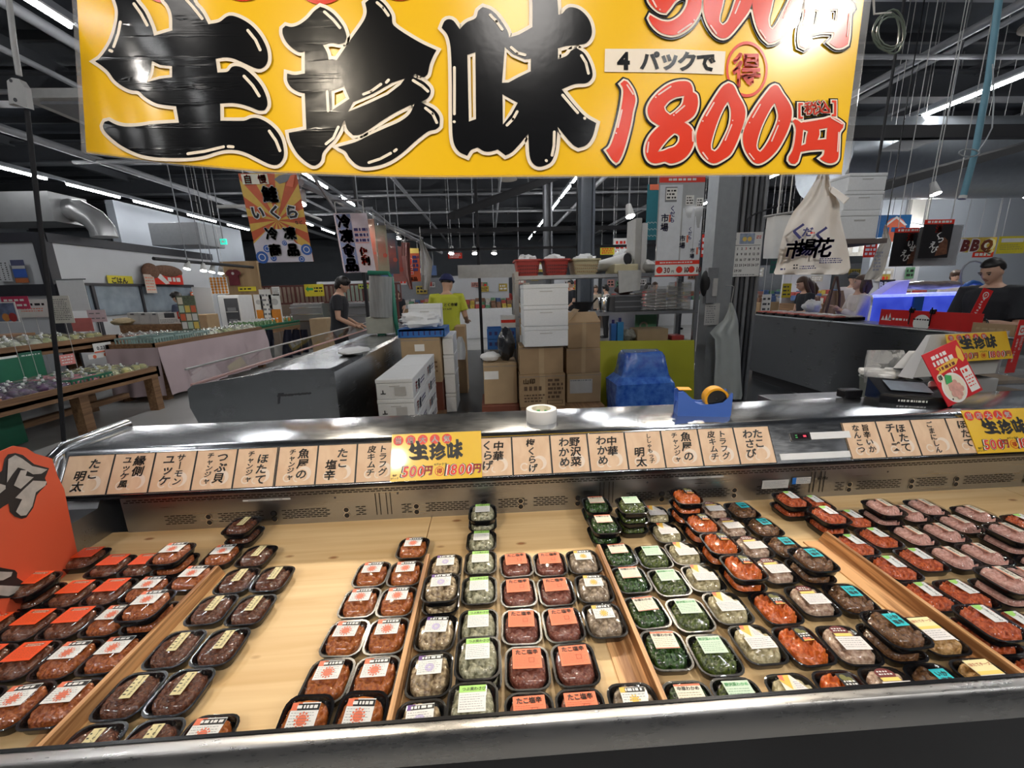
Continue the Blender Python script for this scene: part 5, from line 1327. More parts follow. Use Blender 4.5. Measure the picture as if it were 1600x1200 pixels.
for lv in range(4):
    z0 = .01 + lv * .245
    t = thing('styrofoam_box', f'narrow white foam box stacked right of the tall cardboard box, {("bottom", "second", "third", "top")[lv]} one', 'foam box', (-.53, 5.3, z0), 0, 'narrow white foam boxes')
    m = MB(); m.box((-.53, 5.3, z0 + .10), (.13, .55, .20), FOAM, 0, .008); m.build('body', t)
    m = MB(); m.box((-.53, 5.3, z0 + .22), (.136, .556, .04), FOAM, 0, .008); m.build('lid', t)
# cartons in the middle
m = MB(); m.box((.76, 4.62, .12), (.92, .75, .24), TABLEW, 0, .01); m.build('low_platform', label='low dark platform under the middle cardboard boxes', cat='platform')
PRI = M('carton_print', (.12, .07, .04), .7)
def bigprint(m, f, w_, h):
    for x, s_ in (('山', .06), ('印', .06)): m.char(x, f, w_ * (.14 if x == '山' else .28), h * .80, h * .18, PRI, .004, .02)
    m.dashes(f, w_ * .1, h * .50, w_ * .55, h * .66, 1, PRI, .004, .8); m.dashes(f, w_ * .1, h * .14, w_ * .55, h * .42, 3, PRI, .004, .5)
    m.dashes(f, w_ * .62, h * .24, w_ * .95, h * .88, 5, PRI, .004, .6); m.rect(f, w_ * .60, h * .08, w_ * .95, h * .20, PRI, .003); m.rect(f, w_ * .615, h * .095, w_ * .935, h * .185, CARD, .0045)
G = 'cardboard boxes in the middle stack'
zb_ = .242
t1 = carton(812, 883, 585, 636, 4.3, .42, 'cardboard box with dark print, bottom left of the middle stack', CARD, bigprint, group=G, z0=zb_)
z1 = zb_ + t1[3]
t2 = carton(812, 880, 541, 585, 4.31, .40, 'plain cardboard box directly under the three white foam boxes', CARD, None, group=G, z0=z1 + .002)
z2 = z1 + .002 + t2[3]
b1 = carton(886, 939, 583, 636, 4.42, .40, 'cardboard box with a pale label, bottom right of the middle stack', CARD2, lambda m, f, w_, h: (m.rect(f, w_ * .08, h * .32, w_ * .74, h * .80, LGREY, .004), m.dashes(f, w_ * .1, h * .72, w_ * .7, h * .80, 1, MGREY, .005, .4)), group=G, z0=zb_)
b2 = carton(885, 938, 544, 583, 4.42, .40, 'plain cardboard box, second from the bottom in the right middle stack', CARD, None, group=G, z0=zb_ + b1[3] + .002)
b3 = carton(887, 938, 503, 544, 4.42, .36, 'open cardboard box with raised flaps on top of the right middle stack', CARD, None, group=G, z0=zb_ + b1[3] + b2[3] + .004)
zz = zb_ + b1[3] + b2[3] + b3[3] + .004
xc, w_ = b3[0].location.x, b3[2]
m = MB(); m.hexa([(xc - w_ / 2, 4.42, zz), (xc + w_ / 2, 4.42, zz), (xc + w_ / 2, 4.428, zz), (xc - w_ / 2, 4.428, zz), (xc - w_ * .42, 4.56, zz + .10), (xc + w_ * .42, 4.56, zz + .10), (xc + w_ * .42, 4.566, zz + .10), (xc - w_ * .42, 4.566, zz + .10)], CARD)
m.hexa([(xc - w_ / 2, 4.43, zz), (xc - w_ / 2 + .006, 4.43, zz), (xc - w_ / 2 + .006, 4.77, zz), (xc - w_ / 2, 4.77, zz), (xc - w_ * .15, 4.45, zz + .13), (xc - w_ * .15 + .006, 4.45, zz + .13), (xc - w_ * .15 + .006, 4.74, zz + .13), (xc - w_ * .15, 4.74, zz + .13)], CARD2); m.build('flap', b3[0])
zf = z2 + .002
for lv in range(3):
    h_ = prect(818, 888, 447, 480, 4.26)
    foambox(818 + (2 - lv) * 0, 888, 447, 480, 4.26, .44, f'white foam box on the cardboard stack, {("bottom", "middle", "top")[lv]} of three', 'three white foam boxes on cardboard', None, zf, zf + (h_[3] - h_[2])); zf += h_[3] - h_[2] + .002
# left group: carton, blue crates, wrapped bundle, striped box
m = MB(); m.box((.08, 4.68, .125), (.42, .55, .25), M('red_brown_crate', (.2, .06, .035), .6), 0, .01); m.build('wooden_crate', label='red-brown crate under the left cardboard box beside the wrapped bundle', cat='crate')
c1 = carton(756, 808, 568, 634, 4.46, .45, 'cardboard box with a white slip, left of the middle stack', CARD2, lambda m, f, w_, h: m.rect(f, w_ * .02, h * .62, w_ * .45, h * .82, PAPER, .004), z0=.252)
zt = .252 + c1[3]
xc, w_, za, zb = prect(778, 806, 516, 568, 4.5)
m = MB(); crumple(m, (xc, 4.66, zt + (zb - za) * .5), (w_ * .52, .12, (zb - za) * .52), M('black_wrap', (.02, .022, .028), .25, coat=.5), 5, .16, 20, 14); m.build('wrapped_bundle', label='black plastic-wrapped bundle on the left cardboard box', cat='bundle', smooth=60)
xc, w_, za, zb = prect(750, 781, 546, 568, 4.5)
m = MB(); crumple(m, (xc, 4.62, zt + .055), (w_ * .5, .12, .055), WHITE, 8, .2); m.build('plastic_bags', label='small white bag heap left of the black bundle', cat='plastic bags', smooth=60)
xc, w_, za, zb = prect(762, 806, 513, 546, 5.2)
m = MB()
m.box((xc, 5.4, za / 2), (w_ * .9, .35, za), STEELD); m.build('stand', label='grey steel stand under the blue crates', cat='stand')
for i in range(2):
    z0 = za + (zb - za) * .5 * i; m = MB(); h = (zb - za) * .48
    m.box((xc, 5.4, z0 + .01), (w_, .36, .02), BLUT)
    for sx, sy, dx, dy2 in ((0, -.18, w_, .012), (0, .18, w_, .012), (-w_ / 2, 0, .012, .36), (w_ / 2, 0, .012, .36)):
        m.box((xc + sx, 5.4 + sy, z0 + h / 2), (dx, dy2, h), BLUT)
    for k in range(5): m.box((xc - w_ * .4 + k * w_ * .2, 5.212, z0 + h * .55), (w_ * .10, .004, h * .35), NAVY)
    m.build('plastic_crate', label=('blue plastic crate behind the wrapped bundle, lower one', 'blue plastic crate behind the wrapped bundle, upper one')[i], cat='crate', group='blue crates behind the bundle')
t = carton(783, 812, 494, 513, 5.2, .35, 'white box with red stripe on the blue crates', WHITE, lambda m, f, w_, h: (m.rect(f, 0, h * .45, w_, h * .7, REDS, .004)), name='striped_box', cat='box', z0=zb + .002, tape=False)
# trolley stand by the staff member
xc, w_, za, zb = prect(712, 728, 510, 590, 6.0)
m = MB(); m.box((xc, 6.2, zb / 2), (w_, .4, zb), CARD, 0, .01); m.build('wooden_stand', label='brown narrow stand right of the staff member', cat='stand')
m = MB(); drape(m, [(526, 716, 722), (535, 712, 726), (548, 710, 728), (562, 711, 727)], 5.95, FOAM, .02, 1.5, .03, 8); m.build('plastic_bag', label='white plastic bag hanging on the brown narrow stand', cat='plastic bag', smooth=60)
# ---------------------------------------------------------------- steel rack with its load
RY = 4.95
xa, xb = aY(808, 480, RY).x, aY(1087, 480, RY).x
zs = [aY(950, 428, RY).z, aY(950, 488, RY).z, aY(950, 536, RY).z]
rack = thing('steel_rack', 'open steel shelving rack behind the cardboard stack', 'rack', ((xa + xb) / 2, RY + .25, 0))
for x, y in ((xa, RY), (xb, RY), (xa, RY + .5), (xb, RY + .5)):
    m = MB(); m.box((x, y, (zs[0] + .05) / 2), (.045, .045, zs[0] + .05), STEELD); m.build('post', rack)
for z in zs:
    m = MB(); m.box(((xa + xb) / 2, RY + .25, z - .02), (xb - xa, .52, .04), STEELD); m.build('shelf', rack)
def basket(px0, px1, pt, mat, lab, stuff_):
    xc, w_, _, zt_ = prect(px0, px1, pt, 428, RY); z0 = zs[0] + .001; h = zt_ - z0
    t = thing('plastic_basket', lab, 'basket', (xc, RY + .2, z0), 0, 'plastic baskets on the rack top')
    m = MB(); r0 = rrect(w_ * .8, .32, .03, 0); r1 = rrect(w_, .40, .04, h); C0 = V((xc, RY + .2, z0))
    m.loft([[C0 + p for p in r0], [C0 + p for p in r1], [C0 + p for p in rrect(w_ + .03, .43, .045, h)], [C0 + p for p in rrect(w_ + .03, .43, .045, h - .02)]], mat, True, False)
    m.loft([[C0 + p for p in rrect(w_ * .96, .38, .035, h)], [C0 + p for p in rrect(w_ * .76, .30, .03, .02)]], mat, False, True); m.build('body', t, smooth=40)
    m = MB()
    for r in range(3):
        for k in range(12): m.box((xc - w_ * .40 + k * w_ * .073, RY + .2 - .16 - .036 * (r + 1) / 4 - .004, z0 + h * (.2 + .2 * r)), (w_ * .045, .004, h * .10), MAROON if mat is not YELP else CARD2)
    m.build('slot_pattern', t)
    m = MB(); crumple(m, C0 + V((0, 0, h * .95)), (w_ * .42, .15, .07), FOAM, ord(lab[0]) + len(lab), .4); m.build(stuff_[0], label=stuff_[1], cat='plastic bags', smooth=50)
REDP = M('basket_red', (.50, .06, .05), .45); YELP = M('basket_cream', (.62, .56, .36), .45)
basket(806, 845, 405, REDP, 'red plastic basket at the left end of the rack top', ('plastic_bags', 'white bags in the left red basket'))
basket(851, 890, 404, REDP, 'red plastic basket second from left on the rack top', ('plastic_bags', 'white bags in the second red basket'))
basket(896, 938, 404, YELP, 'cream plastic basket on the rack top', ('plastic_bags', 'clear bags in the cream basket'))
z0 = zs[0]
m = MB(); p = aY(965, 412, RY); m.cyl((p.x - .14, RY + .55, p.z - .02), (p.x + .13, RY + .02, p.z + .05), .075, WHITE, n=18, cap=False); m.cyl((p.x - .135, RY + .53, p.z - .02), (p.x + .128, RY + .022, p.z + .05), .066, BLACK, n=18)
m.build('plastic_pipe', label='white plastic pipe end lying on the rack top', cat='pipe', smooth=40)
m = MB(); xc, w_, za, zb = prect(960, 998, 410, 428, RY); m.box((xc, RY + .2, z0 + .055), (w_, .4, .11), YELP, 0, .02); m.build('cutting_board', label='cream board lying under the white pipe on the rack top', cat='board')
for i, (px0, px1, pt) in enumerate(((993, 1003, 340), (1003, 1012, 348))):
    xc, w_, za, zb = prect(px0, px1, pt, 428, RY + .1); m = MB(); m.box((xc, RY + .28, (z0 + zb) / 2), (w_, .32, zb - z0), (LGREY, WHITE)[i], 0, .01); m.build('cutting_board', label=('tall grey board standing on edge on the rack top', 'tall white board standing on edge on the rack top')[i], cat='board')
m = MB(); crumple(m, (aY(1020, 415, RY).x, RY + .2, z0 + .08), (.09, .14, .08), LGREY, 21, .2); m.build('plastic_bags', label='grey bag bundle behind the carrier-bag poster on the rack', cat='plastic bags', smooth=50)
m = MB(); crumple(m, (aY(982, 400, RY).x, RY + .32, z0 + .20), (.07, .1, .09), FOAM, 25, .5); m.build('plastic_bags', label='crumpled white bag above the white pipe', cat='plastic bags', smooth=50)
m = MB(); p = aY(984, 436, RY); m.hexa([(p.x - .13, RY - .03, p.z - .16), (p.x + .12, RY - .03, p.z - .13), (p.x + .12, RY - .01, p.z - .13), (p.x - .13, RY - .01, p.z - .16), (p.x - .15, RY - .03, p.z + .10), (p.x + .13, RY - .03, p.z + .10), (p.x + .13, RY - .01, p.z + .10), (p.x - .15, RY - .01, p.z + .10)], M('bag_film_grey', (.62, .63, .62), .3, var=.15, coat=.4)); m.build('plastic_sheet', label='folded plastic sheet hanging over the front of the rack top', cat='plastic sheet')
# middle shelf
z0 = zs[1]
t = thing('wok', 'black wok resting on the middle rack shelf', 'wok', (aY(915, 480, RY).x, RY + .15, z0))
m = MB(); lathe(m, (t.location.x, RY + .15, z0), [(0, .0), (.05, .0), (.10, .05), (.135, .125), (.128, .125), (.09, .06), (0, .012)], MATT, 28); m.build('bowl', t, smooth=40)
m = MB(); m.tube([V((t.location.x + .13, RY + .15, z0 + .12)), V((t.location.x + .16, RY + .10, z0 + .17))], .012, MATT, 8); m.build('handle', t)
m = MB(); p = aY(949, 475, RY); lathe(m, (p.x, RY + .15, z0), [(0, 0), (.06, 0), (.075, .17), (.07, .18), (.068, .17), (.055, .01), (0, .01)], STEEL, 24); m.build('steel_pot', label='tall steel container right of the wok', cat='container', smooth=40)
xc, w_, za, zb = prect(962, 1003, 463, 488, RY)
m = MB(); m.box((xc, RY + .2, z0 + (zb - za) / 2), (w_, .34, zb - za), DGREY, 0, .012); m.box((xc, RY + .2, z0 + (zb - za)), (w_ + .02, .36, .02), MGREY, 0, .006)
for k in range(2): m.box((xc, RY + .028, z0 + (zb - za) * (.3 + .35 * k)), (w_, .008, .012), MGREY)
m.build('storage_crate', label='dark grey crate on the middle rack shelf', cat='crate')
m = MB(); crumple(m, (xc, RY + .2, z0 + (zb - za) + .075), (w_ * .30, .12, .075), M('brown_goods', (.10, .05, .04), .6, var=.5, scale=40), 31, .4); m.build('goods_bag', label='brown goods heaped on the dark grey crate', cat='bag', smooth=60)
for i, (px0, px1, pt) in enumerate(((1006, 1026, 445), (1024, 1043, 452), (1041, 1060, 448), (1060, 1082, 442))):
    xc, w_, za, zb = prect(px0, px1, pt, 486, RY); m = MB()
    m.box((xc, RY + .17, z0 + (zb - za) / 2), (w_, .28, zb - za), FILM, 0, .015)
    for k in range(6): m.box((xc, RY + .17, z0 + (zb - za) * (k + .7) / 7), (w_ * .92, .26, .008), LGREY)
    m.build('container_stack', label=f'stack of clear lids in a bag on the middle shelf, {ORD[i]} from the left', cat='containers', group='clear container stacks on the rack')
# lower shelf
z0 = zs[2]
for i, (px0, px1, pt, mat, lab) in enumerate(((955, 964, 500, BLUT, 'blue bottle on the lower rack shelf, left one'), (965, 975, 497, M('bottle_blue', (.05, .28, .60), .3), 'lighter blue bottle on the lower rack shelf'))):
    xc, w_, za, zb = prect(px0, px1, pt, 533, RY - .0); h = zb - z0; t = thing('detergent_bottle', lab, 'bottle', (xc, RY + .05, z0), 0, 'blue bottles on the rack')
    m = MB(); m.box((xc, RY + .05, z0 + h * .42), (w_, .09, h * .84), mat, 0, .012); m.build('body', t)
    m = MB(); m.cyl((xc, RY + .05, z0 + h * .84), (xc, RY + .05, z0 + h), .018, NAVY, n=10); m.build('cap', t)
for px, s_ in ((983, 7), (990, 9)):
    p = aY(px, 525, RY); m = MB(); crumple(m, (p.x, RY + .12, z0 + .075), (.07, .1, .075), M('bag_of_goods', (.42, .42, .36), .4, var=.4, scale=30, coat=.3), s_, .3); m.build('goods_bag', label='clear bag of goods on the lower shelf, ' + ('left one' if px == 983 else 'right one'), cat='bag', smooth=60)
xc, w_, za, zb = prect(996, 1044, 514, 531, RY)
carton(996, 1044, 514, 531, RY - .01, .3, 'low open cardboard box on the lower rack shelf', CARD2, None, z0=z0 + .001)
f, w_, h = pframe(992, 1026, 490, 525, 5.5); m = MB(); m.panel(f, 0, 0, w_, h, M('green_poster', (.25, .62, .42), .5), .004); m.ring(f, w_ * .4, h * .45, w_ * .12, w_ * .2, PAPER, .001); m.build('poster', label='pale green poster hanging behind the lower rack shelf', cat='poster')
m = MB(); p = aY(1063, 520, RY); m.box((p.x, RY + .15, z0 + .03), (.16, .2, .06), REDP, 0, .01); m.build('red_case', label='small red case at the right end of the lower shelf', cat='case')
# yellow-green board and blue wrapped machine
YG = M('board_yellow_green', (.50, .50, .02), .5, var=.12, scale=3)
yb0 = 4.72
a, b = aY(936, 533, yb0), aY(1085, 529, yb0)
m = MB(); m.hexa([(a.x, yb0 - .12, .0), (b.x, yb0 - .12, .0), (b.x, yb0 - .10, .0), (a.x, yb0 - .10, .0), (a.x, yb0, a.z), (b.x, yb0, b.z - .02), (b.x, yb0 + .02, b.z - .02), (a.x, yb0 + .02, a.z)], YG); m.build('plywood_board', label='yellow-green board leaning against the steel rack', cat='board')
BLW = M('blue_wrap', (.10, .28, .80), .2, scale=14, bump=.9, coat=.6, col2=(.02, .10, .55), detail=6)
xc, w_, za, zb = prect(966, 1055, 553, 660, 4.1)
t = thing('covered_machine', 'box-shaped machine wrapped in blue plastic sheeting in front of the yellow-green board', 'covered machine', (xc, 4.3, 0))
m = MB(); rings = []
for z, sx, sy in ((0, .62, .46), (zb * .45, .66, .48), (zb * .62, .64, .46), (zb * .70, .50, .36), (zb * .78, .48, .34), (zb * .95, .42, .30), (zb, .38, .26)):
    rg = rrect(sx, sy, .05, z, 6)
    rings.append([V((xc + p.x * (1 + .10 * noise.noise(p * 9)) + .02 * noise.noise(V((p.x * 14, z * 12, p.y * 14))), 4.3 + p.y + .03 * noise.noise(V((p.x * 11, z * 9, 3))), p.z + (.02 * noise.noise(p * 12) if z > 0 else 0))) for p in rg])
m.loft(rings, BLW); m.build('blue_cover', t, smooth=25)
# things on the pillar: apron, calendar, notices, hand set
APR = M('apron_vinyl', (.60, .64, .62), .35, var=.08, scale=5, coat=.3)
t = thing('apron', 'pale vinyl apron hanging on the grey pillar', 'apron', (aY(1140, 620, 4.85).x, 4.85, aY(1140, 620, 4.85).z))
m = MB(); drape(m, [(473, 1140, 1144), (488, 1136, 1150), (500, 1130, 1153), (510, 1118, 1154), (520, 1109, 1154), (530, 1117, 1155), (560, 1118, 1157), (590, 1116, 1158), (618, 1115, 1160), (624, 1118, 1158)], 4.84, APR, .022, 2.2, .006, 16); m.build('cloth', t, smooth=60)
m = MB(); a = aY(1143, 446, 4.88); m.tube([V((a.x, 5.06, a.z)), a, aY(1147, 448, 4.86), aY(1145, 460, 4.85), aY(1142, 475, 4.85)], .004, LGREY, 6); m.build('hook', t)
f, w_, h = pframe(1141, 1189, 363, 432, 5.025)
cal = MB(); cal.panel(f, 0, 0, w_, h, PAPER, .006)
cal.rect(f, w_ * .26, h * .74, w_ * .74, h * .98, M('calendar_picture', (.42, .50, .66), .5, var=.4, scale=25), .001); cal.disc(f, w_ * .42, h * .85, w_ * .07, YELS, .0018, 12); cal.disc(f, w_ * .58, h * .85, w_ * .07, YELS, .0018, 12)
cal.text('6', f, w_ * .12, h * .87, h * .10, INK, .0016, .03); cal.dashes(f, w_ * .80, h * .85, w_ * .95, h * .93, 2, REDS, .0016, .6); cal.rect(f, w_ * .03, h * .705, w_ * .95, h * .715, INK, .0014)
for d in range(1, 31):
    c, r = (d) % 7, (d) // 7
    cal.text(str(d), f, w_ * (.09 + .135 * c), h * (.64 - .125 * r), h * .075, REDS if c == 0 or d == 3 else INK, .0016, .03)
cal.dashes(f, w_ * .05, h * .02, w_ * .9, h * .06, 1, MGREY, .0016, .5)
cal.build('calendar', label='white month calendar hanging on the grey pillar', cat='calendar')
f, w_, h = pframe(1101, 1124, 474, 508, 4.97); m = MB(); m.panel(f, 0, 0, w_, h, LGREY, .004); m.dashes(f, w_ * .1, h * .1, w_ * .7, h * .9, 8, MGREY, .001, .4); m.build('notice', label='small grey notice on the pillar left of the apron', cat='notice')
f, w_, h = pframe(1113, 1122, 420, 438, 4.94); m = MB(); m.panel(f, 0, 0, w_, h, PAPER, .004); m.build('notice', label='tiny white slip on the pillar beside the dark box', cat='notice')
xc, w_, za, zb = prect(1105, 1121, 418, 474, 4.92); m = MB(); m.box((xc, 4.96, (za + zb) / 2), (w_, .08, zb - za), MGREY, 0, .006); m.box((xc + w_ * .25, 4.915, (za + zb) / 2 - .02), (w_ * .45, .02, (zb - za) * .5), LGREY, 0, .004); m.build('control_box', label='grey control box on the pillar left of the calendar', cat='control box')
p = aY(1102, 443, 4.98); m = MB(); m.ell((p.x, 4.98, p.z), (.055, .07, .155), MATT, 18, 12); m.build('hat', label='black oval hat hanging on the left side of the pillar', cat='hat', smooth=60)
a = aY(1190, 330, 4.9); m = MB(); m.tube([aY(1167, 362, 4.92), aY(1168, 342, 4.92), aY(1178, 335, 4.9), aY(1225, 318, 4.9), aY(1240, 312, 4.9)], .010, MATT, 8); m.build('bracket_arm', label='black bracket arm above the calendar', cat='bracket')
# poster with carrier bags
f, w_, h = pframe(1027, 1097, 268, 431, 4.5); m = MB()
m.panel(f, 0, 0, w_, h, M('poster_grey', (.42, .44, .46), .3, coat=.4), .006)
m.rect(f, 0, h * .90, w_, h, REDS, .001); m.dashes(f, w_ * .2, h * .91, w_ * .9, h * .945, 1, PAPER, .002, .6)
BAGW = M('bag_print_white', (.74, .78, .84), .4)
def bagpic(x0, x1, yt, yh):
    m.flat(f, [(x0, h * .155), (x1, h * .155), (x1, yt), (x1 - (x1 - x0) * .12, yt), (x1 - (x1 - x0) * .28, yh), (x0 + (x1 - x0) * .72, yh - h * .03), (x0 + (x1 - x0) * .42, yh - h * .03), (x0 + (x1 - x0) * .28, yh), (x0 + (x1 - x0) * .12, yt), (x0, yt)], BAGW, .0015)
m.rect(f, w_ * .02, h * .16, w_ * .52, h * .88, BAGW, .0014); m.rect(f, w_ * .14, h * .72, w_ * .40, h * .86, MGREY, .0017)
bagpic(w_ * .55, w_ * .82, h * .66, h * .60); bagpic(w_ * .83, w_ * .99, h * .58, h * .50)
for x, y, ww, hh in ((.16, .74, .24, .11), (.60, .69, .18, .09), (.84, .67, .15, .085)):
    m.rect(f, w_ * x, h * y, w_ * (x + ww), h * (y + hh), PAPER, .0022); m.dashes(f, w_ * (x + .02), h * (y + .005), w_ * (x + ww - .02), h * (y + hh - .01), 3, INK, .0030, .5)
for cx, top, s_ in ((.26, .66, .055), (.68, .46, .042), (.92, .34, .034)):
    for i, c in enumerate('くだも'): m.char(c, f, w_ * (cx + .06), h * (top - i * s_ * 1.0), h * s_, NAVY, .0030, .03)
    for i, c in enumerate('市場'): m.char(c, f, w_ * (cx - .10), h * (top - .09 - i * s_ * 1.6), h * s_ * 1.5, NAVY, .0030, .03)
    m.rect(f, w_ * (cx - .01), h * (top - .13), w_ * (cx + .03), h * (top - .06), SUN, .0030)
m.rect(f, 0, 0, w_, h * .155, PAPER, .0018); m.rect(f, 0, h * .115, w_, h * .155, REDS, .0024); m.dashes(f, w_ * .1, h * .125, w_ * .95, h * .146, 1, PAPER, .0032, .6); m.rect(f, 0, 0, w_, h * .012, REDS, .0024)
for x, t_ in ((.10, '30'), (.55, '10'), (.83, '10')):
    m.disc(f, w_ * x, h * .062, h * .034, REDS, .0026, 16); m.text(t_, f, w_ * (x + .17), h * .062, h * .075, MAROON, .0028, .03, .85)
for x in (.40, .72, .97): m.text('円', f, w_ * x, h * .045, h * .03, INK, .0028, .02)
pst = thing('bag_price_poster', 'hanging poster showing white carrier bags with red price row', 'poster', f.p(w_ / 2, 0, 0)); m.build('sheet', pst)
for px in (1040, 1085):
    a = aY(px, 268, 4.5); m = MB(); m.cyl(a, V((a.x, 4.5, 5.27)), .006, LGREY, n=6); m.build('cord', pst)
# big white carrier bag hanging below the banner
BAG = M('carrier_bag_white', (.76, .73, .69), .45, var=.08, scale=6)
BY = 2.0
t = thing('carrier_bag', 'white carrier bag with purple brush lettering hanging right of the pillar', 'carrier bag', (aY(1270, 428, BY).x, BY, aY(1270, 428, BY).z))
m = MB(); rows = [(268, 1279, 1294), (280, 1275, 1296), (292, 1268, 1299), (306, 1259, 1305), (318, 1250, 1312), (330, 1240, 1312), (345, 1232, 1314), (360, 1226, 1318), (380, 1220, 1323), (400, 1216, 1327), (418, 1212, 1329), (426, 1209, 1325), (429, 1211, 1318)]
drape(m, rows, BY, BAG, .016, 1.6, .02, 22); m.build('bag', t, smooth=60)
m = MB(); m.hexa([aY(1297, 300, BY - .01), aY(1300, 292, BY - .01), aY(1302, 292, BY + .02), aY(1299, 300, BY + .02), aY(1318, 318, BY - .03), aY(1327, 309, BY - .03), aY(1328, 310, BY), aY(1319, 319, BY)], BAG); m.build('handle_loop', t)
f, w_, h = pframe(1212, 1328, 330, 428, BY - .035); m = MB()
def bch(c, px, py, s_, mat=NAVY, rot=0): 
    P = aY(px, py, BY - .040); Q = P - f.O; m.char(c, f, Q.dot(f.A), Q.dot(f.B), s_, mat, .0, .035, 1.15, rot, .15)
for c, px, py, s_ in (('く', 1249, 361, .075), ('だ', 1263, 362, .045), ('く', 1285, 366, .075), ('市', 1243, 390, .085), ('場', 1261, 386, .080), ('花', 1286, 387, .095)): bch(c, px, py, s_)
def brect(x0, y0, x1, y1, rows_, mat):
    a = aY(x0, y1, BY - .040) - f.O; b = aY(x1, y0, BY - .040) - f.O; m.dashes(f, a.dot(f.A), a.dot(f.B), b.dot(f.A), b.dot(f.B), rows_, mat, 0, .55)
brect(1267, 361, 1276, 366, 1, REDS); brect(1281, 402, 1318, 412, 3, NAVY); brect(1250, 414, 1280, 421, 2, NAVY); brect(1240, 412, 1248, 421, 2, INK); brect(1220, 418, 1228, 423, 1, NAVY)
m.build('lettering', t)
m = MB(); a = aY(1287, 268, BY); m.cyl(a, V((a.x + .01, BY, 5.27)), .004, LGREY, n=6); m.build('hanging_cord', t)
# ---------------------------------------------------------------- neighbouring steel case on the left of the aisle
NX0, NX1, NY0, NY1 = -2.22, -1.19, 3.12, 10.0
nc = thing('steel_display_case', 'grey steel neighbouring display case running back along the staff aisle', 'display case', ((NX0 + NX1) / 2, (NY0 + NY1) / 2, 0))
m = MB()
prf = [(NX1, .04), (NX1, .93), (NX1 - .03, .955), (-1.62, .955), (-1.66, .93), (-1.72, .80), (NX0 + .12, .70), (NX0 + .05, .82), (NX0, .80), (NX0 - .02, .74), (NX0 + .03, .60), (NX0 + .06, .04)]
n = len(prf); vs = [(x, NY0, z) for x, z in prf] + [(x, NY1, z) for x, z in prf]
NST = steel('neighbour_steel', (.44, .46, .49), .24, (30, .4, 30), .14)
m.add(vs, [(k, n + k, n + (k + 1) % n, (k + 1) % n) for k in range(n)], NST); m.build('body', nc, smooth=30)
m = MB(); pe = [(NX1 + .004, .04), (NX1 + .004, .935), (NX1 - .03, .962), (-1.62, .962), (-1.75, .935), (NX0 - .01, .87), (NX0 - .05, .84), (NX0 - .06, .70), (NX0 + .02, .45), (NX0 + .06, .04)]
m.add([(x, NY0 - .03, z) for x, z in pe] + [(x, NY0, z) for x, z in pe], [tuple(range(10)), tuple(range(19, 9, -1))] + [(k, 10 + k, 10 + (k + 1) % 10, (k + 1) % 10) for k in range(10)], NST)
m.build('end_panel', nc)
fN = Fr((NX0, NY0 - .031, 0), (1, 0, 0), (0, 0, 1)); m = MB()
for k in range(34):
    u = k / 34 * .24
    m.flat(fN, [(.60 + u + .012 * math.cos(a_), .765 + .05 * u + rnd.uniform(.004, .012) * math.sin(a_)) for a_ in (0, 1.3, 2.6, 3.9, 5.2)], DGREY, .001 + .00002 * k)
m.flat(fN, [(.585, .70), (.60, .705), (.615, .77), (.640, .775), (.64, .785), (.60, .785)], DGREY, .0018)
m.build('worn_sticker', nc, 'dark worn sticker traces')
m = MB(); m.tube([(NX0 - .035, NY0, .865), (NX0 - .035, NY1, .865)], .012, M('pink_edge', (.75, .45, .42), .4), 6)
m.build('front_edge', nc)
m = MB(); m.hexa([(NX0 - .03, NY0 + .02, .87), (NX0 - .024, NY0 + .02, .87), (NX0 - .024, NY1, .87), (NX0 - .03, NY1, .87), (NX0 - .06, NY0 + .02, .98), (NX0 - .054, NY0 + .02, .98), (NX0 - .054, NY1, .98), (NX0 - .06, NY1, .98)], clear('case_glass', gloss=.06, rough=.02)); m.build('glass', nc)
m = MB(); m.tube([(NX0 - .057, NY0, .985), (NX0 - .057, NY1, .985)], .008, LGREY, 6); m.build('glass_rail', nc)
FROZ = M('frozen_pack', (.40, .16, .15), .35, var=.6, scale=18, coat=.4); FROZ2 = M('frozen_pack_white', (.70, .62, .62), .35, var=.5, scale=18, coat=.4)
fp = None
for i in range(22):
    for j in range(2):
        x = -1.93 + j * .16; y = 3.4 + i * .30; z = .755 + j * .035
        if fp is None:
            m = MB(); m.box((x, y, z), (.145, .26, .05), FROZ, 0, .012); m.box((x, y, z + .027), (.07, .10, .004), PAPER); fp = m.build('frozen_pack', label='red frozen fish packs lying in the steel neighbour case', cat='frozen pack', group='frozen packs in the neighbour case')
        else:
            c = copytree(fp, (x + rnd.uniform(-.01, .01), y, z - .025)); c.rotation_euler = (0, math.radians(12), rnd.uniform(-.15, .15))
m = MB(); crumple(m, aZ(553, 548, .985), (.13, .20, .03), FOAM, 41, .2); m.build('white_cloth', label='folded white cloth on top of the steel neighbour case', cat='cloth', smooth=60)
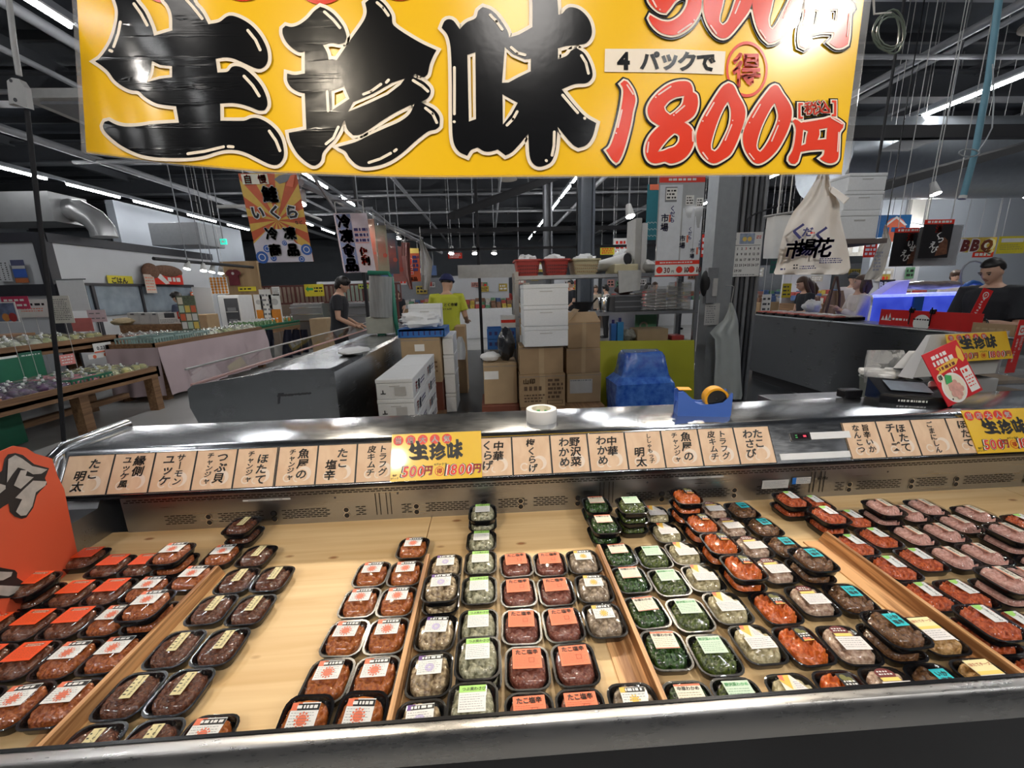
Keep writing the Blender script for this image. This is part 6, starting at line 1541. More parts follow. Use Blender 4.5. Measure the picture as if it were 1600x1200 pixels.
# bag roll on a green frame
GRNP = M('green_paint', (.015, .20, .13), .4)
t = thing('bag_roll_stand', 'green frame stand with a big grey roll of plastic bags on the neighbour case', 'bag stand', (aY(600, 520, 5.6).x, 5.6, .96))
a0, a1, a2, a3 = aY(628, 560, 5.6), aY(612, 435, 5.6), aY(607, 427, 5.6), aY(575, 426, 5.6)
m = MB(); m.tube([a0, aY(618, 500, 5.6), a1, a2, a3], .028, GRNP, 8); m.tube([V((a0.x + .01, 5.6, .0)), a0], .028, GRNP, 8); m.build('frame', t, smooth=60)
m = MB(); b0, b1 = aY(596, 432, 5.62), aY(597, 495, 5.62); m.cyl(b1, b0, .155, M('roll_grey', (.34, .36, .36), .3, var=.3, scale=30, stretch=(1, 1, .1)), n=24); m.build('bag_roll', t, smooth=50)
m = MB(); c0 = aY(597, 520, 5.62); m.box((c0.x, 5.62, (c0.z + b1.z) / 2), (.34, .2, abs(b1.z - c0.z)), M('roll_base', (.45, .48, .42), .5)); m.box((c0.x, 5.62, (c0.z + .955) / 2), (.1, .1, abs(c0.z - .955)), GRNP); m.build('base', t)
# ---------------------------------------------------------------- produce stands on the left
def along(px, py, X): return aX(px, py, X)
PBAG = clear('produce_film', gloss=.10, rough=.12, haze=.05)
def produce(kind, c1, c2):
    mm_ = M('produce_' + kind, c1, .35, var=.3, scale=25, col2=c2, coat=.4)
    t = thing('produce_bag', f'small bag of {kind}', 'produce', (0, 0, 0))
    m = MB()
    for k in range(5): m.ell((rnd.uniform(-.065, .065), rnd.uniform(-.065, .065), .045 + .03 * (k % 2)), (.055, .046, .042), mm_, 9, 6)
    m.build('contents', t, smooth=80)
    m = MB(); crumple(m, (0, 0, .06), (.125, .11, .07), PBAG, len(kind), .15, 14, 8); m.tube([(0, 0, .115), (.01, 0, .14)], .014, M('white_tie', (.75, .78, .76), .5), 6); m.build('clear_bag', t, smooth=70)
    t.location = (0, 0, -3); return t
PROD = {}
def lay_produce(kinds, x0, x1, y0, y1, z, nx, ny, gname, lab):
    for j in range(ny):
        for i in range(nx):
            k = kinds[int(j / ny * len(kinds))]
            x = x0 + (x1 - x0) * (i + .5) / nx + rnd.uniform(-.02, .02); y = y0 + (y1 - y0) * (j + .5) / ny + rnd.uniform(-.02, .02)
            kk = (k[0])
            if kk not in PROD:
                PROD[kk] = produce(*k); o = PROD[kk]; o.location = (x, y, z); o.rotation_euler = (0, 0, rnd.random() * 6)
                o['label'] = lab.format(k[0]); o['group'] = gname.format(k[0])
            else: copytree(PROD[kk], (x, y, z), (0, 0, rnd.random() * 6), lab.format(k[0]), gname.format(k[0]))
GREENV = ('green vegetables', (.36, .46, .22), (.62, .60, .30)); YELV = ('yellow-green fruit', (.62, .55, .18), (.42, .46, .22)); APPL = ('red apples', (.50, .06, .04), (.70, .30, .14)); AUB = ('purple aubergines', (.05, .02, .09), (.12, .05, .12)); PEAC = ('orange fruit', (.78, .30, .10), (.60, .16, .08)); WHIT = ('white packed vegetables', (.72, .68, .62), (.60, .45, .45)); PNK = ('pink packs', (.62, .25, .28), (.50, .12, .16)); GRN2 = ('mixed greens', (.50, .56, .38), (.70, .70, .60))
TX = -4.62
def timber_table(name, lab, x0, x1, y0, y1, z, legs, shelf=None, th=.09):
    t = thing(name, lab, 'table', ((x0 + x1) / 2, (y0 + y1) / 2, 0))
    m = MB(); m.box(((x0 + x1) / 2, (y0 + y1) / 2, z - .03), (x1 - x0, y1 - y0, .04), TABLEW)
    m.build('tabletop', t)
    m = MB(); m.box((x1 - .02, (y0 + y1) / 2, z - .02), (.04, y1 - y0, th * 1.6), TABLEW); m.box((x0 + .02, (y0 + y1) / 2, z - .02), (.04, y1 - y0, th * 1.6), TABLEW)
    m.box(((x0 + x1) / 2, y1 - .02, z - .02), (x1 - x0, .04, th * 1.6), TABLEW); m.box(((x0 + x1) / 2, y0 + .02, z - .02), (x1 - x0, .04, th * 1.6), TABLEW); m.build('apron_board', t)
    for lx, ly in legs:
        m = MB(); m.box((lx, ly, (z - .05) / 2), (.11, .11, z - .05), TABLEW); m.build('leg', t)
    if shelf is not None:
        m = MB(); m.box(((x0 + x1) / 2, (y0 + y1) / 2, shelf), (.08, y1 - y0, .07), TABLEW); m.build('stretcher', t)
    return t
# lower tier along the aisle
zl = aX(250, 577, TX).z
yE = aX(250, 585, TX).y
timber_table('produce_table', 'low brown timber produce table nearest on the left', TX - 1.02, TX, 2.9, yE, zl, ((TX - .07, 3.2), (TX - .07, yE - .08), (TX - .95, 3.2), (TX - .95, yE - .08), (TX - .07, 4.75)), .20)
lay_produce([APPL, PEAC, AUB, AUB, PNK, GREENV, YELV], TX - .75, TX - .06, 3.2, yE - .1, zl - .01, 4, 15, 'bags of {} on the low table', 'bag of {} on the low timber table')
# upper tier
TX2 = TX - 1.05
zu = aX(185, 528, TX2).z; yU = aX(186, 530, TX2).y
timber_table('produce_table', 'higher brown timber produce table behind the low one', TX2 - 1.3, TX2, 2.9, yU, zu, ((TX2 - .07, 3.3), (TX2 - .07, yU - .08), (TX2 - 1.2, 3.3), (TX2 - 1.2, yU - .08)), .25)
lay_produce([WHIT, WHIT, GREENV, GRN2, GREENV, YELV], TX2 - 1.0, TX2 - .08, 3.4, yU - .1, zu - .01, 4, 14, 'bags of {} on the higher table', 'bag of {} on the higher timber table')
lay_produce([PNK, APPL], TX2 - 1.45, TX2 - 1.2, 4.2, yU - .4, zu + .14, 1, 9, 'bags of {} on the back shelf', 'bag of {} on the shelf behind the higher table')
m = MB(); m.box((TX2 - 1.35, (4.2 + yU) / 2, zu + .06), (.34, yU - 4.2, .12), TABLEW); m.build('shelf_box', label='long low shelf standing at the back of the higher produce table', cat='shelf')
GCR = M('crate_green', (.02, .16, .09), .45)
def vcrate(x, y, z, wx, wy, h, lab, mat=GCR, grp='slatted crates on the produce tables'):
    t = thing('vegetable_crate', lab, 'crate', (x, y, z), 0, grp)
    m = MB(); m.box((x, y, z + .01), (wx, wy, .02), mat)
    for s_ in (-1, 1):
        for zz_ in (.02, h): m.box((x + s_ * wx / 2, y, z + zz_), (.015, wy, .025), mat); m.box((x, y + s_ * wy / 2, z + zz_), (wx, .015, .025), mat)
        n = max(1, int(wy / .05))
        for k in range(n + 1): m.box((x + s_ * wx / 2, y - wy / 2 + wy * k / n, z + h / 2), (.012, .014, h), mat)
        n = max(1, int(wx / .05))
        for k in range(n + 1): m.box((x - wx / 2 + wx * k / n, y + s_ * wy / 2, z + h / 2), (.014, .012, h), mat)
    m.build('slats', t); return t
vcrate(TX2 - .30, 3.95, zu - .01, .5, .8, .11, 'dark green slatted crate at the near end of the higher table')
vcrate(TX - .35, yE - .9, zl - .01, .6, .5, .10, 'dark green slatted crate at the far end of the low table')
m = MB(); m.box((TX - .7, 3.9, .22), (.5, 1.2, .40), GCR, 0, .02); m.build('green_box', label='dark green box stored below the low produce table', cat='box')
m = MB(); m.box((TX2 + .03, 4.3, zu - .24), (.03, 2.2, .34), GCR, 0, .01); m.build('green_box', label='dark green panel box between the two produce tiers', cat='box')
# price cards
def card(px0, px1, pt, pb, Y, lab, bg, fn=None, yaw=0.0, name='price_card', cat='sign', X=None, grp=None, hang=None):
    if X is not None:
        a, b, c = aX(px0, pb, X), aX(px1, pb, X), aX((px0 + px1) / 2, pt, X); f = Fr(a, (0, 1, 0), (0, 0, 1)); w_, h = b.y - a.y, c.z - a.z
    else: f, w_, h = pframe(px0, px1, pt, pb, Y, yaw)
    m = MB(); m.panel(f, 0, 0, w_, h, bg, .004)
    if fn: fn(m, f, w_, h)
    z0_ = f.O.z
    if name in ('price_card', 'placard') and z0_ > .2 and X is None:
        m.cyl(f.p(w_ / 2, h * .3, -.008), V((f.p(w_ / 2, 0, 0).x, f.O.y + .008, .0 if Y > 8 else .4)), .003, LGREY, n=5)
    elif X is None and name in ('hanging_banner', 'hanging_sign', 'shop_sign', 'pennant', 'poster', 'menu_board', 'price_board') and abs(f.O.y - 8.05) > .05:
        for u in (.1, .9): m.cyl(f.p(w_ * u, h * .9, -.006), V((f.p(w_ * u, 0, 0).x, f.O.y + .006, 5.27)), .004, LGREY, n=5)
    return m.build(name, label=lab, cat=cat, group=grp)
def jp(t_, mat=INK, s_=.5, y=.5, bold=.03): return lambda m, f, w_, h: m.text(t_, f, w_ / 2, h * y, min(h * s_, w_ / max(1, len(t_)) * .95), mat, .002, bold)
def scr(rows, mat=MGREY, fill=.4, **k): return lambda m, f, w_, h: m.dashes(f, w_ * .1, h * .1, w_ * .9, h * .9, rows, mat, .002, fill)
CHALK = M('chalk_green', (.03, .13, .09), .6)
card(0, 33, 556, 578, 0, 'white card with pink edge hanging on the higher table rail at the left edge', PAPER, lambda m, f, w_, h: (m.rect(f, 0, 0, w_, h * .15, SUN, .001), m.text('スモモ', f, w_ * .55, h * .55, h * .5, INK, .002, .03)), X=TX2 + .02)
card(34, 71, 549, 572, 0, 'small dark green chalk card on the higher table rail', CHALK, scr(3, PAPER, .3), X=TX2 + .025)
card(148, 177, 535, 552, 0, 'white price card on the far end of the higher table rail', PAPER, lambda m, f, w_, h: (m.text('0.23円', f, w_ * .5, h * .5, h * .5, INK, .002, .03), m.rect(f, 0, 0, w_, h * .15, SUN, .001)), X=TX2 + .025)
card(139, 178, 551, 562, 0, 'white card with pink flower print below the price card', PAPER, lambda m, f, w_, h: (m.disc(f, w_ * .25, h * .4, h * .4, SUN, .001, 10), m.disc(f, w_ * .7, h * .5, h * .4, SUN, .001, 10)), X=TX2 + .03)
card(96, 120, 553, 572, 0, 'pink and white card on the higher table rail', M('card_pink', (.80, .30, .28), .5), scr(3, PAPER, .4), X=TX2 + .028)
card(0, 48, 463, 483, 5.2, 'red topped fruit poster standing on the shelf at the left edge', M('poster_crimson', (.55, .05, .12), .5), scr(2, PAPER, .4), -.1)
APM = M('fruit_red', (.45, .05, .05), .5)
card(-20, 30, 472, 504, 4.9, 'fruit picture board leaning at the left edge', PAPER, lambda m, f, w_, h: (m.rect(f, w_ * .05, h * .05, w_ * .95, h * .95, M('picture_blue', (.20, .25, .40), .5, var=.6, scale=12), .001), m.disc(f, w_ * .80, h * .25, h * .22, APM, .002, 14), m.disc(f, w_ * .55, h * .25, h * .2, M('fruit_orange', (.70, .30, .08), .5), .0016, 14)), -.1)
card(25, 76, 468, 496, 5.6, 'white shop notice with blurred print behind the produce', PAPER, lambda m, f, w_, h: (m.dashes(f, w_ * .15, h * .6, w_ * .9, h * .85, 1, INK, .002, .5), m.dashes(f, w_ * .15, h * .3, w_ * .9, h * .55, 2, SUN, .002, .4)))
card(80, 112, 462, 505, 5.7, 'tall newspaper-like notice behind the produce', M('paper_yellowish', (.72, .72, .66), .6), scr(12, DGREY, .35))
card(137, 166, 484, 503, 6.6, 'pale pink starburst price tag behind the higher table', M('tag_pink', (.78, .66, .72), .5), scr(2, MGREY, .2))
card(112, 145, 497, 518, 6.4, 'pink box with white bow print beside the produce', M('box_pink', (.72, .22, .22), .5), None, name='gift_box', cat='box')
card(20, 41, 406, 442, 8.05, 'tall photo poster of a harbour at dusk on the white wall', M('poster_dusk', (.10, .11, .20), .4), lambda m, f, w_, h: (m.rect(f, 0, h * .25, w_, h * .6, M('dusk_blue', (.06, .14, .50), .4), .001), m.rect(f, 0, 0, w_, h * .2, M('dusk_orange', (.50, .16, .06), .4), .001), m.rect(f, 0, h * .62, w_, h * .75, LGREY, .001)), name='poster', cat='poster')
card(-6, 16, 408, 440, 8.06, 'white panel with brushed vertical writing on the white wall', WALLW, lambda m, f, w_, h: [m.dashes(f, w_ * x, h * .05, w_ * (x + .12), h * .95, 9, INK, .002, .5) for x in (.1, .45, .75)], name='poster', cat='poster')
card(93, 136, 436, 486, 8.04, 'white roller blind on the white shop wall', WHITE, lambda m, f, w_, h: m.rect(f, -.02, h * .97, w_ + .05, h * 1.01, MGREY, .004), name='roller_blind', cat='blind')
# big table with the pinkish skirt
CX = -4.90
ya, yb2 = aX(245, 537, CX).y, aX(412, 517, CX).y
zc = aX(310, 531, CX).z
timber_table('produce_table', 'timber table under the pale pink skirt cloth', CX - .72, CX - .03, ya, yb2, zc, ((CX - .1, ya + .1), (CX - .1, yb2 - .1), (CX - .65, ya + .1), (CX - .65, yb2 - .1)))
CLOTH = M('skirt_cloth', (.50, .40, .42), .75, var=.06, scale=5)
m = MB(); nx, nz = 70, 9; vs = []
for s_ in (0, 1):
    for j in range(nz + 1):
        for i in range(nx + 1):
            u, k = i / nx, j / nz; y = ya - .02 + (yb2 - ya + .04) * u
            sw = math.sin(u * 21) * .030 * k + .022 * k * math.sin(u * 55 + 2 * k) + .03 * math.exp(-((k - .35) * 4) ** 2) * math.sin(u * 13.5)
            vs.append((CX + .012 + sw + .05 * k - .008 * s_, y, zc - .01 - (zc - .10) * k))
N_ = (nx + 1) * (nz + 1); fs = []
for j in range(nz):
    for i in range(nx):
        a = j * (nx + 1) + i; fs += [(a, a + nx + 1, a + nx + 2, a + 1), (N_ + a, N_ + a + 1, N_ + a + nx + 2, N_ + a + nx + 1)]
m.add(vs, fs, CLOTH); m.build('skirt_cloth', label='pale pink skirt cloth hanging in swags from the produce table', cat='tablecloth', smooth=70)
m = MB(); vs = []
for s_ in (0, 1):
    for j in range(nz + 1):
        for i in range(21):
            u, k = i / 20, j / nz
            vs.append((CX - .72 + .74 * u, ya - .03 - .03 * k * math.sin(u * 18) - .05 * k + .008 * s_, zc - .01 - (zc - .1) * k))
N_ = 21 * (nz + 1); fs = []
for j in range(nz):
    for i in range(20):
        a = j * 21 + i; fs += [(a, a + 21, a + 22, a + 1), (N_ + a, N_ + a + 1, N_ + a + 22, N_ + a + 21)]
m.add(vs, fs, CLOTH); m.build('skirt_cloth', label='pale pink cloth on the near end of the produce table', cat='tablecloth', smooth=70)
lay_produce([GRN2, GREENV, GRN2], CX - .55, CX - .08, ya + .9, yb2 - .1, zc - .01, 3, 12, 'bags of {} on the skirted table', 'bag of {} on the skirted table')
for i in range(3): vcrate(CX - .35, ya + .25 + i * .42, zc - .01, .55, .38, .13, f'white-green slatted crate on the near end of the skirted table, {ORD[i]} from the front', M('crate_mint', (.30, .42, .40), .45))
lay_produce([PEAC, WHIT], CX - 1.6, CX - .85, ya + .5, ya + 1.7, zc - .01, 4, 6, 'bags of {} on the plain rear table', 'bag of {} on the plain rear table')
timber_table('produce_table', 'plain timber table behind the skirted table', CX - 1.75, CX - .76, ya + .35, ya + 1.95, zc, ((CX - .85, ya + .45), (CX - .85, ya + 1.85), (CX - 1.65, ya + .45), (CX - 1.65, ya + 1.85)))
# boards and hanging cards on the skirted table
card(248, 280, 488, 507, 8.3, 'white board with a dark photo on the skirted table', PAPER, lambda m, f, w_, h: (m.rect(f, w_ * .3, h * .55, w_ * .8, h * .95, DGREY, .002), m.dashes(f, w_ * .05, h * .1, w_ * .9, h * .45, 3, MGREY, .002, .4)))
card(277, 294, 487, 498, 8.2, 'small card with a red frame and blue picture', REDS, lambda m, f, w_, h: m.rect(f, w_ * .12, h * .3, w_ * .9, h * .9, LGREY, .002))
for i in range(4):
    p = aY(212 + 17 * i, 489, 8.4); m = MB(); m.box((p.x, 8.4, p.z - .10), (.20, .16, .22), LGREY, .1, .01); m.box((p.x, 8.31, p.z - .02), (.06, .01, .02), DGREY); m.build('white_carton', label=f'white carton with a handle slot, {ORD[i]} from left in the row behind the crates', cat='carton', group='white cartons behind the skirted table')
m = MB(); a = aY(186, 492, 8.2); b = aY(285, 492, 8.2); m.box(((a.x + b.x) / 2, 8.4, .52), (b.x - a.x, .5, 1.03), TABLEW); m.build('counter', label='brown timber counter behind the skirted table', cat='counter')
m = MB(); p = aY(190, 492, 8.3); crumple(m, (p.x, 8.3, 1.10), (.20, .15, .07), M('bread_tan', (.62, .50, .30), .6, var=.3, scale=20), 51, .25); m.build('loaf_tray', label='heap of tan bread on the brown timber counter', cat='bread', smooth=60)
# green hanging display of cards
t = thing('card_rack', 'tall green card rack full of picture cards on the skirted table', 'card rack', (aY(293, 515, 8.0).x, 8.0, zc))
f, w_, h = pframe(280, 308, 462, 518, 8.0); m = MB(); m.panel(f, 0, 0, w_, h, M('rack_green', (.20, .24, .16), .5, var=.5, scale=30), .02); m.build('board', t)
for i in range(10):
    x, y = (i % 3) * .33 + .05, .08 + (i // 3) * .23; m = MB(); m.rect(f, w_ * x, h * y, w_ * (x + .28), h * (y + .19), (PAPER, MINT, YELS, SUN, CREAMS)[i % 5], .003); m.build('card', t)
# leaves below the rack
lay_produce([GRN2], CX - .75, CX - .55, ya + .55, ya + 1.2, zc + .02, 1, 5, 'bags of {} below the card rack', 'bag of {} below the card rack')
# juice table
JX = -5.05
ya2, yb3 = 9.15, 11.25
zj = aX(470, 506, JX).z
timber_table('juice_table', 'light timber table with juice bottles behind the skirted table', JX - 1.1, JX, ya2, yb3, zj, ((JX - .06, ya2 + .1), (JX - .06, yb3 - .1), (JX - 1.0, ya2 + .1), (JX - 1.0, yb3 - .1)))
bot = None
JG = M('juice_green', (.14, .30, .12), .25, var=.4, scale=10, coat=.4); JO = M('juice_orange', (.75, .28, .04), .25, coat=.4)
cnt = 0
for j in range(5):
    for i in range(13):
        x = JX - .12 - j * .12; y = ya2 + .15 + i * (yb3 - ya2 - .3) / 12
        key = 'orange' if (i in (7, 8, 11)) else 'green'
        if key not in PROD:
            t = thing('juice_bottle', f'{key} juice bottle with white cap in the rows on the juice table', 'bottle', (x, y, zj - .01), 0, f'{key} juice bottles on the table')
            m = MB(); lathe(m, (x, y, zj - .01), [(0, 0), (.036, 0), (.037, .14), (.018, .19), (.016, .21)], JO if key == 'orange' else JG, 12); m.build('bottle', t, smooth=50)
            m = MB(); m.cyl((x, y, zj + .195), (x, y, zj + .225), .019, WHITE, n=10); m.build('cap', t); PROD[key] = t
        else: copytree(PROD[key], (x, y, zj - .01))
vcrate(JX - .02, (ya2 + yb3) / 2, zj - .01, .03, yb3 - ya2, .11, 'green slatted edge crate along the juice table', GCR)
for i, (px0, px1, pt, pb, lab) in enumerate(((399, 412, 460, 508, 'orange drink placard at the left of the juice table'), (422, 440, 460, 506, 'second orange drink placard on the juice table'), (408, 426, 452, 507, 'white menu sheet between the orange drink placards'), (425, 437, 448, 462, 'small white sheet above the second drink placard'))):
    card(px0, px1, pt, pb, 10.4, lab, PAPER, (lambda m, f, w_, h: (m.rect(f, w_ * .1, h * .05, w_ * .9, h * .5, JO, .001), m.disc(f, w_ * .5, h * .75, w_ * .3, LGREY, .001, 12))) if i < 2 else scr(6, MGREY, .4), name='placard')
for i, px in enumerate((420, 449, 462, 474)):
    m = MB(); p = aX(px, 540, JX + .02); drape(m, [(515, px - 5, px + 6), (530, px - 7, px + 8), (560, px - 8, px + 9)], p.y, M('apron_navy', (.015, .018, .04), .7), .04, 2, .02, 8); m.build('hanging_bag', label=f'navy cloth bag hanging under the juice table edge, {ORD[i]} from left', cat='bag', group='navy bags under the juice table', smooth=60)
xc, w_, za, zb = prect(485, 512, 498, 535, 10.2); m = MB(); m.box((xc, 10.5, zb / 2), (w_, .6, zb), CARD2, 0, .01); m.build('pale_counter', label='pale wooden counter block right of the juice table', cat='counter')
# fridge, shirts, signs at the back left
xc, w_, za, zb = prect(343, 376, 461, 508, 10.6)
t = thing('drinks_fridge', 'white glass-door drinks fridge at the back left', 'fridge', (xc, 10.9, 0))
m = MB(); m.box((xc, 10.9, zb / 2), (w_, .6, zb), WHITE, 0, .02); m.build('body', t)
m = MB(); m.box((xc + w_ * .12, 10.59, zb * .60), (w_ * .62, .03, zb * .70), DGREY); 
for k in range(3): m.box((xc + w_ * .12, 10.57, zb * (.38 + .18 * k)), (w_ * .55, .02, .02), LGREY); m.box((xc + w_ * .12, 10.575, zb * (.42 + .18 * k)), (w_ * .4, .015, .08), MGREY)
m.build('glass_door', t)
TAN = wood('tan_panels', (.40, .27, .14), (.30, .19, .09), 6, 'Z')
m = MB(); a, b = aY(352, 470, 11.3), aY(408, 470, 11.3); m.box(((a.x + b.x) / 2, 11.4, 1.2), (b.x - a.x, .08, 2.4), TAN); struct(m, 'partition_wall')
SHIRT = M('shirt_maroon', (.16, .02, .03), .7)
f, w_, h = pframe(356, 375, 421, 446, 11.335)
m = MB(); m.prism([(w_ * x, h * y) for x, y in ((.1, 0), (.9, 0), (.92, .65), (1.05, .6), (1.1, .8), (.85, .98), (.62, 1), (.5, .93), (.38, 1), (.15, .98), (-.1, .8), (-.05, .6), (.08, .65))], f, SHIRT, -.02, .02); m.disc(f, w_ * .5, h * .75, w_ * .12, LGREY, .024, 12); m.build('hung_shirt', label='maroon t-shirt hung on the tan partition', cat='t-shirt')
card(328, 356, 433, 460, 11.0, 'pale board covered with orange dots of food pictures', PAPER, lambda m, f, w_, h: [m.disc(f, w_ * (.12 + .19 * (i % 5)), h * (.12 + .16 * (i // 5)), w_ * .08, JO, .002, 8) for i in range(30)], name='menu_board', cat='menu board')
card(171, 210, 431, 449, 0, 'yellow sign reading gohan in black', M('sign_yellow', (.78, .66, .04), .5), lambda m, f, w_, h: (m.text('ごはん', f, w_ * .45, h * .60, h * .55, INK, .002, .045), m.text('RICE', f, w_ * .75, h * .17, h * .22, INK, .002, .03)), X=-7.86, name='shop_sign')
BRS = M('straw_brown', (.20, .10, .06), .8, var=.4, scale=30)
m = MB(); p = aX(232, 425, -7.85); m.ell((-7.80, p.y, p.z), (.09, .24, .20), BRS, 16, 10); m.ell((-7.80, p.y + .5, p.z + .02), (.09, .50, .16), BRS, 16, 10); m.build('straw_ornament', label='brown straw wall ornament above the red noren', cat='ornament', smooth=60)
card(243, 287, 429, 444, 0, 'red and white striped cloth sign hanging at the left shop', REDS, lambda m, f, w_, h: (m.flat(f, [(0, h), (w_ * .25, h), (w_ * .5, h * .1), (w_ * .35, 0)], PAPER, .001), m.dashes(f, w_ * .45, h * .2, w_ * .95, h * .8, 1, PAPER, .002, .7)), X=-7.74, name='cloth_sign')
card(230, 246, 429, 458, 0, 'narrow cream hanging strip beside the red cloth sign', M('strip_cream', (.66, .56, .48), .5), scr(5, SUN, .3), X=-7.73, name='hanging_strip')
card(298, 316, 456, 462, 0, 'small orange sign at the back left shop', M('sign_orange', (.70, .14, .04), .5), scr(1, PAPER, .5), X=-7.8, name='shop_sign')
m = MB(); m.box((-7.88, 10.1, 1.50), (.06, 2.9, .60), M('shop_window', (.30, .36, .42), .15, var=.3, scale=4)); m.build('shop_window_panel', kind='structure')
m = MB(); m.box((-7.84, 10.1, 1.82), (.06, 3.0, .05), TRIMD); m.box((-7.84, 8.75, 1.3), (.06, .06, 1.0), TRIMD); m.box((-7.84, 9.9, 1.5), (.05, .05, .65), TRIMD); struct(m, 'trim_7')
m = MB(); p = aY(340, 470, 9.9); m.hexa([(p.x - .55, 9.9, .9), (p.x - .1, 9.9, .9), (p.x - .1, 9.92, .9), (p.x - .55, 9.92, .9), (p.x - .5, 9.9, 1.75), (p.x - .1, 9.9, 1.72), (p.x - .1, 9.92, 1.72), (p.x - .5, 9.92, 1.75)], WALLW); m.build('paper_sheet', label='pale sheet hanging between shop window and fridge', cat='sheet')
card(290, 305, 480, 494, 8.8, 'red price card in a stand on the wooden box', REDS, None, name='price_card')
m = MB(); a, b = aY(292, 508, 9.4), aY(330, 508, 9.4); m.box(((a.x + b.x) / 2, 9.5, 1.0), (b.x - a.x, .4, .3), CARD2, 0, .01); m.box(((a.x + b.x) / 2, 9.5, .42), (b.x - a.x - .1, .3, .85), TABLEW); m.build('wooden_box', label='pale wooden box stand left of the fridge', cat='box stand')
# exit sign
f, w_, h = pframe(344, 353, 373, 382, 11.5); m = MB(); m.panel(f, 0, 0, w_, h, M('exit_green', (.02, .55, .40), .4, emit=1.2), .05); m.flat(f, [(w_ * .15, h * .5), (w_ * .5, h * .85), (w_ * .5, h * .6), (w_ * .85, h * .6), (w_ * .85, h * .4), (w_ * .5, h * .4), (w_ * .5, h * .15)], PAPER, .002)
m.build('exit_sign', label='small green emergency exit sign with a left arrow high at back left', cat='exit sign')
a = aY(348, 373, 11.5); m = MB(); m.cyl(a, V((a.x, 11.5, 5.27)), .012, MGREY, n=6); m.build('hanging_rod', label='thin rod holding the exit sign', cat='rod')
# brown railing across the back
BRW = M('railing_brown', (.13, .04, .035), .5)
t = thing('railing', 'brown metal railing across the back behind the black-shirted person', 'railing', (-3.6, 12.6, 0))
xa, xb = aY(405, 440, 12.6).x, aY(625, 440, 12.6).x; z0, z1 = aY(500, 473, 12.6).z, aY(500, 446, 12.6).z
for z in (z0, z1):
    m = MB(); m.box(((xa + xb) / 2, 12.6, z), (xb - xa, .05, .05), BRW); m.build('rail', t)
n = 34
for i in range(n):
    x = xa + (xb - xa) * i / (n - 1); m = MB(); m.box((x, 12.6, (z0 + z1) / 2 if i % 8 else z1 / 2), (.03 if i % 8 else .06, .03, (z1 - z0) if i % 8 else z1), BRW); m.build('baluster', t)
m = MB(); a, b = aY(535, 460, 12.9), aY(580, 460, 12.9); m.box(((a.x + b.x) / 2, 12.9, z1 / 2), (b.x - a.x, .04, z1), M('pale_green_panel', (.42, .52, .44), .5)); struct(m, 'partition_wall')
m = MB(); a, b = aY(405, 460, 13), aY(535, 460, 13); m.box(((a.x + b.x) / 2, 13.0, z1 / 2), (b.x - a.x, .04, z1), M('tan_panel', (.36, .28, .22), .6)); struct(m, 'partition_wall')
card(476, 506, 444, 463, 12.54, 'yellow sign with a green arrow on the railing', M('sign_yellow', (.78, .66, .04), .5), lambda m, f, w_, h: (m.flat(f, [(w_ * .05, h * .6), (w_ * .2, h * .85), (w_ * .2, h * .7), (w_ * .45, h * .7), (w_ * .45, h * .5), (w_ * .2, h * .5), (w_ * .2, h * .35)], GRN, .002), m.dashes(f, w_ * .5, h * .3, w_ * .95, h * .8, 2, INK, .002, .5)), name='direction_sign')
card(560, 576, 444, 451, 12.55, 'small yellow-green strip sign on the pale green panel', M('sign_lime', (.55, .62, .10), .5), scr(1, INK, .4), name='direction_sign')
card(372, 400, 448, 455, 11.33, 'thin yellow strip sign on the tan partition', M('sign_yellow', (.78, .66, .04), .5), scr(1, INK, .4), name='direction_sign')
# steel fish counters behind the black-shirted person
for i, (px0, px1, pt, pb, Y) in enumerate(((455, 505, 475, 510, 11.9), (540, 582, 473, 515, 10.8))):
    xc, w_, za, zb = prect(px0, px1, pt, pb, Y); t = thing('fish_counter', ('steel counter behind the juice bottles', 'steel shelved counter right of the black-shirted person')[i], 'counter', (xc, Y + .3, 0))
    m = MB(); m.box((xc, Y + .3, zb / 2), (w_, .6, zb), STEELD, 0, .02); m.build('body', t)
    for k in range(3): m = MB(); m.box((xc, Y - .02, za + (zb - za) * (.25 + .3 * k)), (w_, .06, .03), STEEL); m.build('shelf_edge', t)
    m = MB()
    for k in range(5): m.box((xc - w_ * .4 + k * w_ * .2, Y + .2, zb + .015), (w_ * .15, .2, .03), FROZ2, .2, .008)
    m.build('goods', t)
# the long cable with its weight tag hanging near the left
a, b = aY(14, 0, 3.0), aY(30, 118, 3.0)
t = thing('cable_drop', 'pale cable with a grey tag plate hanging at the top left', 'cable', (b.x, 3.0, b.z))
m = MB(); m.tube([V((a.x - .02, 3.0, 4.6)), a, aY(22, 70, 3.0), b], .014, LGREY, 8); m.build('cable', t, smooth=60)
f = Fr(aY(20, 165, 3.0), aY(48, 170, 3.0) - aY(20, 165, 3.0), aY(14, 122, 3.0) - aY(20, 165, 3.0)); w_ = (aY(48, 170, 3.0) - aY(20, 165, 3.0)).length; h = (aY(14, 122, 3.0) - aY(20, 165, 3.0)).length
m = MB(); m.prism([(0, 0), (w_ * .25, h * .06), (w_ * .75, h * .02), (w_, 0), (w_ * .98, h * .75), (w_ * .75, h), (w_ * .35, h), (w_ * .05, h * .85)], f, LGREY, -.02, .02); m.disc(f, w_ * .4, h * .2, .012, DGREY, .022, 10); m.disc(f, w_ * .3, h * .88, .010, DGREY, .022, 10); m.build('tag_plate', t)
m = MB(); m.tube([aY(42, 172, 3.02), aY(60, 330, 3.02), aY(78, 470, 3.02), aY(92, 590, 3.02), aY(100, 690, 3.02), aY(106, 760, 3.02)], .013, MATT, 8); a = aY(106, 760, 3.02); m.tube([a, V((a.x, 3.02, .0))], .013, MATT, 8)
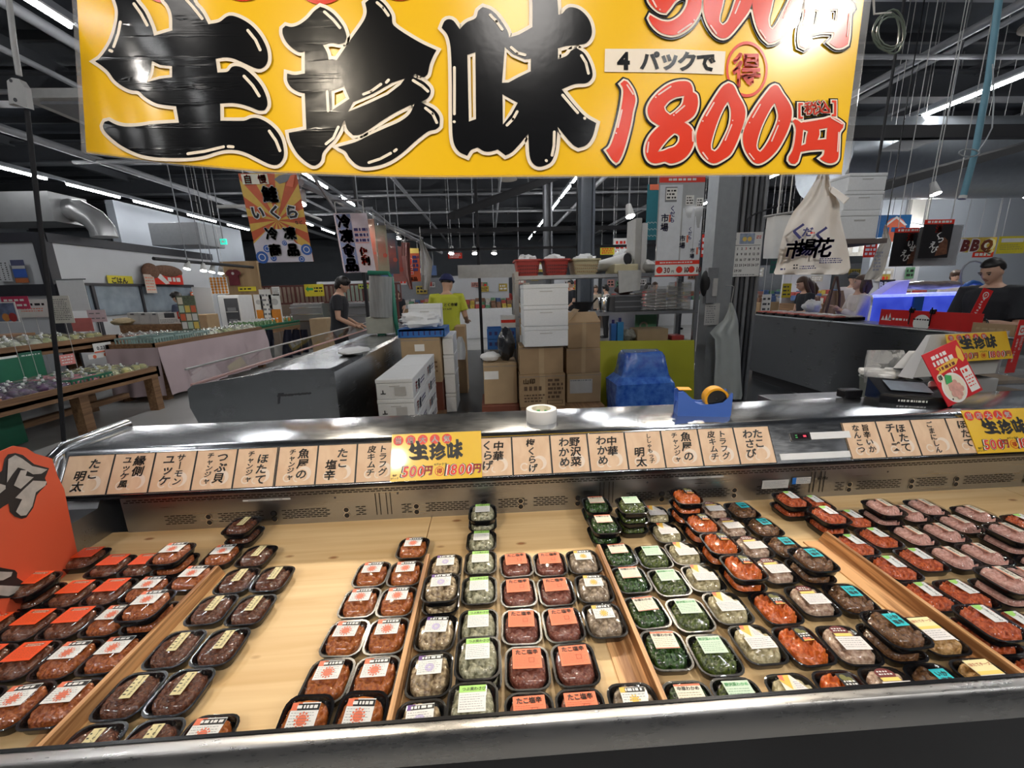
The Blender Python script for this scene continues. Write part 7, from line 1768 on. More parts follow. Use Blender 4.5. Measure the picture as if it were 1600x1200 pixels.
m.build('power_pole', label='thin black cable pole running down at the left', cat='cable', smooth=60)
# ---------------------------------------------------------------- next stall on the right: dark steel case
RX = 4.15
rc = thing('steel_display_case', 'dark steel display case of the next stall on the right', 'display case', (RX + .22, 4.6, 0))
ya, yb_ = 2.75, aX(1172, 540, RX).y
zt = aX(1330, 505, RX).z
m = MB(); m.box((RX + .225, (ya + yb_) / 2, (zt + .14) / 2 + .0), (.45, yb_ - ya, zt - .14), steel('dark_case_steel', (.22, .23, .25), .34, (30, .4, 30)), 0, .012); m.build('body', rc)
m = MB(); m.box((RX + .24, (ya + yb_) / 2, .07), (.38, yb_ - ya - .1, .14), MATT); m.build('kick_base', rc)
m = MB(); m.tube([(RX + .005, ya, zt - .005), (RX + .005, yb_, zt - .005)], .014, STEELD, 8); m.build('edge_trim', rc)
SEAF = [('red fish packs', M('pack_red', (.62, .12, .08), .35, var=.4, scale=20, coat=.4)), ('white fish packs', M('pack_white', (.72, .66, .62), .35, var=.3, scale=20, coat=.4))]
for i in range(14):
    k = SEAF[i % 2]; y = 4.9 + (i // 2) * .22; x = RX + .11 + (i % 2) * .22
    m = MB(); m.box((x, y, zt + .022), (.19, .17, .04), BLACK, 0, .008); m.box((x, y, zt + .046), (.16, .13, .02), k[1], rnd.uniform(-.2, .2), .006)
    m.build('fish_pack', label=f'{k[0][:-1]} on the dark steel case, {ORD[i // 2]} pair from the near end', cat='fish pack', group=k[0] + ' on the dark steel case')
m = MB(); p = aY(1268, 492, 6.2); crumple(m, (p.x, 6.2, zt + .10), (.13, .10, .10), M('bag_film_grey', (.62, .63, .62), .3, var=.15, coat=.4), 61, .35); m.build('plastic_bag', label='small tied plastic bag on the dark steel case', cat='plastic bag', smooth=60)
m = MB(); m.box((4.3, 7.4, .02), (1.6, .5, .03), LGREY, .2); m.build('floor_mat', label='pale board lying on the floor by the dark steel case', cat='board')
# red sign, blue lit tank, cardboard strip
yl_, yr_ = aX(1374, 500, RX + .13).y, aX(1533, 510, RX + .13).y
f = Fr((RX + .13, yl_, zt + .001), (0, -1, 0), (0, 0, 1)); w_ = yl_ - yr_; h = (aX(1450, 490, RX + .13).z - zt) * 1.15
m = MB(); m.panel(f, 0, 0, w_, h, M('board_red', (.62, .02, .02), .35, coat=.3), .006)
m.disc(f, w_ * .47, h * .28, h * .50, PAPER, .001, 26); m.dashes(f, w_ * .38, h * .42, w_ * .56, h * .56, 1, INK, .002, .6)
for k in range(3): m.flat(f, [(w_ * (.02 + .04 * k), h * .3), (w_ * (.06 + .04 * k), h * .3), (w_ * (.04 + .04 * k), h * (.6 + .1 * k))], PAPER, .001)
m.dashes(f, w_ * .12, h * .30, w_ * .32, h * .52, 1, PAPER, .001, .6); m.build('red_board', label='red sign board with a white circle on the next stall', cat='sign board')
for i, px in enumerate((1424, 1457)):
    p = aX(px, 490, RX + .125); p.z = zt + h; m = MB(); m.box((p.x + .004, p.y, p.z), (.03, .045, .045), BLACK, 0, .008); m.tube([(p.x - .012, p.y, p.z - .14), (p.x - .012, p.y, p.z + .04)], .006, BLACK, 6); m.build('clip', label=('left', 'right')[i] + ' black clip on top of the red sign board', cat='clip', group='black clips on the red board')
f = Fr((RX + .05, aX(1518, 515, RX + .05).y, zt + .001), (0, -1, 0), (0, 0, 1)); w_ = .30; h = .095; m = MB(); m.panel(f, 0, 0, w_, h, CARD, .01); m.dashes(f, w_ * .1, h * .3, w_ * .9, h * .7, 1, CARD2, .001, .5); m.build('cardboard_strip', label='brown cardboard strip beside the red sign board', cat='cardboard')
BLUE = M('tank_blue_glow', (.10, .16, 1.0), .3, var=.5, scale=4, emit=.45, col2=(.04, .07, .65)); BLUE2 = M('tank_blue_rim', (.30, .36, 1.0), .3, var=.3, scale=20, emit=1.3)
xc, w_, za, zb = prect(1362, 1520, 463, 500, 5.0)
t = thing('lit_tank', 'blue-lit seafood tank behind the red sign board', 'tank', (xc, 5.28, 0))
xl_, xr_ = xc - w_ / 2, xc + w_ / 2
def skew(z0, z1, g): return [(xl_ - g, 5.0 - g, z0), (xr_ + g, 5.0 - g, z0), ((xr_ + g) * 1.10, 5.5 + g, z0), ((xl_ - g) * 1.10, 5.5 + g, z0), (xl_ - g, 5.0 - g, z1), (xr_ + g, 5.0 - g, z1), ((xr_ + g) * 1.10, 5.5 + g, z1), ((xl_ - g) * 1.10, 5.5 + g, z1)]
m = MB(); m.hexa(skew(.002, zb, 0), BLUE); m.build('tank_body', t)
m = MB(); m.hexa(skew(zb, zb + .03, .01), BLUE2); m.build('lit_rim', t)
m = MB(); p = aY(1434, 480, 4.98); m.box((p.x, 4.99, zb / 2), (.13, .02, zb), M('tank_strap', (.02, .10, .40), .5)); m.build('strap', t)
m = MB(); a = V((aY(1415, 462, 5.15).x, 5.15, zb + .025)); m.hexa([(a.x - .35, 5.15, a.z), (a.x, 5.15, a.z), (a.x, 5.3, a.z), (a.x - .35, 5.3, a.z), (a.x - .12, 5.15, a.z + .16), (a.x + .02, 5.15, a.z + .18), (a.x + .02, 5.3, a.z + .18), (a.x - .12, 5.3, a.z + .16)], M('tank_lilac', (.35, .33, .80), .4, emit=.3)); m.build('tank_hood', t)
m = MB(); p = aY(1447, 452, 5.3); crumple(m, (p.x + .1, 5.3, zb + .13), (.45, .12, .05), M('dark_seafood', (.22, .17, .16), .3, var=.5, scale=15, coat=.6), 71, .35, 26, 10); m.build('seafood_heap', label='wrapped dark seafood heaped on the blue tank', cat='seafood', smooth=60)
# hanging posters
PB = M('poster_black', (.018, .016, .018), .35, coat=.3)
def lob(t_): 
    def fn(m, f, w_, h):
        m.rect(f, 0, h * .88, w_, h, REDS, .001); m.dashes(f, w_ * .1, h * .90, w_ * .9, h * .98, 1, PAPER, .002, .7)
        m.flat(f, [(w_ * .55, h * .05), (w_ * .95, h * .1), (w_ * .9, h * .45), (w_ * .75, h * .55), (w_ * .6, h * .3)], M('lobster_brown', (.22, .09, .05), .4, var=.5, scale=30), .001)
        m.char('活', f, w_ * .52, h * .76, h * .20, REDS, .002, .03)
        for i, c in enumerate(t_): m.char(c, f, w_ * (.62 - .30 * (i / len(t_)) + (.10 if i % 2 else -.06)), h * (.60 - .50 * i / len(t_)), h * .19, PAPER, .002, .03, 1, 0, .2)
    return fn
f, w_, h = pframe(1432, 1500, 352, 416, 4.35); m = MB(); m.panel(f, 0, 0, w_, h, FILM, .004); m.rect(f, w_ * .02, h * .02, w_ * .98, h * .98, M('sheet_grey', (.46, .47, .50), .3, coat=.4), -.003); m.build('plastic_sleeve', label='clear plastic sleeve sheet holding the lobster poster', cat='sleeve')
card(1440, 1486, 343, 403, 4.28, 'black hanging poster for slipper lobster with red heading, right one', PB, lob('うちわえび'[2:] if False else 'くつえび'), name='poster', cat='poster')
card(1394, 1443, 356, 416, 4.4, 'black hanging poster for spiny lobster with red heading, left one', PB, lob('いせえび'), name='poster', cat='poster')
BLP = M('pennant_blue', (.03, .17, .42), .45)
card(1360, 1422, 336, 371, 6.0, 'blue and red pennant with a white mountain outline', BLP, lambda m, f, w_, h: (m.disc(f, w_ * .62, h * .35, h * .55, SUN, .001, 20), m.flat(f, [(w_ * .35, h * .55), (w_ * .62, h * .95), (w_ * .92, h * .55), (w_ * .86, h * .52), (w_ * .62, h * .84), (w_ * .41, h * .52)], PAPER, .002), m.dashes(f, w_ * .42, h * .2, w_ * .85, h * .5, 1, BLP, .003, .7)), name='pennant', cat='pennant')
card(1350, 1370, 378, 402, 5.6, 'red sign with white brush strokes behind the small carrier bag', REDS, scr(3, PAPER, .6), name='shop_sign')
t = thing('carrier_bag', 'small white carrier bag hanging over the woman in the white blouse', 'carrier bag', (aY(1372, 436, 3.9).x, 3.9, aY(1372, 436, 3.9).z))
m = MB(); drape(m, [(352, 1383, 1386), (366, 1379, 1389), (378, 1376, 1393), (386, 1372, 1392), (400, 1366, 1388), (416, 1360, 1384), (430, 1352, 1378), (437, 1350, 1370)], 3.9, BAG, .015, 1.5, .02, 12); m.build('bag', t, smooth=60)
f, w_, h = pframe(1358, 1384, 388, 428, 3.86); m = MB(); m.dashes(f, w_ * .3, h * .1, w_ * .75, h * .9, 6, M('faint_grey_blue', (.40, .42, .52), .5), .0, .5); m.build('lettering', t)
m = MB(); a = aY(1385, 352, 3.9); m.cyl(a, V((a.x, 3.9, 5.27)), .005, BLACK, n=6); m.build('hanging_cord', t)
# white foam boxes stacked on a high bracket shelf
xs = prect(1312, 1372, 330, 372, 3.6)
m = MB(); m.box((xs[0], 3.75, xs[2] - .03), (xs[1] + .12, .4, .04), M('shelf_brown', (.14, .11, .10), .6)); 
for sx in (-1, 1): m.cyl((xs[0] + sx * (xs[1] / 2 + .05), 3.75, xs[2] - .03), (xs[0] + sx * (xs[1] / 2 + .05), 3.75, 4.6), .012, MATT, n=6)
m.build('hanging_shelf', label='dark hanging shelf under the high white foam boxes', cat='shelf')
z_ = xs[2] - .008
for i, hgt in enumerate((.235, .155, .14)):
    foambox(1312 + i * 2, 1372 + i, 330, 372, 3.6, .36, f'white foam box on the high hanging shelf, {("bottom", "middle", "top")[i]} one', 'white foam boxes on the hanging shelf', None, z_, z_ + hgt); z_ += hgt + .001
# white sheet hung left of the big carrier bag
t = thing('hanging_sheet', 'glossy white plastic sheet hanging left of the big carrier bag', 'plastic sheet', (aY(1212, 408, 2.9).x, 2.9, aY(1212, 408, 2.9).z))
m = MB(); drape(m, [(336, 1199, 1240), (360, 1196, 1240), (385, 1193, 1236), (404, 1192, 1232)], 2.9, M('sheet_white', (.66, .68, .70), .25, coat=.6, var=.06), .012, 2, .006, 10); m.build('sheet', t, smooth=60)
m = MB()
for px, py in ((1215, 336), (1232, 333)): a = aY(px, py, 2.9); m.cyl(a, V((a.x, 2.9, 3.6)), .004, LGREY, n=6)
a, b = aY(1193, 339, 2.9), aY(1243, 331, 2.9); m.cyl(a, b, .008, MGREY, n=6); m.build('hanging_rod', t)
# BBQ signs
card(1498, 1556, 371, 394, 6.6, 'cream and dark red BBQ sign hanging at the right', M('sign_tan_yellow', (.72, .52, .10), .5), lambda m, f, w_, h: (m.text('BBQ', f, w_ / 2, h * .5, h * 1.05, PAPER, .002, .11, 1.05, .15), m.text('BBQ', f, w_ / 2, h * .5, h * 1.0, MAROON, .004, .06, 1.05, .15)), name='shop_sign')
card(1520, 1552, 393, 402, 6.6, 'small red sign below the BBQ sign', REDS, scr(1, PAPER, .6), name='shop_sign')
card(1559, 1602, 369, 396, 6.5, 'yellow notice with a white header at the right edge', M('sign_yellow', (.78, .66, .04), .5), lambda m, f, w_, h: (m.rect(f, w_ * .1, h * .65, w_ * .9, h * .88, PAPER, .001), m.dashes(f, w_ * .1, h * .2, w_ * .9, h * .55, 3, M('olive_print', (.3, .25, .15), .5), .002, .3)), name='shop_sign')
card(1374, 1398, 437, 452, 6.3, 'dark board with white BBQ lettering behind the white blouse', MATT, lambda m, f, w_, h: m.text('BBQ', f, w_ * .5, h * .5, h * .8, PAPER, .002, .05), name='shop_sign')
for i, (px0, px1, pt, pb, Y, lab, mt) in enumerate(((1222, 1236, 443, 465, 7.5, 'yellow price board behind the black-dress woman, left one', 'sign_yellow'), (1204, 1216, 400, 427, 7.2, 'green and yellow notice behind the hanging white sheet', 'chalk_green'), (1190, 1204, 460, 490, 8, 'white rack card by the pillar', 'white_paper'))):
    card(px0, px1, pt, pb, Y, lab, MATS[mt], scr(3, DGREY, .4), name='price_board')
# blue ceiling pole with cord coil
m = MB(); m.tube([aY(1562, -10, 3.3), aY(1545, 120, 3.3), aY(1523, 240, 3.3), aY(1505, 306, 3.3)], .022, M('pole_blue', (.10, .25, .33), .45), 10); a = aY(1505, 306, 3.3); m.tube([a, aY(1503, 311, 3.3)], .026, LGREY, 10); m.build('blue_pole', label='slanting blue-grey pole hanging at the upper right', cat='pole', smooth=60)
m = MB(); pts = [aY(1551, 100, 3.25), aY(1553, 160, 3.25), aY(1550, 200, 3.25), aY(1540, 220, 3.25), aY(1530, 234, 3.25)]
for k in range(14): a = k / 13 * 6.6; pts.append(aY(1514 + 16 * math.cos(a), 239 + 6 * math.sin(a), 3.25))
m.tube(pts, .005, M('cord_grey', (.35, .38, .40), .5), 6); m.build('cord', label='thin looping cord beside the blue-grey pole', cat='cord', smooth=60)
m = MB(); pts = []
for k in range(60): a = k / 59 * 25; r = 22 + 5 * math.sin(a * .9); pts.append(aY(1392 + r * math.cos(a) + 4 * math.sin(.37 * a), 42 + 30 * math.sin(a) + k * .25, 1.9))
m.tube(pts, .0035, M('wire_green', (.10, .13, .11), .4), 5); a = aY(1365, 0, 1.9); m.tube([aY(1392, 20, 1.9), aY(1366, 22, 1.9), a, V((a.x, 1.9, 3.5))], .004, LGREY, 6); m.build('wire_coil', label='coil of dark green wire hanging at the banner right corner', cat='wire', smooth=60)
m = MB(); a, b = aY(1425, 240, 4.6), aY(1482, 214, 4.6); m.hexa([aY(1375, 237, 4.6), aY(1420, 236, 4.6), aY(1422, 232, 5.6), aY(1386, 232, 5.6), aY(1377, 234, 4.6), aY(1422, 233, 4.6), aY(1486, 212, 5.6), aY(1416, 214, 5.6)], M('panel_grey', (.30, .31, .33), .5)); m.build('ceiling_panel', kind='structure')
p = aY(1462, 300, 5.5)
# hose reel arch near the right man
m = MB(); pts = [aY(1504, 470, 5.2)] + [aY(1523 + 22 * math.cos(a), 432 + 22 * -math.sin(a) * 1.1, 5.2) for a in [math.pi - k * math.pi / 8 for k in range(9)]]
m.tube(pts, .012, MGREY, 8); m.build('pipe_arch', label='grey pipe arch left of the reading man', cat='pipe', smooth=60)
m = MB(); pts = [aY(1521 + 18 * math.cos(a), 461 - 20 * math.sin(a), 5.1) for a in [math.pi * 1.1 - k * math.pi / 7 for k in range(9)]]; m.tube(pts, .03, M('hose_blue', (.02, .10, .35), .4), 8); m.build('hose', label='thick blue hose loop left of the reading man', cat='hose', smooth=60)
m = MB(); a = aY(1593, 450, 4.6); m.box((a.x + .2, 4.7, a.z - .02), (.8, .5, .03), LGREY); m.box((a.x + .0, 4.7, a.z * .5), (.06, .4, a.z - .04), MGREY); m.build('side_table', label='pale side table at the far right behind the reading man', cat='table')
# ---------------------------------------------------------------- banners hanging in front of the left light track
def banner(px0, px1, pt, pb, Y, lab, bg, fn, lean=0):
    f, w_, h = pframe(px0, px1, pt, pb, Y)
    f = Fr(f.O + V((lean, 0, 0)), (1, 0, 0), V((-lean / h * 1.0, 0, 1))) if lean else f
    t = thing('hanging_banner', lab, 'banner', f.O + V((w_ / 2, 0, 0)))
    m = MB(); m.panel(f, 0, 0, w_, h, bg, .004); m.build('sheet', t)
    m = MB(); fn(m, f, w_, h); m.build('lettering', t)
    m = MB()
    for x in (.08, .92): a = f.p(w_ * x, h, 0); m.cyl(a, V((a.x, Y, a.z + .16)), .006, LGREY, n=5)
    m.cyl(f.p(w_ * .02, h + .15, .01), f.p(w_ * .98, h + .15, .01), .012, MGREY, n=6)
    m.build('cord', t); return t
BOR = M('banner_orange', (.66, .13, .05), .5); BYE = M('banner_ray', (.78, .50, .10), .5); WAV = M('wave_blue', (.05, .15, .52), .5); LAV = M('banner_lavender', (.72, .68, .76), .5)
def salmon(m, f, w_, h):
    c = (w_ * .5, h * .48)
    for k in range(12):
        a0 = k * math.pi / 6 + .1; R = h * 1.2; P = [c]
        for a in (a0, a0 + .13, a0 + .26):
            dx, dy_ = math.cos(a), math.sin(a); s_ = min((w_ / 2) / abs(dx) if dx else 9, (h * .52 if dy_ > 0 else h * .46) / abs(dy_) if dy_ else 9); P.append((c[0] + dx * s_, c[1] + dy_ * s_))
        m.flat(f, P, BYE, .003)
    m.flat(f, [(0, 0), (w_, 0), (w_, h * .14), (w_ * .75, h * .22), (w_ * .6, h * .38), (w_ * .3, h * .38), (w_ * .1, h * .27), (0, h * .22)], LAV, .006)
    for x, y, r in ((.1, .06, .10), (.22, .16, .06), (.92, .14, .09), (.8, .03, .05), (.55, .22, .04), (.3, .05, .05)): m.disc(f, w_ * x, h * y, w_ * r * 1.1, WAV, .009, 14); m.ring(f, w_ * x, h * y, w_ * r * .5, w_ * r * .65, PAPER, .011, 14)
    m.rect(f, w_ * .05, h * .88, w_ * .50, h * .99, CREAMS, .008)
    for c_, x in (('自', .15), ('慢', .40)): m.char(c_, f, w_ * x, h * .935, h * .10, REDS, .012, .03)
    m.flat(f, [(w_ * .60, h * .93), (w_ * .70, h * .97), (w_ * .85, h * .99), (w_ * .97, h * .98), (w_ * .8, h * .90), (w_ * .68, h * .88)], MGREY, .008); m.flat(f, [(w_ * .78, h * .86), (w_ * .9, h * .97), (w_ * .98, h * .98), (w_ * .9, h * .84)], SUN, .010)
    def ch(c_, x, y, s_):
        m.char(c_, f, w_ * x, h * y, h * s_, PAPER, .012, .10); m.char(c_, f, w_ * x, h * y, h * s_, INK, .016, .04)
    ch('鮭', .48, .77, .18)
    for i, c_ in enumerate('いくら'): ch(c_, .20 + .30 * i, .57, .16)
    m.text('など', f, w_ * .88, h * .45, h * .045, INK, .014, .02)
    for c_, x, y in (('冷', .36, .33), ('凍', .68, .33), ('商', .36, .14), ('品', .68, .14)): ch(c_, x, y, .15)
banner(383, 472, 270, 410, 4.6, 'tall orange rising-sun banner for frozen salmon and roe', BOR, salmon, .06)
BBL = M('banner_blue', (.08, .12, .34), .5)
def frozen(m, f, w_, h):
    m.rect(f, w_ * .05, h * .01, w_ * .50, h * .99, M('banner_mid_blue', (.25, .34, .60), .5), .002)
    for i, c_ in enumerate('冷凍食品'):
        y = h * (.87 - .245 * i); m.char(c_, f, w_ * .28, y, h * .235, PAPER, .005, .10); m.char(c_, f, w_ * .28, y, h * .235, NAVY, .008, .05)
    for i in range(3): m.dashes(f, w_ * .54, h * (.70 - .09 * i), w_ * .95, h * (.76 - .09 * i), 1, NAVY, .005, .8); m.rect(f, w_ * .54, h * (.685 - .09 * i), w_ * .95, h * (.692 - .09 * i), SUN, .004)
    for i, c_ in enumerate('便利'): m.char(c_, f, w_ * .74, h * (.36 - .16 * i), h * .16, PAPER, .005, .10); m.char(c_, f, w_ * .74, h * (.36 - .16 * i), h * .16, REDS, .008, .04)
banner(526, 577, 333, 426, 5.6, 'blue and white banner for convenient frozen food', LAV, frozen, .05)
def crabs(mm):
    def fn(m, f, w_, h):
        for k in range(6): m.flat(f, [(w_ * (.15 + .12 * k), h * .1), (w_ * (.2 + .12 * k), h * .5), (w_ * (.17 + .12 * k), h * .9), (w_ * (.13 + .12 * k), h * .5)], mm, .003)
        m.disc(f, w_ * .7, h * .35, w_ * .2, mm, .005, 12)
    return fn
CRB = M('crab_red', (.62, .12, .08), .4, coat=.4)
for i, (px0, px1, pt, pb, Y, bg, lab) in enumerate(((577, 588, 342, 424, 6.4, M('film_brown', (.40, .22, .16), .3, coat=.5), 'reddish crab picture sheet in glossy film, first'), (589, 606, 352, 424, 6.9, M('film_olive', (.34, .33, .24), .3, coat=.5), 'olive crab picture sheet in glossy film, second'), (605, 622, 364, 428, 7.5, M('film_dark', (.09, .11, .14), .3, coat=.5), 'dark glossy film sheet in the banner line, third'), (613, 632, 385, 440, 8.0, M('film_rose', (.45, .20, .18), .3, coat=.5), 'rose glossy film sheet in the banner line, fourth'))):
    banner(px0, px1, pt, pb, Y, lab, bg, crabs(CRB))
banner(632, 656, 388, 440, 8.6, 'orange banner with red katakana reading kani', BOR, lambda m, f, w_, h: (m.rect(f, 0, h * .85, w_, h, YELS, .004), [m.char(c_, f, w_ * .28, h * (.62 - .28 * i), h * .28, PAPER, .006, .10) and m.char(c_, f, w_ * .28, h * (.62 - .28 * i), h * .28, REDS, .010, .05) for i, c_ in enumerate('カニ')], m.dashes(f, w_ * .55, h * .3, w_ * .95, h * .8, 4, NAVY, .006, .7), m.text('商品', f, w_ * .5, h * .08, h * .14, INK, .006, .03)))
m = MB(); drape(m, [(374, 655, 660), (392, 656, 668), (410, 657, 676), (430, 658, 674), (453, 660, 671)], 7.4, M('sheet_white2', (.60, .58, .57), .35, coat=.4, var=.1), .05, 1.5, .02, 8); a = aY(657, 374, 7.4); m.cyl(a, V((a.x, 7.4, a.z + .2)), .006, LGREY, n=5); m.build('plastic_bag', label='white plastic bag hanging left of the staff member\'s hat', cat='plastic bag', smooth=60)
m = MB(); drape(m, [(379, 627, 640), (400, 628, 641), (430, 632, 642), (452, 640, 645)], 7.9, M('film_rose', (.45, .20, .18), .3, coat=.5), .05, 1.5, .02, 8); a = aY(633, 379, 7.9); m.cyl(a, V((a.x, 7.9, a.z + .2)), .006, LGREY, n=5); m.build('hanging_film', label='long rose film strip hanging in the banner line', cat='film strip', smooth=60)
m = MB(); m.tube([aY(372, 262, 4.62), aY(478, 258, 4.62), aY(522, 325, 5.62), aY(580, 327, 6.2), aY(610, 352, 7.4), aY(660, 372, 8.7)], .02, MGREY, 6); a = aY(420, 260, 4.62); m.cyl(a, V((a.x, 4.62, 5.27)), .012, MGREY, n=6); a = aY(610, 352, 7.4); m.cyl(a, V((a.x, 7.4, 5.27)), .012, MGREY, n=6); m.build('banner_rail', kind='structure')
# teal banner with waves behind the bag poster, white sheet on the far rail
card(1010, 1028, 288, 375, 6.4, 'teal banner with pale wave lines left of the carrier-bag poster', M('banner_teal', (.02, .16, .20), .5), lambda m, f, w_, h: (m.rect(f, w_ * .2, h * .9, w_, h, SUN, .003), [m.ring(f, w_ * (.2 + .3 * (i % 3)), h * (.30 - .12 * (i // 3)), w_ * .10, w_ * .14, LGREY, .003, 12, 1, 0, 3.1) for i in range(9)]), name='hanging_banner', cat='banner')
a, b = aY(715, 428, 8.85), aY(806, 428, 8.85); zt1, zb1 = aY(760, 413, 8.85).z, aY(760, 434, 8.85).z
m = MB(); m.box(((a.x + b.x) / 2, 8.96, (zt1 + zb1) / 2), (b.x - a.x, .02, zt1 - zb1), M('sheet_offwhite', (.62, .62, .60), .4, coat=.3, var=.1)); m.build('rolled_screen', label='white plastic screen hung on the dark frame behind the staff member', cat='screen')
# ---------------------------------------------------------------- people
SKIN = M('skin', (.62, .38, .27), .5, var=.06, scale=30); HAIR = M('hair_black', (.012, .010, .010), .45, var=.3, scale=40, stretch=(1, 1, .2)); HAIRB = M('hair_brown', (.07, .035, .02), .45, var=.3, scale=40)
LIP = M('lip', (.45, .18, .15), .5); EYEW = M('eye_white', (.75, .73, .70), .3)
def ringxy(c, rx, ry, R=None, n=16):
    P = []
    for k in range(n):
        a = 2 * math.pi * k / n; v = V((rx * math.cos(a), ry * math.sin(a), 0))
        P.append(V(c) + (R @ v if R else v))
    return P
def remesh(o, vox, smooth=2):
    r = o.modifiers.new('remesh', 'REMESH'); r.mode = 'VOXEL'; r.voxel_size = vox; r.use_smooth_shade = True
    if smooth: s_ = o.modifiers.new('smooth', 'SMOOTH'); s_.iterations = smooth; s_.factor = .5
def person(label, loc, yaw, H, top, bottom, arms, head=(0, 0), hair=HAIR, hairstyle='short', sleeve=.5, lean=0.0, group=None, girth=1.0, hat=None, collar=None, vox=.013, fingers=True, dress=False, shoes=BLACK, curl=.5):
    """body in local axes: x to its right, y forward, z up"""
    t = thing('person', label, 'person', loc, yaw, group); W_ = WM[t.as_pointer()]
    k = H / 1.75
    def w(p): return W_ @ V((p[0] * k, p[1] * k, p[2] * k))
    R3 = W_.to_3x3()
    Ln = Matrix.Rotation(-lean, 3, 'X')
    def lw(p):                       # upper body bends forward at the hips
        q_ = Ln @ (V(p) - V((0, 0, .95))) + V((0, 0, .95)); return w(q_)
    def tor(scale, z0=.86, z1=1.47):
        prof = [(.80, .150, .105), (.88, .165, .115), (.98, .150, .105), (1.08, .145, .102), (1.20, .160, .112), (1.32, .178, .116), (1.40, .172, .098), (1.445, .115, .080), (1.48, .062, .062)]
        out = []
        for z, rx, ry in prof:
            if z0 - .001 <= z <= z1 + .001:
                g = girth if z < 1.42 else 1.0
                rg = ringxy((0, 0, z), rx * g * scale, ry * g * (1.08 if girth > 1 else 1) * scale)
                out.append([lw(p) for p in rg])
        return out
    sh = 1.405; sx = .185 * (1 + (girth - 1) * .6)
    legs = {s_: [(s_ * .09, 0, .90), (s_ * .095, .015, .50), (s_ * .095, -.02, .09)] for s_ in (-1, 1)}
    hc = V((0, .015, 1.625)); HR = Matrix.Rotation(-head[0], 3, 'Z') @ Matrix.Rotation(head[1], 3, 'X')
    neckp = V((0, .0, 1.50))
    def hp(v): return lw(tuple(neckp + HR @ (hc - neckp + V(v))))
    body = MB()
    body.loft(tor(1.0, .80, 1.48), SKIN)
    body.tube([lw((0, 0, 1.44)), lw((0, .01, 1.50)), hp((0, -.015, -.06))], .055 * k, SKIN, 12, True, [.066 * k, .054 * k, .056 * k])
    def headf(p, q_):
        x, y, z = q_
        if p.z < -.1: x *= 1 - .30 * min(1, -p.z) ** 1.5; y *= 1 - .08 * (-p.z)
        if p.y > .3 and p.z < -.3: y += .008
        if p.y < 0: z += 0.0
        return V((x, y, z))
    hd = MB(); hd.ell((0, 0, 0), (.076, .096, .118), SKIN, 22, 16, f=headf)
    hd.ell((0, .098, -.018), (.015, .022, .024), SKIN, 10, 7); hd.ell((0, .086, .012), (.010, .016, .034), SKIN, 10, 7)
    hd.ell((0, .070, -.088), (.024, .022, .018), SKIN, 10, 7); hd.ell((0, .078, .030), (.052, .018, .012), SKIN, 10, 6)
    for s_ in (-1, 1): hd.ell((s_ * .076, -.005, -.012), (.010, .022, .034), SKIN, 8, 7)
    body.add([hp(v) for v in hd.v], hd.f, SKIN)
    hands = MB()
    for s_, (el, wr, hdir, pn) in arms.items():
        S = (s_ * sx, 0, sh); E, Wq = el, wr
        body.tube([lw((s_ * .12, 0, 1.40)), lw(S), lw(((S[0] + E[0]) / 2, (S[1] + E[1]) / 2, (S[2] + E[2]) / 2)), lw(E), lw(((E[0] + Wq[0]) / 2, (E[1] + Wq[1]) / 2, (E[2] + Wq[2]) / 2)), lw(Wq)], .04, SKIN, 12, True, [.055 * k, .056 * k, .050 * k * girth ** .5, .042 * k, .040 * k, .027 * k])
        d = V(hdir).normalized(); n = V(pn); n = (n - d * n.dot(d)).normalized(); c = d.cross(n) * s_
        P0 = V(Wq)
        body.tube([lw(P0 - d * .01), lw(P0 + d * .035), lw(P0 + d * .085)], .03, SKIN, 10, True, [.028 * k, .034 * k, .036 * k])
        if fingers:
            for i, (off, L) in enumerate(((-.030, .062), (-.010, .074), (.010, .070), (.029, .056))):
                b0 = P0 + d * .075 + c * off; a1 = curl * .6; a2 = curl * 1.3
                b1 = b0 + (d * math.cos(a1 * .5) + n * math.sin(a1 * .5)) * L * .45; b2 = b1 + (d * math.cos(a1 + .2) + n * math.sin(a1 + .2)) * L * .32; b3 = b2 + (d * math.cos(a2) + n * math.sin(a2)) * L * .25
                hands.tube([lw(b0 - d * .02), lw(b0), lw(b1), lw(b2), lw(b3)], .009, SKIN, 8, True, [.010 * k, .0098 * k, .009 * k, .0082 * k, .006 * k])
            b0 = P0 + d * .02 - c * .026; b1 = b0 + (d * .7 - c * .75).normalized() * .035; b2 = b1 + (d * .9 - c * .3 + n * .4).normalized() * .032
            hands.tube([lw(b0), lw(b1), lw(b2)], .01, SKIN, 8, True, [.014 * k, .0115 * k, .008 * k])
    for s_ in (-1, 1):
        L = legs[s_]; body.tube([w((s_ * .085, 0, .92)), w((s_ * .093, .01, .72)), w(L[1]), w((s_ * .096, -.015, .34)), w(L[2]), w((s_ * .096, .0, .04))], .08, SKIN, 12, True, [.085 * k * girth, .078 * k * girth, .056 * k, .055 * k, .036 * k, .035 * k])
    bo = body.build('body', t, smooth=180); remesh(bo, vox)
    if fingers: hands.build('fingers', t, smooth=180)
    # clothes
    m = MB()
    m.loft(tor(1.09, .86 if not dress else .80, 1.445), top)
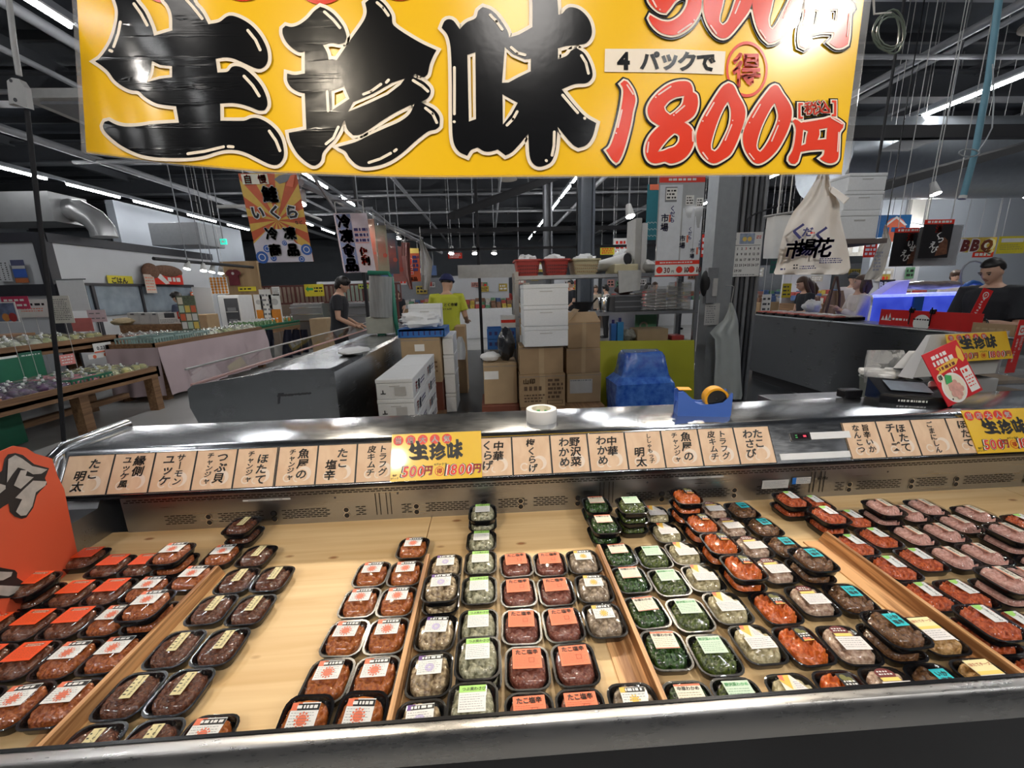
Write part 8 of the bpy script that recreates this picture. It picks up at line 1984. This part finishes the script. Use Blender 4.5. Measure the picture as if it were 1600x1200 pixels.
    for s_, (el, wr, hdir, pn) in arms.items():
        S = V((s_ * sx, 0, sh)); E = V(el); Wq = V(wr)
        if sleeve <= 1: pts = [V((s_ * .11, 0, 1.395)), S, S + (E - S) * sleeve * .6, S + (E - S) * sleeve]; rs = [.072, .074, .070, .072]
        else: pts = [V((s_ * .11, 0, 1.395)), S, S + (E - S) * .5, E, E + (Wq - E) * (sleeve - 1)]; rs = [.072, .072, .062, .056, .050]
        m.tube([lw(p) for p in pts], .06, top, 14, True, [r * k * (girth ** .5) for r in rs])
    if dress: m.loft([[w(p) for p in ringxy((0, 0, z), r, r * .75)] for z, r in ((.45, .26), (.65, .22), (.84, .175), (.95, .17))], top)
    so = m.build('shirt' if not dress else 'dress', t, smooth=180); remesh(so, vox, 3)
    if not dress:
        m = MB(); m.loft([[w(p) for p in ringxy((0, 0, z), r * girth, q2 * girth)] for z, r, q2 in ((.84, .155, .115), (.90, .172, .122), (.97, .160, .112))], bottom)
        for s_ in (-1, 1): m.tube([w((s_ * .085, 0, .92)), w((s_ * .092, .01, .72)), w(legs[s_][1]), w((s_ * .096, -.01, .30)), w((s_ * .096, -.01, .10))], .09, bottom, 14, True, [.098 * k * girth, .092 * k * girth, .070 * k, .066 * k, .062 * k])
        po = m.build('trousers', t, smooth=180); remesh(po, vox, 3)
    for s_ in (-1, 1):
        m = MB(); m.ell(w((s_ * .097, .055, .045)), (.048 * k, .13 * k, .045 * k), shoes, 14, 8, R3); m.cyl(w((s_ * .097, -.02, .03)), w((s_ * .097, -.02, .14 if shoes is not BOOT else .34)), .055 * k, shoes, n=12); m.build('shoe', t, smooth=60)
    # hair and face
    m = MB()
    def hairf(p, q_):
        fz = 1 + .05 * noise.noise(p * 6)
        low = -.25 if hairstyle == 'short' else -1.0
        if p.y > .22 and p.z < (.40 if hairstyle == 'short' else .22): return q_ * .80
        if p.z < low: return q_ * .72
        return q_ * fz
    hh = MB(); hh.ell((0, -.012, .022), (.088, .104, .116), hair, 26, 18, f=hairf)
    if hairstyle in ('bob', 'long'):
        dz = -.16 if hairstyle == 'bob' else -.27
        for s_ in (-1, 1): hh.tube([V((s_ * .070, -.02, .05)), V((s_ * .088, -.01, -.05)), V((s_ * .080, -.02, dz * .7)), V((s_ * .060, -.03, dz))], .04, hair, 10, True, [.035, .036, .036, .018])
        hh.tube([V((0, -.07, .05)), V((0, -.10, -.06)), V((0, -.085, dz))], .06, hair, 12, True, [.06, .07, .045])
    if hairstyle == 'full': hh.ell((.0, .060, .075), (.080, .050, .045), hair, 14, 10); hh.ell((0, 0, .05), (.098, .10, .09), hair, 16, 12); hh.ell((0, -.06, -.03), (.078, .055, .075), hair, 14, 10)
    m.add([hp(v) for v in hh.v], hh.f, hair); m.build('hair', t, smooth=70)
    for s_ in (-1, 1):
        m = MB(); e = MB(); e.ell((s_ * .033, .083, .006), (.014, .008, .0065), EYEW, 10, 6); m.add([hp(v) for v in e.v], e.f, EYEW)
        e = MB(); e.ell((s_ * .033, .090, .006), (.0062, .003, .0062), INK, 8, 6); e.box((s_ * .034, .090, .0145), (.030, .006, .003), INK); m.add([hp(v) for v in e.v], e.f, INK); m.build('eye', t)
        m = MB(); e = MB(); e.box((s_ * .034, .089, .032), (.034, .010, .006), hair); m.add([hp(v) for v in e.v], e.f, hair); m.build('eyebrow', t)
    m = MB(); e = MB(); e.ell((0, .088, -.058), (.022, .008, .0055), LIP, 12, 6); m.add([hp(v) for v in e.v], e.f, LIP); m.build('mouth', t)
    if hat:
        m = MB(); e = MB()
        e.ell((0, -.010, .050), (.098, .115, .100), hat, 24, 14, f=lambda p, q_: q_ if p.z > -.12 else V((q_.x, q_.y, -.012)))
        e.tube([V((.097 * math.cos(a), -.010 + .114 * math.sin(a), .038)) for a in [i * math.pi / 12 for i in range(25)]], .016, hat, 8)
        m.add([hp(v) for v in e.v], e.f, hat); m.build('hat', t, smooth=60)
    return t, lw, hp
BOOT = M('rubber_boot', (.02, .02, .022), .35)
TEE = M('tee_black', (.012, .014, .020), .75); LIMET = M('tee_lime', (.52, .56, .04), .7, var=.06); BLOUSE = M('blouse_white', (.66, .60, .58), .7, var=.08); TROUS = M('trousers_black', (.012, .012, .014), .75); NAVYH = M('hat_navy', (.012, .018, .09), .8)
# facing: yaw 0 looks along +Y
p = aY(522, 440, 7.0)
person('person in a black t-shirt at the neighbour case looking down to the right', (p.x, 7.0, 0), math.radians(-80), 1.80, TEE, TROUS,
       {1: ((.22, .02, 1.10), (.16, .26, .99), (-.1, 1, -.15), (0, -.2, -1)), -1: ((-.22, .02, 1.10), (-.12, .27, .99), (.2, 1, -.1), (0, -.2, -1))}, (.0, -.28), HAIR, 'full', .62, .10, girth=1.06)
p = aY(700, 500, 6.5)
t, lw, hp = person('person in a lime green staff shirt and navy hat seen from behind', (p.x, 6.5, 0), math.radians(6), 1.76, LIMET, TROUS,
       {1: ((.27, .02, 1.12), (.30, .24, 1.06), (.1, 1, -.2), (0, 0, -1)), -1: ((-.25, .08, 1.14), (-.18, .30, 1.06), (.1, 1, -.2), (0, 0, -1))}, (.75, -.15), HAIR, 'short', .72, .10, girth=1.16, hat=NAVYH, shoes=BOOT)
k = 1.76 / 1.75
A, B, O = lw((.1, -.15, 1.25)) - lw((-.1, -.15, 1.25)), lw((0, -.15, 1.35)) - lw((0, -.15, 1.2)), lw((0, -.158, 1.22))
f = Fr(O, A, B); m = MB(); m.text('とくとく市場', f, 0.0, .065, .052, INK, .0, .03, 1.0, .15); m.text('STAFF', f, .0, .0, .034, INK, .0, .02, 1.3); 
m.build('shirt_print', t)
p = aY(1262, 450, 6.6)
person('person with long dark hair in a black dress looking down at the next stall', (p.x, 6.6, 0), math.radians(75), 1.60, TEE, TROUS,
       {1: ((.20, .06, 1.12), (.06, .26, 1.10), (-.3, 1, .1), (0, 0, 1)), -1: ((-.20, .06, 1.12), (-.06, .27, 1.10), (.3, 1, .1), (0, 0, 1))}, (0, -.35), HAIRB, 'long', .55, .04, dress=True)
p = aY(1347, 450, 5.85)
person('person in a white blouse lifting a hand near the chin beside the blue tank', (p.x, 5.85, 0), math.radians(70), 1.58, BLOUSE, M('skirt_maroon', (.10, .02, .03), .7),
       {1: ((.24, .12, 1.10), (.05, .26, 1.20), (-.4, .6, .7), (0, .3, -1)), -1: ((-.22, .10, 1.12), (-.02, .27, 1.22), (.3, .7, .6), (0, .3, -1))}, (.1, .10), HAIRB, 'bob', 1.75, .04, girth=1.05)
p = aY(1333, 440, 8.2)
person('person in a black cap and white top standing behind the white blouse', (p.x, 8.2, 0), math.radians(150), 1.66, BLOUSE, TROUS,
       {1: ((.24, .02, 1.12), (.22, .18, .98), (0, 1, -.6), (-1, 0, 0)), -1: ((-.24, .02, 1.12), (-.22, .18, .98), (0, 1, -.6), (1, 0, 0))}, (0, -.1), HAIR, 'short', .6, 0, hat=TEE, vox=.016)
p = aY(1560, 430, 3.95)
t, lw, hp = person('person in a dark shirt at the far right reading a white sheet', (max(p.x, 4.86), 3.95, 0), math.radians(100), 1.70, TEE, TROUS,
       {1: ((.25, .06, 1.10), (.10, .30, 1.14), (-.25, 1, .06), (0, .1, 1)), -1: ((-.27, .08, 1.08), (-.10, .31, 1.12), (.25, 1, .06), (0, .1, 1))}, (.05, -.42), HAIR, 'short', .85, .05, girth=1.22, vox=.011)
m = MB(); q_ = lw((-.135, .295, 1.115)); m.tube([q_ + V((0, .03 * math.cos(a), .03 * math.sin(a))) for a in [i * math.pi / 8 for i in range(17)]], .009, BLACK, 8); m.build('wrist_watch', t)
c = lw((0, .40, 1.19)); m = MB(); m.hexa([c + V(v) for v in ((-.12, -.14, -.02), (.08, -.14, -.01), (.08, .14, -.01), (-.12, .14, -.02), (-.12, -.14, -.016), (.08, -.14, -.006), (.08, .14, -.006), (-.12, .14, -.016))], PAPER); m.build('paper_sheet', label='white sheet held by the reading person at right', cat='paper')
a = aY(1526, 490, 3.6); f = Fr((a.x - .06, 3.6, a.z), (1, 0, 0), (.32, 0, 1)); f = Fr(f.O, (1, 0, -.32), (.32, 0, 1))
m = MB(); m.panel(f, 0, 0, .105, .245, M('strip_red', (.75, .02, .02), .35, coat=.3), .004); m.disc(f, .053, .19, .030, PAPER, .001, 18); m.disc(f, .053, .19, .022, REDS, .0015, 16); m.text('P', f, .053, .19, .03, PAPER, .002, .03)
for i, c_ in enumerate('PayPay'): m.char(c_, f, .053, .152 - i * .0265, .036, PAPER, .001, .04, 1, -math.pi / 2)
st0 = f.p(.05, 0, -.004); m.cyl(st0 + V((0, .004, 0)), (st0.x, 3.62, .97), .006, LGREY, n=6)
m.build('payment_sign', label='red tilted payment sign reading PayPay in front of the reading person', cat='sign')
# tote bag carried by the black-dress person's neighbour
TOTE = M('tote_tan', (.46, .29, .13), .75, var=.15)
t = thing('tote_bag', 'tan tote bag with dark straps beside the white blouse', 'bag', (aY(1302, 497, 6.75).x, 6.75, aY(1302, 497, 6.75).z))
m = MB(); drape(m, [(454, 1296, 1318), (465, 1291, 1320), (478, 1286, 1322), (488, 1282, 1322), (496, 1281, 1318)], 6.75, TOTE, .02, 1.3, .05, 10); m.build('bag', t, smooth=60)
m = MB(); m.tube([aY(1290, 492, 6.69), aY(1298, 460, 6.68), aY(1306, 432, 6.73)], .02, M('strap_brown', (.10, .05, .03), .6), 6); m.tube([aY(1310, 494, 6.69), aY(1312, 460, 6.68), aY(1308, 432, 6.73)], .02, MATS['strap_brown'], 6); m.build('strap', t)
p = aY(1300, 450, 6.35)
person('person in a patterned brown top carrying the tan tote bag', (p.x + .35, 7.2, 0), math.radians(20), 1.52, M('top_brown', (.20, .09, .06), .7, var=.4, scale=30), TROUS,
       {1: ((.23, .02, 1.10), (.20, .10, .86), (0, .3, -1), (-1, 0, 0)), -1: ((-.23, .02, 1.10), (-.20, .10, .86), (0, .3, -1), (1, 0, 0))}, (.2, -.2), HAIRB, 'bob', .8, 0, vox=.016)
p = aY(276, 460, 9.5)
person('person with dark hair behind the white cartons at the left shop', (p.x, 9.6, 0), math.radians(90), 1.66, M('top_navy', (.03, .04, .08), .7), TROUS,
       {1: ((.23, .05, 1.12), (.16, .26, 1.05), (-.1, 1, 0), (0, 0, -1)), -1: ((-.23, .05, 1.12), (-.16, .26, 1.05), (.1, 1, 0), (0, 0, -1))}, (0, -.3), HAIR, 'full', .7, .05, vox=.016)
# ---------------------------------------------------------------- far crowd and stalls
TOPS = [('white', BLOUSE), ('black', TEE), ('beige', M('top_beige', (.50, .42, .32), .7)), ('blue', M('top_blue', (.10, .16, .34), .7)), ('yellow', M('top_yellow', (.62, .50, .05), .7)), ('grey', M('top_grey', (.28, .28, .30), .7)), ('red', M('top_red', (.45, .06, .05), .7))]
FAR = [(893, 12.5, 1, 0), (930, 13.5, 2, 1), (948, 12.2, 0, 0), (1022, 11.0, 0, 1), (1012, 14, 6, 2), (868, 15, 3, 0), (1062, 14, 4, 2), (1205, 12.6, 1, 1), (1225, 13, 0, 1), (1398, 9.2, 2, 2), (1428, 10.2, 1, 0), (1488, 8.4, 0, 1), (1108, 12, 4, 2), (620, 14, 1, 1), (1442, 12, 5, 2), (790, 15, 6, 1)]
near = ['seen through the rack', 'seen between rack and column', 'seen through the rack middle', 'seen over the clear lids', 'seen right of the crate', 'seen beside the wok', 'seen behind the bag poster', 'seen right of the pillar', 'seen below the hanging sheet', 'seen under the lobster posters', 'seen behind the seafood heap', 'seen left of the reading person', 'seen left of the pillar', 'seen behind the banner line', 'seen under the clear poster sleeve', 'seen behind the cartons']
for i, (px, Y, c, h_) in enumerate(FAR):
    p = aY(px, 450, Y); nm, mt = TOPS[c]
    person(f'distant person in a {nm} top {near[i]}', (p.x, Y, 0), (math.pi * .5, math.pi, -1.2)[h_] + rnd.uniform(-.4, .4), rnd.uniform(1.56, 1.75), mt, TROUS,
           {1: ((.23, .03, 1.12), (.18, .20, .98), (0, 1, -.5), (-1, 0, 0)), -1: ((-.23, .03, 1.12), (-.18, .20, .98), (0, 1, -.5), (1, 0, 0))}, (rnd.uniform(-.5, .5), -.15), (HAIR, HAIRB)[i % 2], ('short', 'bob', 'full')[i % 3], .7, 0, vox=.03, fingers=False)
STC = [(.55, .10, .08), (.70, .66, .58), (.62, .46, .08), (.12, .20, .42), (.16, .36, .20), (.62, .30, .26), (.30, .16, .10), (.72, .70, .70)]
SM = [M(f'goods_colour_{i}', c, .5, var=.4, scale=14) for i, c in enumerate(STC)]
def stall(px0, px1, Y, lab, zc_=.95, sgn=0, seed=1):
    r = random.Random(seed)
    a, b = aY(px0, 470, Y), aY(px1, 470, Y); xc, w_ = (a.x + b.x) / 2, b.x - a.x
    t = thing('market_stall', lab, 'market stall', (xc, Y + .5, 0))
    m = MB(); m.box((xc, Y + .5, zc_ / 2), (w_, .9, zc_), (CARD, TABLEW, STEELD, WHITE)[seed % 4], 0, .02); m.build('counter', t)
    m = MB(); n = max(6, int(w_ / .16))
    for j in range(3):
        for i in range(n): m.box((xc - w_ / 2 + w_ * (i + .5) / n, Y + .2 + j * .28, zc_ + .05 + .08 * j), (w_ / n * .8, .2, .10 + r.random() * .12), SM[r.randrange(8)], r.uniform(-.2, .2), .01)
    m.build('goods', t)
    m = MB(); m.box((xc, Y + .95, 1.25), (w_ * .96, .06, 1.5), WALLW if seed % 2 else MGREY); m.build('back_panel', t)
    f = Fr((xc - w_ / 2, Y + .90, 1.30), (1, 0, 0), (0, 0, 1)); m = MB()
    for i in range(max(3, int(w_ / .45))):
        x = r.uniform(0, w_ - .35); z = r.uniform(.0, .55); ww, hh = r.uniform(.2, .4), r.uniform(.15, .3); d = .01 + .002 * i
        m.rect(f, x, z, x + ww, z + hh, SM[r.randrange(8)], d); m.dashes(f, x + .03, z + .03, x + ww - .03, z + hh - .03, 2, (PAPER, INK, REDS)[r.randrange(3)], d + .001, .6)
    m.build('signs', t)
    if sgn:
        m = MB(); f2 = Fr((xc - w_ * .45, Y - .05, 2.05), (1, 0, 0), (0, 0, 1)); m.panel(f2, 0, 0, w_ * .9, .32, SM[sgn], .03); m.dashes(f2, .1, .06, w_ * .85, .26, 1, PAPER if sgn != 7 else REDS, .002, .8); 
        for x in (.05, w_ * .85): m.cyl(f2.p(x, .32, -.01), V((f2.p(x, 0, 0).x, Y - .04, 4.5)), .01, MGREY, n=5)
        m.build('header_sign', t)
    return t
for i, a in enumerate(((690, 800, 13.2, 'far stall behind the staff member with coloured goods', .95, 0), (806, 868, 13.8, 'far stall seen above the red baskets and foam boxes', .95, 2), (870, 945, 16.5, 'far stall in the middle distance behind the columns', .95, 0), (950, 1030, 14.6, 'far stall seen over the dark grey crate', .95, 7), (1030, 1110, 15.5, 'far stall seen behind the clear lids', .95, 0),
        (1190, 1262, 10.9, 'stall behind the hanging white sheet with yellow boards', 1.0, 0), (1262, 1345, 9.3, 'stall behind the black-dress person', 1.0, 1), (1345, 1420, 11.0, 'stall behind the lobster posters', .95, 0), (1420, 1500, 8.0, 'stall behind the blue tank with dark goods', .95, 0), (595, 690, 14.5, 'far stall behind the banner line', .95, 3), (480, 600, 16, 'far stall in the back left behind the railing', .95, 0))):
    stall(*a, seed=i + 3)
for i, (px0, px1, pt, pb, Y, mt, lab) in enumerate(((938, 960, 386, 398, 11.5, 'sign_yellow', 'far yellow hanging sign with red strokes'), (958, 998, 372, 400, 11.8, 'white_paper', 'far white hanging sign crowded with red print'), (700, 722, 395, 404, 11.2, 'sign_red', 'far red lantern-like sign behind the staff member'), (1096, 1106, 366, 402, 8.5, 'sign_red', 'red hanging sign left of the pillar'))):
    M('sign_yellow', (.78, .66, .04), .5)
    card(px0, px1, pt, pb, Y, lab, MATS[mt], scr(3, REDS if mt != 'sign_red' else PAPER, .6), name='hanging_sign')
p = aY(985, 458, 10.5)
for o in list(bpy.data.objects):
    if o.type == 'EMPTY' and not o.children: bpy.data.objects.remove(o)
